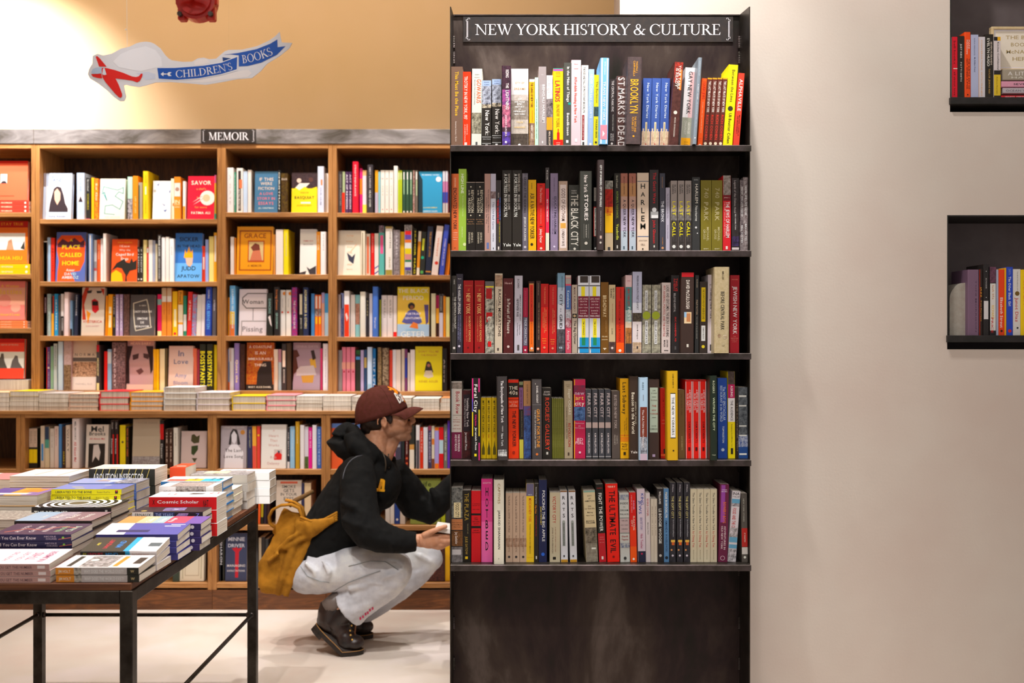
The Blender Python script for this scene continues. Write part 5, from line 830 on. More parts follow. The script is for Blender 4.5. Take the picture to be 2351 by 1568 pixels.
# ---------------------------------------------------------------- black steel bookcase
YL=3.02; YS=3.045; YBK=3.178
SX0=X(1033.2,YS); SX1=X(1722.3,YS); TOPZ=2.372
sb=thing('steel_bookcase','tall blackened steel bookcase against the cream wall, five shelves of books','bookcase',((SX0+SX1)/2,YBK,0))
def S_(mb,name,**k): 
    o=mb.build(name,sb,**k); o.matrix_parent_inverse=Matrix.Translation((-(SX0+SX1)/2,-YBK,0)); return o
m=MB(); m.box(SX0,SX1,YBK+.0002,YBK+.004,0,TOPZ,STEEL); m.box(SX0+.0035,SX1-.0035,YBK-.006,YBK,TOPZ-.003,TOPZ,LIP); S_(m,'back_panel')
for s,x in ((1,SX0),(-1,SX1)):
    m=MB()
    a,b=(x,x+.003) if s>0 else (x-.003,x)
    vs=[(a,YS,0),(b,YS,0),(b,YBK,0),(a,YBK,0),(a,YS,2.354),(b,YS,2.354),(b,YBK,TOPZ),(a,YBK,TOPZ)]
    m.mesh(vs,[(0,3,2,1),(4,5,6,7),(0,1,5,4),(2,3,7,6),(3,0,4,7),(1,2,6,5)],STEELD)
    xi=b+.002 if s>0 else a-.002
    for z in (2.30,2.25,1.86,1.55,1.23,.95,.62,.45,.32):
        for k in range(7): m.ball((xi,YBK-.004,z-k*.0055),(.004,.004,.0036),LIP,6,4)
    S_(m,'side_panel')
lips=[333,575,811,1056,1297]
SHZ=[Z(y,YL) for y in lips]
for z in SHZ:
    m=MB(); m.box(SX0+.006,SX1-.006,YL+.003,YBK,z-.004,z,STEELD)
    x0=X(1033.5,YL); x1=X(1725,YL)
    m.cbox(x0,x1,YL,YL+.006,z-.019,z-.0001,.0012,LIP); m.box(x0+.002,SX0+.006,YL+.004,YS+.002,z-.004,z,LIP); m.box(SX1-.006,x1-.002,YL+.004,YS+.002,z-.004,z,LIP)
    S_(m,'shelf')
# section sign
YP=YBK-.014
def signplate(name,label,x0,x1,y0,y1,Yp,txt,tx0,tx1,ty,ch,parent=None):
    zx0,zx1,z0,z1=X(x0,Yp),X(x1,Yp),Z(y1,Yp),Z(y0,Yp)
    m=MB(); m.cbox(0,zx1-zx0,0,.004,0,z1-z0,.0008,SIGNB)
    S=Surf(m,(0,0,0),(1,0,0),(0,0,1),(0,-1,0),zx1-zx0,z1-z0)
    k=Yp/F
    S.text(txt,(tx0-x0)*k,(y1-ty)*k,(tx1-tx0)*k,ch*k,WHITE,serif=True)
    w=zx1-zx0; h=z1-z0; u=h*.1; t=h*.022
    for s in (0,1):
        g=lambda a:(a if s==0 else w-a)
        for dx in (0,t*1.6):
            S.line([(g(u*1.5+dx),u*1.9),(g(u*1.5+dx),h-u*1.9)],t*.7,WHITE)
        for v in (0,1):
            q=lambda b:(b if v==0 else h-b)
            S.line([(g(u*1.5),q(u*1.9)),(g(u*1.2),q(u*1.9)),(g(u*1.2),q(u*1.4)),(g(u*1.9),q(u*1.4)),(g(u*1.9),q(u*.8)),(g(u*2.6),q(u*.8)),(g(u*2.6),q(u*1.2))],t*.6,WHITE)
    o=m.build(name); o.location=(zx0,Yp,z0)
    return tag(o,label,'sign')
signplate('section_sign','long black sign reading NEW YORK HISTORY & CULTURE atop the steel bookcase',1063,1683.5,37,96.5,YBK-.0042,'NEW YORK HISTORY & CULTURE',1091,1655,80,24.5)
# ---------------------------------------------------------------- wooden wall shelving
YU=5.13; YLO=4.93; LZ=Z(943,YLO)
UX=[-3.42,-2.455,-1.497,-.925,.04]
UNITS=[('leftmost wooden bay with face-out books',[(488,498),(629.5,640),(753.5,764.5),(895.5,906)]),
 ('tall wooden bay under the MEMOIR sign',[(503,513.5),(646.5,657),(771,782.5),(897,908)]),
 ('narrow middle wooden bay right of the MEMOIR sign',[(487.5,498),(630,641),(771,782.5),(897,908)]),
 ('wooden bay partly hidden by the steel bookcase',[(488.5,498.5),(631.5,641.5),(773.5,783.5),(899,909)])]
TZ=Z(330,YU)
def wbox(t,name,x0,x1,y0,y1,z0,z1,mat,c=.0012):
    m=MB(); m.cbox(x0,x1,y0,y1,z0,z1,c,mat); return m.build(name,t)
TV=.0215
for i,(lab,boards) in enumerate(UNITS):
    x0,x1=UX[i]+.0004,UX[i+1]-.0004; w=x1-x0
    t=thing('bookshelf_bay',lab,'bookshelf',(x0,YU,LZ),'upper bays of the wooden shelving')
    H=TZ-LZ
    wbox(t,'side_panel',0,TV,0,YB-YU-.002,0,H,WOODV); wbox(t,'side_panel',w-TV,w,0,YB-YU-.002,0,H,WOODV)
    wbox(t,'back_panel',TV,w-TV,YB-YU-.012,YB-YU-.004,0,H-.02,WOODB)
    wbox(t,'top_board',TV,w-TV,.0,YB-YU-.013,H-.0245,H,WOODH)
    for a,b in boards: wbox(t,'shelf',TV,w-TV,.001,YB-YU-.013,Z(b,YU)-LZ,Z(a,YU)-LZ,WOODH)
    wbox(t,'apron',TV,w-TV,.02,.04,0,Z(boards[-1][1],YU)-LZ-.001,WOODD)
LX=[-3.42,-2.434,-1.485,-.922,.04]
LLAB=['leftmost lower wooden bay, cut by the photo edge','lower wooden bay behind the book table','lower wooden bay between table and crouching man','lower wooden bay behind the crouching man']
LB=Z(951,YLO)
for i in range(4):
    x0,x1=LX[i]+.0004,LX[i+1]-.0004; w=x1-x0
    t=thing('low_bookshelf',LLAB[i],'bookshelf',(x0,YLO,0),'lower bays of the wooden shelving')
    H=LB-.0005; D=YB-YLO-.002
    wbox(t,'side_panel',0,TV,0,D,.1,H,WOODV); wbox(t,'side_panel',w-TV,w,0,D,.1,H,WOODV)
    wbox(t,'back_panel',TV,w-TV,D-.012,D-.004,.1,H,WOODB)
    wbox(t,'top_rail',TV,w-TV,0,D-.013,H-.0175,H,WOODH)
    for a,b in ((1077.5,1089.5),(1206.5,1217.5),(1338.5,1350)): wbox(t,'shelf',TV,w-TV,.001,D-.013,Z(b,YLO),Z(a,YLO),WOODH)
    wbox(t,'plinth',0,w,.004,.02,0.0,.099,WOODD); 
m=MB(); m.cbox(-3.42,.04,YLO-.006,YB-.002,LB,LZ-.0005,.001,WOODH); tag(m.build('ledge_board'),'long wooden ledge board carrying the row of stacked paperbacks','ledge')
bx=[-3.42,X(78,YU)-.001,X(78,YU)+.001,.04]
for a,b,l in ((bx[0],bx[1],'short raw steel fascia strip at the far left above the wooden bays'),(bx[2],bx[3],'long raw steel fascia strip carrying the MEMOIR sign')):
    m=MB(); m.cbox(a,b,YU-.004,YU+.004,TZ+.0005,Z(297,YU),.0008,BAND); m.box(a,b,YU+.004,YB-.003,TZ+.0005,TZ+.004,BAND); tag(m.build('steel_fascia'),l,'fascia','steel fascia strips')
signplate('memoir_sign','small black sign reading MEMOIR on the steel fascia strip',461.5,587.5,296,328,YU-.0084,'MEMOIR',479,571,321.5,17.5)
# ---------------------------------------------------------------- shelved books
def short(l): return l
def place_rows(rows,Yof,zof,groupof,wherefn,bay):
    for ri,row in enumerate(rows):
        yb=row[0]; lines=[l for l in row[-1].strip().split('\n') if l.strip()]
        for ln in lines:
            geo,cover,spec,look=ln.split('|')
            g=geo.split(); x0,x1,yt,lean=map(float,g[:4]); n=int(g[4]); step=float(g[5]); kind=g[6]
            Y=Yof(row,kind); zb=zof(row)
            tt=[t for t in spec.split(';') if t and t[0]=='t']
            if look.startswith('='):
                title=''
                if tt:
                    best=max(tt,key=lambda t:(float(t.split(' ')[4])*abs(float(t.split(' ')[2])-float(t.split(' ')[1]))))
                    title=' '.join(best.split(' ')[5:])
                else:
                    hs=[' '.join(t.split(' ')[3:]) for t in spec.split(';') if t and t[0]=='h' and len(t.split(' ')[3])<=1]
                    title=''.join(hs)
                title=dict(NAMEFIX).get(title,title)
                lk=look[1:].split(' with ',1); base=lk[0]+' spine'+(' with '+lk[1] if len(lk)>1 else '')
                if title.startswith('with '): base+=' '+title
                elif title and title.strip(): base+=' titled '+' '.join(title.split()[:5])
            else: base=look
            W=(x1-x0)/F*Y; k=Y/F
            proto=None
            for c in range(n):
                xx=x0+c*step
                lab=base
                if n==2: lab=['left','right'][c]+' of two: '+base
                elif n>2: lab={0:'leftmost',n-1:'rightmost'}.get(c,(['','second','third','fourth','fifth','sixth'][c] if c<6 else ''))+' of the '+['','','','three','four','five','six'][n]+': '+base
                lab=fit(lab,wherefn(row))
                ya=yt if n==1 else yt
                H=(yb-yt)*k if row[1]!='x' else 0
                H=Z(yt,Y)-zb
                f=kind=='F'
                D=(.024 if f else (DH if kind in 'hH' else DP)) if bay else ((.138 if kind in 'hH' else .112))
                if bay and not f: D=.15 if kind in 'hH' else .13
                Yp=Y
                X0=X(xx,Y)
                if not bay: X0=min(max(X0,SX0+.0036),SX1-.0036-W)
                else:
                    xs=UX if row[1]=='u' else LX
                    for a_,b_ in zip(xs,xs[1:]):
                        if a_<X0+W/2<b_: X0=min(max(X0,a_+.0235),b_-.0235-W)
                loc=Vector((X0,Yp,zb+.0003))
                ang=math.atan2(lean*k,H)
                if proto is None:
                    o=book(uniq(lab),groupof(row),W,H,D,'p' if f else kind,cover,spec,yt,yb,face=f); proto=o
                else:
                    o=proto.copy(); C.objects.link(o); o['label']=uniq(lab)
                    for ch in proto.children: c2=ch.copy(); C.objects.link(c2); c2.parent=o
                if f:
                    o.rotation_euler=(-.07,0,0)
                    loc.z+=.024*.07; o.location=loc
                else:
                    if ang>0:   # rests on its right lower corner
                        R=Matrix.Rotation(ang,4,'Y'); piv=Vector((W,0,0)); o.location=loc+piv-(R.to_3x3()@piv)
                    else: o.location=loc
                    o.rotation_euler=(0,ang,0)
                BOOKS.append((o,(x1-x0)*(yb-yt)))
NAMEFIX=[('PHILLIP LOPATE','WATERFRONT'),('SAM ROBERTS','A HISTORY OF NEW YORK'),('FEAR','FEAR CITY'),('CALL','LAST CALL'),('PARK','740 PARK'),('GRID','CITY ON A GRID'),('JEWS','KING of JEWS'),('FLOATING','FLOATING CITY'),('LIGHTNING','RIDING THE LIGHTNING'),('FIRSTS','NEW YORK CITY FIRSTS'),('PHILIP PAYTON',''),('The Gotti Wars','with red lettering'),('HARLEM GALLERY','HARLEM SUPPER SHUFFLE'),('PHILIP',''),('MARK KURLANSKY','THE BIG OYSTER'),('DAVID McCULLOUGH','with a small bridge picture'),('AMANDA WASIELEWSKI','MADE IN BROOKLYN'),('JARROD SHANAHAN','CAPTIVES'),("CAPTIVES","CAPTIVES"),('PENGUIN',''),('THE NEW YORKERS','in a framed white panel'),('CARL BERNSTEIN','with large letters'),('The Silent Traveller in New York','The Silent Traveller'),('JULIE SATOW','THE PLAZA'),('Nick Tosches','KING of JEWS'),('Johnny Dwyer','The Districts'),('JOE FLOOD','THE FIRES'),('Jeremiah Moss','Feral City'),('ERIC MANHEIMER, MD','TWELVE PATIENTS'),('CHARLIE','' )]
def fit(lab,where):
    n=lambda t:len(t.replace('/',' ').replace("'",' ').replace('-',' ').split())
    if n(lab)+n(where)<=16 or not where: return (lab+' '+where).strip() if where or n(lab)<=16 else ' '.join(lab.split()[:15])
    w2=where.replace('on the ','').replace(' of the ',', ').replace(' below the ledge,',' below ledge,')
    w=lab.split()
    while n(' '.join(w))+n(w2)>16: w=w[:-1]
    return ' '.join(w)+', '+w2
DP=.13; DH=.15
place_rows(FRONT,lambda r,k:(3.008 if k=='H' else (3.03 if k=='h' else 3.058)),lambda r:SHZ[['top','second','third','fourth','lowest'].index(r[1])],
  lambda r:'books on the %s shelf of the steel bookcase'%r[1],lambda r:'on the %s steel shelf'%r[1],False)
def zback(r):
    Yf=YU if r[1]=='u' else YLO
    return Z(r[0],Yf)
def yback(r,k):
    Yf=YU if r[1]=='u' else YLO
    return Yf+(.028 if k=='F' else (.02 if k in 'hH' else .04))
place_rows(BACK,yback,zback,lambda r:'books on the '+r[2],lambda r:'on the '+r[2],True)
for x0,x1,yt,yb,cov,spec,look in BAY0:
    Y=YU+.03; o=book(uniq(look+' on its pile in the leftmost bay'),'face-out books of the leftmost bay',(x1-x0)/F*Y,(yb-yt)/F*Y-.001,.022,'p',cov,spec,yt,yb,face=True)
    o.location=(X(x0,Y),Y,Z(yb,YU+.01)+.0012); o.rotation_euler=(-.06,0,0)
def flat_book(label,group,x0,x1,Yn,z0,th,D,cover,mode,spec='',kind='p',tilt=0,dx=0,art_top=None,yaw=0,tmpl=None,pages=True):
    """book lying flat; mode s spine, f fore-edge, t tail towards the room; x0,x1 world, near edge at Yn"""
    L=x1-x0
    if tmpl is None:
        if mode=='t': o=book(label,group,th,D,L,kind,cover,'',0,100,top_art=art_top,pages=pages)
        else: o=book(label,group,th,L,D,kind,cover,spec,0,100,top_art=art_top,pages=pages)
    else:
        o=tmpl.copy(); C.objects.link(o); o['label']=label
        for ch in tmpl.children: c2=ch.copy(); C.objects.link(c2); c2.parent=o
    if mode=='s': R=Matrix.Rotation(-PI/2,4,'Y'); loc=Vector((x1+dx,Yn,z0))          # x->z, z->-x
    elif mode=='f': R=Matrix.Rotation(PI,4,'Z')@Matrix.Rotation(-PI/2,4,'Y'); loc=Vector((x0+dx,Yn+D,z0))
    else: R=Matrix(((0,1,0,0),(0,0,1,0),(1,0,0,0),(0,0,0,1))); loc=Vector((x0+dx,Yn,z0))
    if tilt: R=Matrix.Rotation(tilt,4,'X')@R
    if yaw:
        c=Vector(((x0+x1)/2,Yn+D/2,0)); Q=Matrix.Rotation(yaw,4,'Z'); R=Q@R; loc=Q.to_3x3()@(loc-c)+c
    o.rotation_euler=R.to_euler(); o.location=loc
    return o
ORD=['lowest','second lowest','third lowest','fourth lowest','fifth from the bottom','sixth from the bottom','seventh from the bottom','eighth from the bottom','ninth from the bottom','tenth from the bottom']
def ordn(i,n): return 'topmost' if i==n-1 else ORD[i]
for mode,x0,x1,yt,yb,n,cov,look in PILES:
    Y=YU+.014; k=Y/F; z0=Z(yb,YU)+.0003; th=(yb-yt)*k/n-.0006; tm=None
    for i in range(n):
        o=flat_book(uniq(ordn(i,n)+' '+look),'books in the piles of the leftmost bay',X(x0,Y),X(x1,Y),Y,z0+i*(th+.0005),th,.15,cov,mode,'tFFE8C0 12 52 50 40 A WOMAN;oF8F0E0 50 90 26' if mode=='s' else '',tmpl=tm); tm=tm or o
STN=['white-edged','cream-edged']
for si,(x0,x1,yt,n,cov) in enumerate(LEDGE):
    Y=YLO+.004; k=Y/F; z0=LZ; tot=(942-yt)*k; th=tot/n-.0004; tm=None
    hardc=si in (3,4,5,6,7,8,9)
    place=['far left, beside the left photo edge','left of the yellow-topped MEMOIR bay start','third from the left','fourth from the left','fifth from the left, red-topped','sixth from the left, amber-topped','seventh from the left, under the In Love cover','eighth from the left, by the post','thick yellow pair of the middle bay','pink-topped, middle bay','white-topped, middle bay','behind the right bay post','just left of the brown cap','hidden behind the brown cap','right of the cap brim','beside the steel bookcase'][si]
    for i in range(n):
        sh=random.uniform(-.003,.003) if hardc else random.uniform(-.001,.001)
        o=flat_book(uniq(fit(ordn(i,n)+' book of ledge pile '+place,'')),'piles of books on the wooden ledge',X(x0,Y)+.001,X(x1,Y)-.001,Y+random.uniform(0,.004),z0+i*(th+.0003),th,.192,cov if (hardc or i==n-1) else 'e6d8c8','t','h' if 0 else '',kind='h' if hardc else 'p',dx=sh,tmpl=None if i==n-1 else tm)
        if tm is None: tm=o
# ---------------------------------------------------------------- niche books
def niche(a,z0,rows,Yb,where,grp):
    for x0,x1,yt,yb,kind,cov,spec,look in rows:
        k=Yb/F; H=(yb-yt)*k
        o=book(uniq(look+' '+where),grp,(x1-x0)*k,H,.12,kind,cov,spec,yt,yb); o.location=(X(x0,Yb),Yb,z0+.0003)
YN=YW+.004
niche(0,n1[0],[(2182,2185,82,222,'p','d8d4cc','','thin white spine against the left side'),
(2186,2198.5,81,222,'p','d8122a','t5A0A10 90 144 46 40 bell hooks;rF0D0C8 20 100 153 155;t6A0C12 161 216 46 34 all about love','red spine titled all about love'),
(2199,2214,79,222,'p','2a2421','tF0ECE8 97 130 50 26 JUST KIDS;tE0D8D4 139 184 50 24 PATTI SMITH','black spine titled JUST KIDS'),
(2214.5,2229,70,222,'h','fa5012','tFFE8DC 88 110 74 26 MARK;tFFE8DC 88 121 38 26 MANSON;t3A140A 131 202 74 26 THE SUBTLE ART OF;t3A140A 131 202 38 26 NOT GIVING A F*CK;o3A140A 50 214 14','orange spine titled THE SUBTLE ART'),
(2229.5,2246.5,76,222,'p','b6bcdc','t5A6088 84 124 46 16 ELENA FERRANTE;t3A4068 128 162 50 20 My Brilliant Friend','pale lavender-blue spine'),
(2247,2262,81,222,'p','dcd2dc','rF0A040 0 5 82 222;tE8B080 88 218 46 26 CONVERSATIONS WITH FRIENDS','white spine with faint gold letters'),
(2262.5,2281,75,222,'p','2d2622','tF8F0E8 84 149 36 34 EVELYN HUGO;tF0E0D0 92 146 74 20 SEVEN HUSBANDS;tC8A050 154 212 48 22 TAYLOR JENKINS REID','black spine titled EVELYN HUGO'),
(2281.5,2297.5,81,222,'p','e0d4d4','rF0B820 54 100 81 90;r2A2624 0 54 81 90;t4A4444 93 157 64 30 Kitchen Confidential;b2A2624 158 168;bE8C02A 168 216;t8A6A10 172 212 48 24 Anthony Bourdain;b2A2624 216 222','white, black and yellow spine titled Kitchen Confidential')],YN,'in the upper wall niche','books in the upper wall niche')
niche(0,n2[0],[(2222,2248,616,767,'h','82607c','t4A3448 640 760 74 12 TONI MORRISON','broad mauve spine'),
(2248.5,2256,615,767,'p','2a1c14','rE83A1C 0 16 616 767;tF0A82A 656 680 54 44 JAZZ;tE0A040 686 735 54 34 Toni Morrison','thin black spine titled JAZZ'),
(2257.5,2271,604,767,'h','2a2624','tE0DCD8 635 660 50 20 ZZ PACKER;rE0DCDC 0 92 688 730;oE8E4E4 50 620 8;oE8E4E4 50 680 8','black spine with a white label'),
(2272,2287,610,767,'p','2a2222~1c1820','b7A4A60~4A2A3A 610 646;rE8E0D8 6 96 648 756;tC88A4A 652 685 54 34 lush life;tF0C030 698 730 50 44 RICHARD;tD02028 726 762 40 36 PRICE','white and purple spine titled lush life'),
(2287.5,2292.5,616,767,'p','b0b4d0','','very thin lavender spine'),
(2293,2306,616,767,'p','f4420e','tFFF4EC 680 750 50 52 Elizabeth Strout;o3A1408 50 757 22','orange-red spine with white letters'),
(2306.5,2310.5,612,767,'p','f8b414','','thin amber spine'),
(2311,2325.5,610,767,'p','2a4cc0','tF4F4FC 632 700 50 44 The Other Black Girl;oE8241C 50 757 28;t8AA0E0 614 628 50 40 ZAKIYA','royal blue spine titled The Other Black Girl'),
(2326,2343,615,767,'p','e4e0da','o7A5A1C 56 671 32;tD04038 680 737 50 46 Junot Diaz;o3A3A38 60 750 14;t8A8480 620 665 60 14 The Brief Wondrous Life','off-white spine with a bronze dot'),
(2343.5,2362,616,767,'h','ffd404','tF08A1C 640 700 50 40 OPEN CITY','yellow spine at the photo edge')],YN+.002,'in the lower wall niche','books in the lower wall niche')
# pile and frame in the upper niche
Y=YN; k=Y/F
for i,(x0,x1,yt,yb,cov,sp,look,kd) in enumerate([(2299,2440,215,222,'e02432','tFFE8E8 6 40 50 50 WHITE TEETH','lowest book of the niche pile, thin and red','p'),(2303,2440,201,214.5,'c0b4bc','t6A6470 5 60 50 42 OCEAN VUONG','grey-pink book of the niche pile, above the red one','h'),(2299,2440,185.5,200,'e89cb4','tF8F0F4 12 14 50 50 .;t3A3038 20 70 50 38 SEVERANCE','pink book in the niche pile','h'),(2303,2440,158,184,'a89c8c','tE8E0D8 8 80 62 40 A LITTLE LIFE;tE0D8D0 14 70 22 20 HANYA','thick grey-brown topmost book of the niche pile','h')]):
    flat_book(uniq(look),'pile in the upper wall niche',X(x0,Y),X(x1,Y),Y+.002,Z(yb,Y)+.0003 if i else n1[0]+.0003,(yb-yt)*k-.0006,.14,cov,'s',sp,kd)
t=thing('picture_frame','gold-edged framed notice standing on the niche book pile','frame',(X(2287,Y),Y+.03,Z(157,Y)))
w=.2; h=(157-54)*k
m=MB(); GOLD=surface('gold_frame',['e8c890','f6e0b8'],nscale=30,rough=.35,metal=.3)
for b in ((0,w,h-.008,h),(0,w,0,.008),(0,.008,.008,h-.008),(w-.008,w,.008,h-.008)): m.cbox(b[0],b[1],0,.018,b[2],b[3],.001,GOLD)
m.build('frame_rim',t)
m=MB(); m.box(.008,w-.008,.006,.012,.008,h-.008,'f4eef4'); S=Surf(m,(.016,.006,.014),(1,0,0),(0,0,1),(0,-1,0),w-.032,h-.028); S.rect(0,S.w,0,S.h,'f6ecd8')
for i,(tx,wd) in enumerate((('THE BEST',.62),('BOOKS',.42),('McNALLY',.6),('HERE',.36))):
    S.text(tx,S.w*(.5-wd/2),S.h*(.78-.2*i),S.w*wd,S.h*.1,'c0a878')
m.build('notice',t)
# bookend
m=MB(); pts=[]
YE=YN+.02; k=YE/F
x0,x1,xi=X(2180,YE),X(2237,YE),X(2219,YE)-.0; z0=n2[0]+.0003; zt=Z(649,YE); zi=Z(696,YE)
R=.036
out=[(x0,z0)]+[(x0+R*1.5*(1-math.cos(a)),zt-R*1.5*(1-math.sin(a))) for a in [PI/2*i/8 for i in range(9)]]+[(x1,zt),(x1,zi)]+[(xi+.02*(1-math.sin(a)),zi-.02*(1-math.cos(a))) for a in [PI/2*i/6 for i in range(7)]]+[(xi,z0)]
n=len(out); vs=[(x,YE,z) for x,z in out]+[(x,YE+.09,z) for x,z in out]
CONC=surface('pale_concrete',['a89c94','b8aea6'],nscale=40,rough=.8)
m.mesh(vs,[tuple(range(n)),tuple(range(2*n-1,n-1,-1))]+[(i,i+n,(i+1)%n+n,(i+1)%n) for i in range(n)],CONC)
tag(m.build('bookend'),'curved pale concrete bookend in the lower wall niche','bookend')
# ---------------------------------------------------------------- hanging aeroplane sign
YA=4.0
def zp(x,y): return (X(180+x/4.521,YA),Z(y/4.521,YA))
m=MB()
OUT=[(150,580),(200,558),(260,575),(350,555),(440,505),(530,485),(600,450),(650,437),(700,432),(750,438),(790,455),(850,500),(900,570),(935,605),(970,625),(1080,642),(1180,640),(1240,605),(1300,598),(1360,615),(1430,608),(1490,555),(1520,532),(1560,518),(1700,515),(1850,480),(1980,420),(2050,370),(2088,330),(2110,440),(2218,445),(2190,500),(2090,580),(1960,660),(1890,740),(1800,810),(1650,820),(1500,850),(1320,880),(1150,865),(950,850),(800,855),(720,880),(630,903),(540,890),(490,878),(470,885),(480,940),(492,1000),(485,1030),(470,1048),(430,1050),(370,1010),(300,940),(210,870),(120,815),(98,770),(110,720),(145,660)]
from mathutils.geometry import tessellate_polygon
def flatshape(mb,pts,Yf,mat,thick=0,back=None):
    q=[Vector((zp(*p)[0],zp(*p)[1],0)) for p in pts]; tri=tessellate_polygon([q])
    vs=[(v.x,Yf,v.y) for v in q]
    fs=[]
    for t in tri:
        a,b,c=(q[i] for i in t); n=(b-a).cross(c-a).z
        fs.append(tuple(t) if n>0 else tuple(reversed(t)))
    mb.mesh(vs,fs,mat)
    if thick:
        n=len(q); mb.mesh([(v.x,Yf,v.y) for v in q]+[(v.x,Yf+thick,v.y) for v in q],[tuple(n+i for i in reversed(f)) for f in fs]+[(i,(i+1)%n,(i+1)%n+n,i+n) for i in range(n)],mat)
flatshape(m,OUT,YA,'e4e4ee',.004)
def L_(pts,mat,k): flatshape(m,pts,YA-.0004*k,mat)
L_([(360,640),(440,560),(560,510),(700,480),(800,520),(860,600),(870,690),(640,740),(420,700)],'f2f0f6',1)
L_([(1200,640),(1260,612),(1330,612),(1370,650),(1300,670),(1210,680)],'f4ecec',1)
L_([(1700,730),(1760,720),(1800,760),(1760,800),(1500,830),(1300,860),(1100,845),(1250,826),(1500,780)],'f4ecec',1)
L_([(600,760),(720,745),(800,770),(800,820),(700,830)],'d4dcec',1)
BL='1c56b4'; RD='e8261e'
L_([(1500,570),(1660,550),(1850,510),(1990,455),(2065,410),(2068,490),(2150,480),(2060,570),(1900,650),(1760,685),(1665,690),(1665,575),(1580,565)],BL,2)
L_([(1495,595),(1600,608),(1650,590),(1640,640),(1502,645)],'16407e',2)
L_([(820,700),(1000,700),(1300,676),(1480,646),(1660,580),(1652,732),(1480,780),(1250,822),(1020,838),(832,825)],'f0f0f6',3)
L_([(820,707),(1000,706),(1300,683),(1480,654),(1650,592),(1645,720),(1480,770),(1250,813),(1020,829),(835,818)],BL,4)
L_([(180,590),(195,582),(222,605),(295,693),(215,690)],RD,3)
L_([(240,704),(300,708),(380,728),(470,758),(560,795),(600,800),(628,792),(650,765),(668,765),(665,790),(640,840),(612,856),(560,838),(480,826),(385,815),(250,800)],RD,3)
L_([(246,795),(385,812),(420,880),(455,975),(455,1000),(440,1016),(420,1008),(380,970),(330,910),(280,850)],RD,4)
L_([(132,770),(240,765),(248,815),(200,810),(150,795)],RD,3)
L_([(135,750),(150,718),(190,702),(247,700),(235,762),(200,768),(140,766)],'bcd0e4',4)
L_([(256,716),(272,706),(294,776),(262,780),(250,768)],'e0e8f0',5)
L_([(855,770),(885,748),(885,764),(925,766),(925,774),(885,776),(885,795)],'f4f2f8',6); L_([(918,770),(940,750),(970,752),(950,770),(970,790),(940,792)],'f4f2f8',6)
def path_text(txt,p0,p1,p2,cap0,mat,k):
    vs,fs,w,cap=text_geo(txt,True); out=[]
    for x,y in vs:
        t=x/w; bx=(1-t)**2*p0[0]+2*t*(1-t)*p1[0]+t*t*p2[0]; by=(1-t)**2*p0[1]+2*t*(1-t)*p1[1]+t*t*p2[1]
        dx=2*(1-t)*(p1[0]-p0[0])+2*t*(p2[0]-p1[0]); dy=2*(1-t)*(p1[1]-p0[1])+2*t*(p2[1]-p1[1]); L=math.hypot(dx,dy)
        px=bx+dy/L*y*cap0; py=by-dx/L*y*cap0
        a,b=zp(px,py); out.append((a,YA-.0004*k,b))
    for i,f in enumerate(fs):
        for j in f: out[j]=(out[j][0],out[j][1]-.00004*(i%9),out[j][2])
    m.mesh(out,fs,mat)
path_text("CHILDREN'S",(1012,808),(1330,795),(1608,722),76,'f4f2f8',6)
path_text("BOOKS",(1706,660),(1860,640),(2028,566),84,'f4f2f8',6)
o=m.build('aeroplane_sign'); tag(o,"hanging cut-out sign with a red aeroplane towing a blue CHILDREN'S BOOKS banner",'sign')
q=MB(); x,z=zp(505,487); q.tube([(x,YA+.002,z-.004),(x-.012,YA+.002,3.598)],.0008,'e8e8e8',6); q.ball((x-.006,YA+.002,zp(0,305)[1]),.003,'e8e8e8',8,5); q.build('thread',o)
q=MB(); x,z=zp(1560,519); q.tube([(x,YA+.002,z-.004),(x,YA+.002,3.598)],.0003,'c8b090',5); q.build('thread',o)
# ---------------------------------------------------------------- red sprinkler pipe
REDP=surface('red_enamel',['a8140c','c81e12'],nscale=20,rough=.3,spec=.6)
YP_=4.3; c=Vector((X(453,YP_),YP_,Z(4,YP_)))
sp=thing('sprinkler_pipe','red enamelled sprinkler pipe coupling with a handwheel at the top edge','pipe',tuple(c))
def cyl(mb,a,b,r,mat,n=28): mb.tube([a,b],r,mat,n)
m=MB(); m.smooth=False; cyl(m,(-.16,-.30,3.598-c.z),(-.01,-.02,.03),.042,REDP); m.build('pipe',sp)
m=MB(); cyl(m,(0,-.03,0),(0,.03,0),.084,REDP); cyl(m,(0,-.042,0),(0,.042,0),.068,REDP)
for s in (-1,1): m.cbox(s*.062-.018,s*.062+.018,-.02,.02,-.085,-.02,.006,REDP); m.cbox(s*.075-.014,s*.075+.014,-.02,.02,-.02,.035,.006,REDP)
m.build('coupling',sp)
for s in (-1,1):
    m=MB(); cyl(m,(s*.066,-.036,-.062),(s*.066,.03,-.062),.011,LIP,6); m.build('bolt',sp)
m=MB(); m.smooth=True; hw=Vector((-.012,-.10,-.006)); R=.052
m.tube([hw+Vector((R*math.cos(2*PI*i/28),R*.7*math.sin(2*PI*i/28),0)) for i in range(29)],.0075,'f04a18',8)
for i in range(3): m.tube([hw,hw+Vector((R*math.cos(2.1*i),R*.7*math.sin(2.1*i),0))],.005,'f04a18',6)
m.tube([hw,hw+Vector((0,.08,.05))],.009,REDP,8); m.build('handwheel',sp)
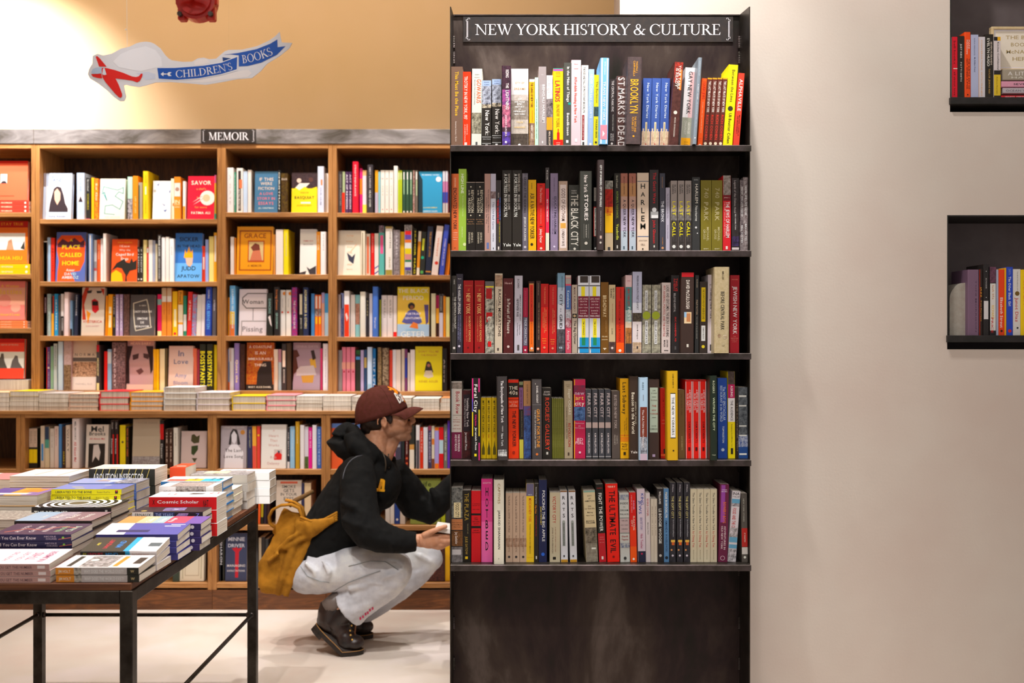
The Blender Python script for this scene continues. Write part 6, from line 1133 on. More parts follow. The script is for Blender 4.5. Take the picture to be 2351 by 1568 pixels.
# ---------------------------------------------------------------- crouching reader
def Wp(px,py,Y): return Vector((X(px,Y),Y,Z(py,Y)))
def fuse(mb,name,mat,parent,voxel=.006,smooth=6,disp=None,colors=None):
    me=bpy.data.meshes.new(name); me.from_pydata(mb.v,[],mb.f); me.update()
    o=bpy.data.objects.new(name,me); C.objects.link(o)
    r=o.modifiers.new('r','REMESH'); r.mode='VOXEL'; r.voxel_size=voxel; r.use_smooth_shade=True
    s=o.modifiers.new('s','SMOOTH'); s.iterations=smooth; s.factor=.5
    for (amt,sz,ty) in (disp or []):
        t=bpy.data.textures.new(name+'_fold',ty); t.noise_scale=sz
        if ty=='CLOUDS': t.noise_depth=2
        d=o.modifiers.new('d','DISPLACE'); d.texture=t; d.strength=amt; d.mid_level=.5; d.texture_coords='LOCAL'
    if disp: s2=o.modifiers.new('s2','SMOOTH'); s2.iterations=2; s2.factor=.5
    dg=bpy.context.evaluated_depsgraph_get()
    m2=bpy.data.meshes.new_from_object(o.evaluated_get(dg)); bpy.data.objects.remove(o); bpy.data.meshes.remove(me)
    m2.name=name; m2.materials.clear(); m2.materials.append(mat)
    m2.polygons.foreach_set('use_smooth',[True]*len(m2.polygons)); 
    o=bpy.data.objects.new(name,m2); C.objects.link(o)
    if parent: o.parent=parent
    return o
def seg(mb,pts,n=14,flat=1.0): mb.tube([Wp(*p[:3]) for p in pts],[p[3] for p in pts],'888888',n,True,flat)
def skin_material():
    m,nt,b=nodes('skin'); tc=N(nt,'ShaderNodeTexCoord'); no=N(nt,'ShaderNodeTexNoise',Scale=60.0,Detail=3.0)
    nt.links.new(tc.outputs['Object'],no.inputs['Vector'])
    base=ramp(nt,no.outputs['Fac'],[(.3,lin('c08460')),(.7,lin('d09a78'))])
    # stubble low on the face, by height and distance forward
    sx=N(nt,'ShaderNodeSeparateXYZ'); nt.links.new(tc.outputs['Object'],sx.inputs[0])
    def mr(sock,a,b_):
        q=N(nt,'ShaderNodeMapRange'); q.inputs['From Min'].default_value=a; q.inputs['From Max'].default_value=b_; nt.links.new(sock,q.inputs['Value']); return q.outputs[0]
    zc=Z(988,4.33); up=mr(sx.outputs['Z'],zc+.012,zc-.01); lo=mr(sx.outputs['Z'],Z(1024,4.33),Z(1008,4.33)); fx=mr(sx.outputs['X'],X(880,4.33),X(900,4.33))
    mul=N(nt,'ShaderNodeMath'); mul.operation='MULTIPLY'; nt.links.new(up,mul.inputs[0]); nt.links.new(lo,mul.inputs[1])
    m2=N(nt,'ShaderNodeMath'); m2.operation='MULTIPLY'; nt.links.new(mul.outputs[0],m2.inputs[0]); nt.links.new(fx,m2.inputs[1])
    m3=N(nt,'ShaderNodeMath'); m3.operation='MULTIPLY'; nt.links.new(m2.outputs[0],m3.inputs[0]); m3.inputs[1].default_value=.5
    mx=nt.nodes.new('ShaderNodeMixRGB'); nt.links.new(m3.outputs[0],mx.inputs[0]); nt.links.new(base,mx.inputs[1]); mx.inputs[2].default_value=lin('6a4836')
    nt.links.new(mx.outputs[0],b.inputs['Base Color']); b.inputs['Roughness'].default_value=.5
    b.inputs['Subsurface Weight'].default_value=.08; b.inputs['Subsurface Radius'].default_value=(.02,.008,.004)
    return m
SKIN=skin_material()
CLOTHK=surface('black_sweatshirt_fleece',['0d0c0d','161415'],nscale=40,rough=.9,spec=.2,bump=.3,bumpscale=500)
DENIM=surface('pale_washed_denim',['b4b9bc','c6cacc','d8dada'],nscale=9,rough=.85,spec=.2,bump=.3,bumpscale=400,detail=8)
CANVAS=surface('mustard_canvas',['8f5c12','a36c18','b57c22'],nscale=12,rough=.85,spec=.2,bump=.3,bumpscale=300)
LEATHER=surface('dark_leather',['17100d','2a1c17'],nscale=18,rough=.38,spec=.5)
HAIR=surface('dark_brown_hair',['140b08','2a1810'],(1,1,1),nscale=90,rough=.6,bump=.8,bumpscale=260)
CAPM=surface('brown_cap_cloth',['4e261d','5c2f24'],nscale=60,rough=.85,spec=.2,bump=.2,bumpscale=600)
SOLE=surface('boot_sole',['1c1410','2c2018'],nscale=30,rough=.6)
YN_=4.20; YF_=4.50; YM=4.35
m=MB()
# head and neck
def bl(px,py,Y,rx,ry,rz,rot=0): m.ball(Wp(px,py,Y),(rx,ry,rz),'888888',18,12,Matrix.Rotation(rot,4,'Y'))
HY=4.34
bl(878,945,HY,.096,.075,.080,.1); bl(903,956,HY,.066,.064,.072); bl(908,978,HY,.058,.056,.052,.25); bl(895,985,HY,.05,.056,.04)
bl(928,1000,HY,.024,.032,.022); bl(918,1002,HY,.035,.042,.02,.25)
bl(922,950,HY,.034,.054,.020); bl(936,950,HY,.013,.042,.009)
seg(m,[(940,951,HY,.010),(945,959,HY,.0115),(949.5,966,HY,.0115)],10); bl(946,969.5,HY,.013,.016,.008); bl(951,967,HY,.0075,.009,.0075)
bl(937,980,HY,.017,.022,.012); bl(942.5,983.5,HY,.009,.02,.0058); bl(941.5,990,HY,.0085,.018,.0062); bl(934,996,HY,.014,.02,.012); bl(935.5,1004,HY,.018,.02,.015)
for s in (-1,1):
    bl(920,968,HY+s*.043,.026,.018,.02)
    ye=HY+s*.074
    m.ball(Wp(881,971,ye),(.014,.006,.025),'888888',14,10,Matrix.Rotation(-.15,4,'Y'))
    m.tube([Wp(876+10*math.cos(a)+1,966-14*math.sin(a)*1.0+3,ye+s*.009) for a in [PI*(-.35)+PI*1.5*i/10 for i in range(11)]],.0042,'888888',8)
seg(m,[(868,985,HY,.058),(866,1015,HY,.06),(858,1045,HY,.07),(845,1075,HY,.08)],16)
seg(m,[(905,1003,HY,.03),(893,1025,HY,.035),(880,1050,HY,.04)],12)
# trunk and limbs inside the clothes
seg(m,[(850,1085,YM,.08),(805,1170,YM,.085),(760,1245,YM,.09),(735,1295,YM,.10)],16)
for Yh,Yk,Ya,kx,ky,ax,ay in ((4.28,4.20,4.24,900,1308,776,1408),(4.45,4.50,4.49,985,1285,805,1412)):
    seg(m,[(735,1300,Yh,.08),((735+kx)/2,1300,(Yh+Yk)/2,.065),(kx-4,ky,Yk,.040),((kx+ax)/2-4,(ky+ay)/2-4,(Yk+Ya)/2,.040),(ax,ay,Ya,.032),(ax-8,ay+22,Ya,.030)],12)
seg(m,[(824,1080,4.21,.05),(824,1150,4.13,.042),(836,1214,4.09,.036),(905,1240,4.10,.032),(952,1241,4.12,.026),(964,1240,4.12,.027)],12)
seg(m,[(905,1085,4.50,.05),(965,1160,4.54,.042),(992,1180,4.55,.036),(1040,1120,4.55,.03),(1062,1092,4.55,.026)],12)
# near hand: palm, thumb, four fingers curled under the book
HYn=4.125
m.ball(Wp(985,1241,HYn),(.047,.018,.034),'888888',16,10,Matrix.Rotation(.06,4,'Y')); m.ball(Wp(968,1241,HYn),(.03,.019,.029),'888888',14,10)
def fg(pts): seg(m,pts,10)
fg([(972,1230,HYn-.008,.015),(990,1221,HYn-.014,.0125),(1008,1214,HYn-.014,.0105),(1022,1209,HYn-.012,.0095),(1027,1207,HYn-.012,.008)])
fg([(1000,1231,HYn+.004,.0105),(1018,1231,HYn+.004,.0095),(1034,1232,HYn+.010,.0088),(1044,1230,HYn+.02,.008)])
fg([(1001,1240,HYn+.002,.0105),(1020,1243,HYn+.002,.0098),(1036,1242,HYn+.010,.009),(1045,1238,HYn+.022,.008)])
fg([(999,1248,HYn+.002,.0102),(1014,1252,HYn+.004,.0094),(1028,1250,HYn+.013,.0085),(1036,1246,HYn+.023,.0078)])
fg([(994,1255,HYn+.004,.0092),(1006,1259,HYn+.007,.0082),(1017,1257,HYn+.014,.0076),(1023,1253,HYn+.022,.007)])
# far hand reaching up
m.ball(Wp(1078,1075,4.55),(.036,.018,.045),'888888',14,10,Matrix.Rotation(.6,4,'Y'))
for k,(dx,dy) in enumerate(((22,-28),(27,-22),(29,-14),(27,-5))): seg(m,[(1082+dx*.3,1072+dy*.6,4.53+.014*k,.010),(1082+dx,1072+dy*1.2,4.53+.014*k,.009),(1082+dx*1.6,1072+dy*1.5,4.53+.014*k,.0075)],8)
seg(m,[(1074,1082,4.52,.012),(1082,1062,4.50,.011),(1088,1052,4.50,.009)],8)
man=fuse(m,'person',SKIN,None,voxel=.0042,smooth=3)
tag(man,'crouching man in brown cap, black hoodie, pale jeans and dark boots, holding a book','person')
# eyes and brow
for s in (-1,1):
    e=MB(); e.smooth=True; c=Wp(931,955,HY+s*.032); e.ball(c,.0115,'e8e0dc',14,10); e.ball(c+Vector((.0075,0,-.0005)),(.0052,.006,.006),'2a1a12',10,8)
    e.build('eye',man)
    e=MB(); e.tube([Wp(941,948,HY+s*.018),Wp(940,945.5,HY+s*.03),Wp(932,946,HY+s*.046)],[.003,.0038,.002],HAIR,8); e.build('eyebrow',man)
    e=MB(); e.tube([Wp(938,953,HY+s*.022),Wp(938.5,951.5,HY+s*.032),Wp(933,953,HY+s*.043)],[.0015,.0022,.0015],'3a2018',6); e.build('eyelid',man)
# hair
m=MB()
m.ball(Wp(858,966,HY),(.060,.079,.052),'888888',20,12); m.ball(Wp(848,978,HY),(.04,.064,.04),'888888',18,12); m.ball(Wp(856,992,HY),(.032,.052,.022),'888888',16,10)
for s in (-1,1):
    m.ball(Wp(878,955,HY+s*.066),(.045,.014,.026),'888888',14,10); m.ball(Wp(896,962,HY+s*.068),(.011,.008,.024),'888888',12,8); m.ball(Wp(885,950,HY+s*.068),(.02,.008,.012),'888888',12,8)
fuse(m,'hair',HAIR,man,voxel=.004,smooth=3,disp=[(.006,.02,'CLOUDS')])
# cap: crown dome and curved brim in a tilted frame
cap=bpy.data.objects.new('cap',None); C.objects.link(cap); cap.parent=man
capO=Wp(880,950,HY); tilt=math.radians(-14)
RM=Matrix.Translation(capO)@Matrix.Rotation(tilt,4,'Y')
m=MB(); m.smooth=True; nu,nv=36,12
def dome(u,v,off=0):
    a=2*PI*u/nu; t=(PI/2)*v/nv
    rx=.122 if math.cos(a)<0 else .113
    x=rx*math.cos(a)*math.cos(t)**.82; y=.087*math.sin(a)*math.cos(t)**.82
    z=.128*math.sin(t)**1.0
    n=Vector((x,y,z)).normalized()
    return RM@(Vector((x-.004,y,z-.004-.014*(1-math.cos(a))*.5*(1-v/nv)))+n*off)
vs=[dome(u,v) for v in range(nv+1) for u in range(nu)]+[dome(u,v,-.003) for v in range(nv+1) for u in range(nu)]
B=(nv+1)*nu
fs=[(v*nu+u,v*nu+(u+1)%nu,(v+1)*nu+(u+1)%nu,(v+1)*nu+u) for v in range(nv) for u in range(nu)]+[(B+v*nu+u,B+(v+1)*nu+u,B+(v+1)*nu+(u+1)%nu,B+v*nu+(u+1)%nu) for v in range(nv) for u in range(nu)]+[(u,B+u,B+(u+1)%nu,(u+1)%nu) for u in range(nu)]
m.mesh(vs,fs,CAPM)
m.ball(dome(0,nv)+Vector((0,0,.002)),(.008,.008,.005),CAPM,12,6)
for u0 in (0,6,12,18,24,30): m.tube([dome(u0,v,.0002) for v in range(nv+1)],.0011,CAPM,6)
m.build('crown',cap)
m=MB(); m.smooth=True
nb=16; vs=[]
for lay in (0,1):
    for j in range(nb+1):
        a=-1.12+2.24*j/nb
        for i in range(7):
            f=i/6
            bx=.103*math.cos(a); by=.087*math.sin(a)
            L=.078*math.cos(a*.62)**1.2
            x=bx+L*f*math.cos(a*.25); y=by*(1-.06*f)
            z=-.002-.030*(abs(math.sin(a))**2)*(.35+.65*f)+.018*f-.034*f*f-(.003*lay)
            vs.append(RM@Vector((x-.006,y,z)))
A=(nb+1)*7; fs=[]
for j in range(nb):
    for i in range(6):
        q=(j*7+i,j*7+i+1,(j+1)*7+i+1,(j+1)*7+i); fs.append(q); fs.append(tuple(A+k for k in reversed(q)))
    fs.append((j*7+6,A+j*7+6,A+(j+1)*7+6,(j+1)*7+6))
for i in range(6): fs.append((i,A+i,A+i+1,i+1)); fs.append((nb*7+i,nb*7+i+1,A+nb*7+i+1,A+nb*7+i))
m.mesh(vs,fs,CAPM); m.build('brim',cap)
# embroidery laid on the dome
m=MB()
def on(u,v,off=.0016): return dome(u,v,off)
def dp(pts,mat,off): m.face([on(a,b,off) for a,b in pts],mat)
for pts in (((32.6,7.8),(33.3,6),(34.6,5.2),(35.4,6.4),(34.4,7.2),(33.6,8.6)),((32.6,5.2),(33.6,4.6),(34.8,5.2),(34.0,6.2)),((34.2,2.6),(35.2,1.6),(35.4,3.2),(34.6,3.8)),((31.6,6.8),(32.6,6.2),(33.0,7.2))): dp(pts,'f08a12',.002)
vs2,fs2,wd,cp=text_geo('Bar'); 
m.mesh([on(32.2+3.1*x/wd,2.0+3.1*y/cp+.35*x,.0032) for x,y in vs2],fs2,'ece4e0')
m.build('emblem',cap)
m=MB(); m.ball(dome(19.5,0,.003)+Vector((0,-.0,.004)),.0045,'c8a890',8,6); m.tube([dome(u,.25,.002) for u in (15,16,17,18,19,20,21)],.004,CAPM,6); m.build('strap',cap)
# hoodie
m=MB()
m.ball(Wp(848,1090,YM),(.105,.165,.10),'888888',20,14,Matrix.Rotation(.6,4,'Y'))
seg(m,[(862,1065,YM,.095),(838,1100,YM,.128),(805,1160,YM,.140),(775,1210,YM,.142),(738,1262,YM,.132),(722,1280,YM,.122)],22,1.18)
m.ball(Wp(758,1246,YM),(.135,.158,.080),'888888',20,12,Matrix.Rotation(.7,4,'Y'))
m.ball(Wp(886,1118,YM),(.066,.12,.105),'888888',18,12,Matrix.Rotation(.3,4,'Y'))
seg(m,[(822,1070,4.235,.070),(822,1100,4.18,.076),(824,1150,4.13,.078),(828,1195,4.10,.080),(848,1222,4.09,.076),(882,1236,4.095,.062),(915,1243,4.11,.052),(935,1245,4.12,.046)],18)
seg(m,[(926,1243,4.115,.043),(956,1243,4.12,.041)],16)
seg(m,[(895,1080,4.47,.075),(925,1115,4.51,.078),(955,1155,4.54,.078),(985,1172,4.55,.070),(1010,1150,4.55,.060),(1035,1118,4.55,.052),(1052,1100,4.55,.045)],18)
# folds of the near sleeve
for pts in ([(785,1150,4.08,.018),(812,1165,4.045,.020),(842,1182,4.05,.016),(862,1186,4.08,.010)],[(786,1190,4.06,.016),(816,1204,4.03,.018),(850,1214,4.03,.014)],[(798,1110,4.12,.014),(826,1122,4.09,.016),(850,1146,4.10,.012)],[(880,1225,4.05,.012),(900,1250,4.05,.014),(905,1270,4.07,.008)],[(950,1130,4.49,.014),(972,1150,4.475,.018),(985,1180,4.48,.014)],[(990,1120,4.50,.012),(1000,1140,4.485,.016),(1002,1165,4.49,.012)]): seg(m,pts,10)
# hood bunched behind the neck and collar
seg(m,[(788,1003,YM,.030),(776,1012,YM,.052),(790,1020,YM,.062),(820,1030,YM,.072),(845,1048,YM,.085)],18,1.5)
seg(m,[(800,975,4.34,.018),(795,983,YM,.030),(792,1000,YM,.045)],14,1.6)
seg(m,[(806,982,YM-.03,.024),(820,1000,4.28,.030),(838,1022,4.262,.032),(862,1045,4.265,.030),(886,1064,4.29,.026),(900,1078,4.34,.02)],14)
seg(m,[(806,982,YM+.03,.024),(825,1002,4.41,.030),(850,1024,4.43,.032),(878,1040,4.42,.030),(898,1060,4.40,.026),(900,1078,4.34,.02)],14)
seg(m,[(800,1000,4.27,.026),(812,1022,4.24,.032),(838,1044,4.235,.03),(858,1062,4.245,.022)],12)
hood=fuse(m,'hoodie',CLOTHK,man,voxel=.0062,smooth=4,disp=[(.014,.10,'CLOUDS'),(.007,.035,'CLOUDS')])
m=MB(); m.smooth=True
for a in ([(878,1038,4.262),(884,1052,4.252),(886,1068,4.25),(884,1082,4.248)],[(892,1042,4.30),(890,1056,4.285),(893,1075,4.275)]): m.tube([Wp(*p) for p in a],.0028,'4a3c34',8)
m.build('drawstring',man)
# chest print, wrapped on the front of the hoodie
def hit(o,px,py,Y0=3.9):
    d=(Wp(px,py,4.3)-Vector((0,0,CH))).normalized(); ok,loc,nor,_=o.ray_cast(Vector((0,0,CH)),d)
    return (loc-d*.0025) if ok else Wp(px,py,4.2)
m=MB()
def decal(o,pts,mat,sub=4):
    # small patch draped on the cloth
    for (a,b),(c,d),(e,f),(g,h) in [pts]:
        grid=[]
        for i in range(sub+1):
            for j in range(sub+1):
                u,v=i/sub,j/sub
                x=(a*(1-u)+c*u)*(1-v)+(g*(1-u)+e*u)*v; y=(b*(1-u)+d*u)*(1-v)+(h*(1-u)+f*u)*v
                grid.append(hit(o,x,y))
        m.mesh(grid,[(i*(sub+1)+j,(i+1)*(sub+1)+j,(i+1)*(sub+1)+j+1,i*(sub+1)+j+1) for i in range(sub) for j in range(sub)],mat)
decal(hood,[(874,1099),(881,1100),(872,1127),(867,1124)],'f0a818'); decal(hood,[(878,1099),(884,1103),(882,1128),(876,1128)],'f0a818'); decal(hood,[(865,1121),(884,1124),(883,1129),(864,1128)],'f0a818'); decal(hood,[(872,1111),(882,1112),(882,1116),(871,1115)],'f0a818')
m.build('chest_print',man)
# jeans
m=MB()
m.ball(Wp(722,1302,YM),(.118,.175,.108),'888888',22,14,Matrix.Rotation(.25,4,'Y'))
m.ball(Wp(706,1318,4.27),(.085,.085,.085),'888888',18,12); m.ball(Wp(706,1318,4.44),(.085,.085,.085),'888888',18,12)
seg(m,[(722,1305,4.28,.108),(770,1306,4.26,.098),(830,1303,4.23,.090),(880,1302,4.21,.084),(905,1306,4.205,.078)],22)
m.ball(Wp(903,1308,4.205),(.080,.078,.084),'888888',20,14)
seg(m,[(905,1314,4.205,.076),(880,1342,4.215,.078),(850,1360,4.225,.077),(820,1382,4.235,.080),(798,1398,4.24,.084)],20)
seg(m,[(728,1300,4.44,.105),(850,1292,4.48,.088),(960,1284,4.50,.072),(985,1280,4.50,.058)],20)
m.ball(Wp(986,1282,4.50),(.062,.056,.058),'888888',18,12); seg(m,[(988,1280,4.50,.056),(955,1312,4.50,.068),(905,1352,4.50,.066),(855,1388,4.495,.062),(825,1408,4.49,.06)],20)
for pts in ([(868,1328,4.14,.010),(895,1322,4.125,.012),(925,1306,4.14,.008)],[(846,1334,4.15,.012),(880,1338,4.135,.010)],[(930,1262,4.46,.010),(965,1276,4.43,.014),(990,1290,4.45,.010)],[(700,1290,4.17,.010),(722,1312,4.165,.012),(730,1340,4.18,.010)],[(740,1285,4.16,.008),(756,1312,4.155,.012),(750,1338,4.17,.008)],[(800,1352,4.165,.010),(840,1345,4.155,.012),(866,1330,4.15,.010)],[(925,1300,4.455,.012),(958,1316,4.44,.014),(975,1304,4.45,.008)]): seg(m,pts,10)
jeans=fuse(m,'jeans',DENIM,man,voxel=.0062,smooth=4,disp=[(.010,.08,'CLOUDS'),(.005,.03,'CLOUDS')])
m=MB()
SE='7e8488'
for pts in ([(690,1300),(705,1322),(735,1335),(760,1338)],[(762,1360),(800,1338),(840,1322),(880,1308)],[(800,1300),(850,1288),(885,1290),(920,1312)]):
    q=[]
    for (a,b),(c,d) in zip(pts,pts[1:]):
        for i in range(6): q.append(hit(jeans,a+(c-a)*i/6,b+(d-b)*i/6))
    m.tube(q,.0012,SE,5)
m.build('seam',man)
m=MB()
for i,(x,y) in enumerate(((825,1421),(831,1417),(837,1411),(842,1408),(847,1402),(853,1398))): decal(jeans,[(x,y-3),(x+4,y-5),(x+5,y+1),(x+1,y+3)],'c82a5c',2)
m.build('hem_print',man)
# boots
def boot(Yc,dx,dy,ang,name):
    """ankle boot on its toes; origin of the frame at the toe tip on the floor, foot pitched by ang"""
    toe=Wp(834+dx,1496+dy,Yc); toe.z=0
    rt=bpy.data.objects.new('boot',None); C.objects.link(rt); rt.parent=man
    m=MB()
    def P(x,z,y=0): # x back from toe along the foot, z up; front third flat, rest pitched
        bx=.085
        if x<=bx: return toe+Vector((-x,y,z))
        d=x-bx; return toe+Vector((-bx,y,0))+Vector((-math.cos(ang)*d-math.sin(-ang)*0,0,math.sin(ang)*d))+Vector((math.sin(ang)*z,0,math.cos(ang)*z))
    for x,z,rx,ry,rz in ((.038,.050,.042,.044,.030),(.07,.055,.05,.048,.036),(.12,.060,.055,.046,.040),(.17,.070,.05,.042,.045),(.215,.065,.048,.039,.048),(.24,.060,.036,.036,.042)): m.ball(P(x,z),(rx,ry,rz),'888888',18,12,Matrix.Rotation(ang if x>.085 else 0,4,'Y'))
    top=[P(.205,.06),P(.203,.11),P(.196,.15),P(.188,.18)]; m.tube(top,[.047,.045,.045,.047],'888888',18)
    if name=='near': m.tube([Wp(752,1424,Yc),Wp(753,1404,Yc),Wp(758,1386,Yc)],[.044,.043,.041],'888888',18)
    b=fuse(m,'upper',LEATHER,rt,voxel=.0045,smooth=5)
    m=MB(); n=26; prof=[]
    for i in range(n):
        a=2*PI*i/n; x=.128-.130*math.cos(a); y=.049*math.sin(a)*(1.0 if x<.12 else .86); prof.append((x,y))
    lo=[P(x,.0015,y) for x,y in prof]; mi=[P(x,.019,y) for x,y in prof]
    m.mesh(lo+mi,[tuple(range(n)),tuple(range(2*n-1,n-1,-1))]+[(i,i+n,(i+1)%n+n,(i+1)%n) for i in range(n)],SOLE)
    pr=[(x,y) for x,y in prof if x>.18]; pr.sort(key=lambda p:math.atan2(p[1],p[0]-.2)); 
    hl=[P(x,-.013,y) for x,y in pr]; hm=[P(x,.004,y) for x,y in pr]; k=len(pr)
    m.mesh(hl+hm,[tuple(range(k)),tuple(range(2*k-1,k-1,-1))]+[(i,i+k,(i+1)%k+k,(i+1)%k) for i in range(k)],SOLE)
    m.tube([P(x,.0205,y*1.01) for x,y in prof]+[P(prof[0][0],.0205,0)],.0018,'9a7040',6)
    m.build('sole',rt)
    for x,z in ((.178,.145),(.170,.125),(.160,.105),(.146,.092),(.128,.082)):
        e=MB(); e.ball(P(x-.028,z,-.036),.0042,'c8a050',8,6); e.build('eyelet',rt)
    m=MB(); m.smooth=True; m.tube([P(.175-.03,.15,-.02),P(.16-.035,.125,-.012),P(.145-.035,.102,-.006),P(.12-.03,.086,-.004)],.0035,'7a4a24',8); m.build('laces',rt)
    return rt
for p_ in ([(752,1396,4.235,.037),(766,1384,4.235,.037),(784,1368,4.24,.036)],[(800,1428,4.475,.043),(812,1412,4.48,.045)]):
    m=MB(); m.smooth=True; m.tube([Wp(*q[:3]) for q in p_],[q[3] for q in p_],'6e645c',18); m.build('sock',man)
m=MB(); m.smooth=True; m.tube([hit(hood,a,b) for a,b in ((832,1046),(820,1048),(809,1054),(800,1063),(793,1075),(789,1088),(787,1100))],.0028,'4a4c52',6); m.build('shoulder_seam_highlight',man)  # grey tube paints the highlight along the shoulder seam
boot(4.24,0,0,math.radians(42),'near')
boot(4.47,22,0,math.radians(34),'far')
# tote bag on his back
m=MB()
def seB(pts,flat=1.0): m.tube([Wp(*p[:3]) for p in pts],[p[3] for p in pts],'888888',16,True,flat)
BY=4.24
seB([(690,1180,BY,.020),(662,1230,BY,.050),(640,1290,BY,.070),(628,1345,BY,.068),(626,1362,BY,.050)],.5)
seB([(700,1190,BY,.025),(690,1225,BY,.050),(668,1280,BY,.060),(650,1330,BY,.050),(640,1365,BY,.030)],.5)
seB([(680,1178,BY,.016),(640,1240,BY,.028),(612,1300,BY,.036),(602,1345,BY,.028)],.5)
seB([(730,1210,BY-.02,.016),(700,1255,BY-.03,.020),(678,1300,BY-.04,.020),(655,1370,BY-.03,.014)],.6)
seB([(768,1192,BY-.07,.012),(742,1203,BY-.06,.024),(712,1214,BY-.05,.042),(684,1215,BY-.02,.045)],.5)
seB([(665,1172,BY,.03),(650,1195,BY,.022),(628,1225,BY,.010)],.6)
for pts in ([(706,1232,BY-.05,.008),(684,1242,BY-.05,.010),(650,1262,BY-.045,.008)],[(690,1222,BY-.05,.008),(664,1236,BY-.05,.009),(630,1270,BY-.04,.007)],[(640,1270,BY-.055,.007),(615,1290,BY-.04,.007)]): seB(pts)
bag=fuse(m,'body',CANVAS,None,voxel=.0055,smooth=4,disp=[(.010,.06,'CLOUDS')])
bt=thing('tote_bag','mustard canvas bag slung behind the crouching man','bag',Wp(626,1372,BY))
bag.parent=bt; bag.matrix_parent_inverse=Matrix.Translation(-bt.location)
def ch(mb,name):
    o=mb.build(name,bt); o.matrix_parent_inverse=Matrix.Translation(-bt.location); return o
for off,pts in ((0,[(690,1205),(694,1185),(686,1166),(668,1158),(645,1160),(626,1170),(618,1186),(620,1202),(630,1210)]),(.03,[(700,1190),(694,1165),(676,1152),(655,1148)])):
    m=MB(); m.smooth=True
    P_=[Wp(a,b,BY-.03+off+.01*math.sin(i)) for i,(a,b) in enumerate(pts)]
    for dz in (-.008,0,.008): m.tube([p+Vector((0,dz,0)) for p in P_],.0055,CANVAS,8)
    ch(m,'handle')
m=MB(); m.smooth=True
SP=[(690,1195,BY-.04),(715,1205,4.18),(745,1200,4.15),(775,1184,4.13)]
for k in (-3,-1,1,3): m.tube([hit(hood,a,b+k*2.6)+Vector((0,-.002,0)) if a>720 else Wp(a,b+k*2.6,c) for a,b,c in SP],.006,CANVAS,8)
ch(m,'strap')
m=MB(); m.smooth=True; m.tube([Wp(664,1160,BY),Wp(680,1148,BY+.02),Wp(700,1138,BY+.03),Wp(718,1128,BY+.06)],[.012,.011,.010,.009],surface('folded_strap',['5a3c1c','7a5424'],nscale=20,rough=.8),10); ch(m,'folded_strap')
# the book he holds
o=book('pale closed book held in the crouching man\'s near hand','book in the hand',.018,.20,.13,'p','efe8e0','',0,100)
o.rotation_euler=(0,math.radians(-90+8),0); o.location=Wp(1108,1236,4.12); TOPS.append((o,9e9))
# ---------------------------------------------------------------- book table
TXR=-.911; TXL=-1.675-.03; TY0=2.39; TY1=3.575; TTZ=.749; TF=.731
tb=thing('book_table','walnut-topped display table with black steel frame, loaded with books','table',((TXR+TXL)/2,TY0,0))
tcx=(TXR+TXL)/2
def TP(mb,name):
    o=mb.build(name,tb); o.matrix_parent_inverse=Matrix.Translation((-tcx,-TY0,0)); return o
m=MB(); m.cbox(TXL+.004,TXR-.004,TY0+.002,TY1-.004,TF+.0003,TTZ-.0003,.0015,WOODT); TP(m,'table_top')
q=.0315
for a in ((TXL,TXR,TY0,TY0+q),(TXL,TXR,TY1-q,TY1)):
    m=MB(); m.cbox(a[0]+q,a[1]-q,a[2]+.001,a[3]-.001,TF-.032,TF,.0015,STEELD); TP(m,'apron_bar')
for a in ((TXL,TXL+q),(TXR-q,TXR)):
    m=MB(); m.cbox(a[0]+.001,a[1]-.001,TY0+q,TY1-q,TF-.032,TF,.0015,STEELD); TP(m,'apron_bar')
for x in (TXL,TXR-q):
    for y in (TY0,TY1-q):
        m=MB(); m.cbox(x,x+q,y,y+q,0,TF,.0018,STEELD); TP(m,'leg')
zr=.353; c=q/2; r=.0066
for p in (((TXL+c,TY1-c,zr),(TXR-c,TY1-c,zr)),((TXL+c,TY0+c,zr),(TXR-c,TY0+c,zr)),((TXL+c,TY0+c,zr+.004),(TXL+c,TY1-c,zr+.004)),((TXR-c,TY0+c,zr+.004),(TXR-c,TY1-c,zr+.004))):
    a=Vector(p[0]); b=Vector(p[1]); d=(b-a).normalized()*.017
    m=MB(); m.smooth=True; m.tube([a+d,b-d],r,STEELD,12)
    for e in (a+d,b-d): m.ball(e,.010,LIP,8,5)
    TP(m,'stretcher')
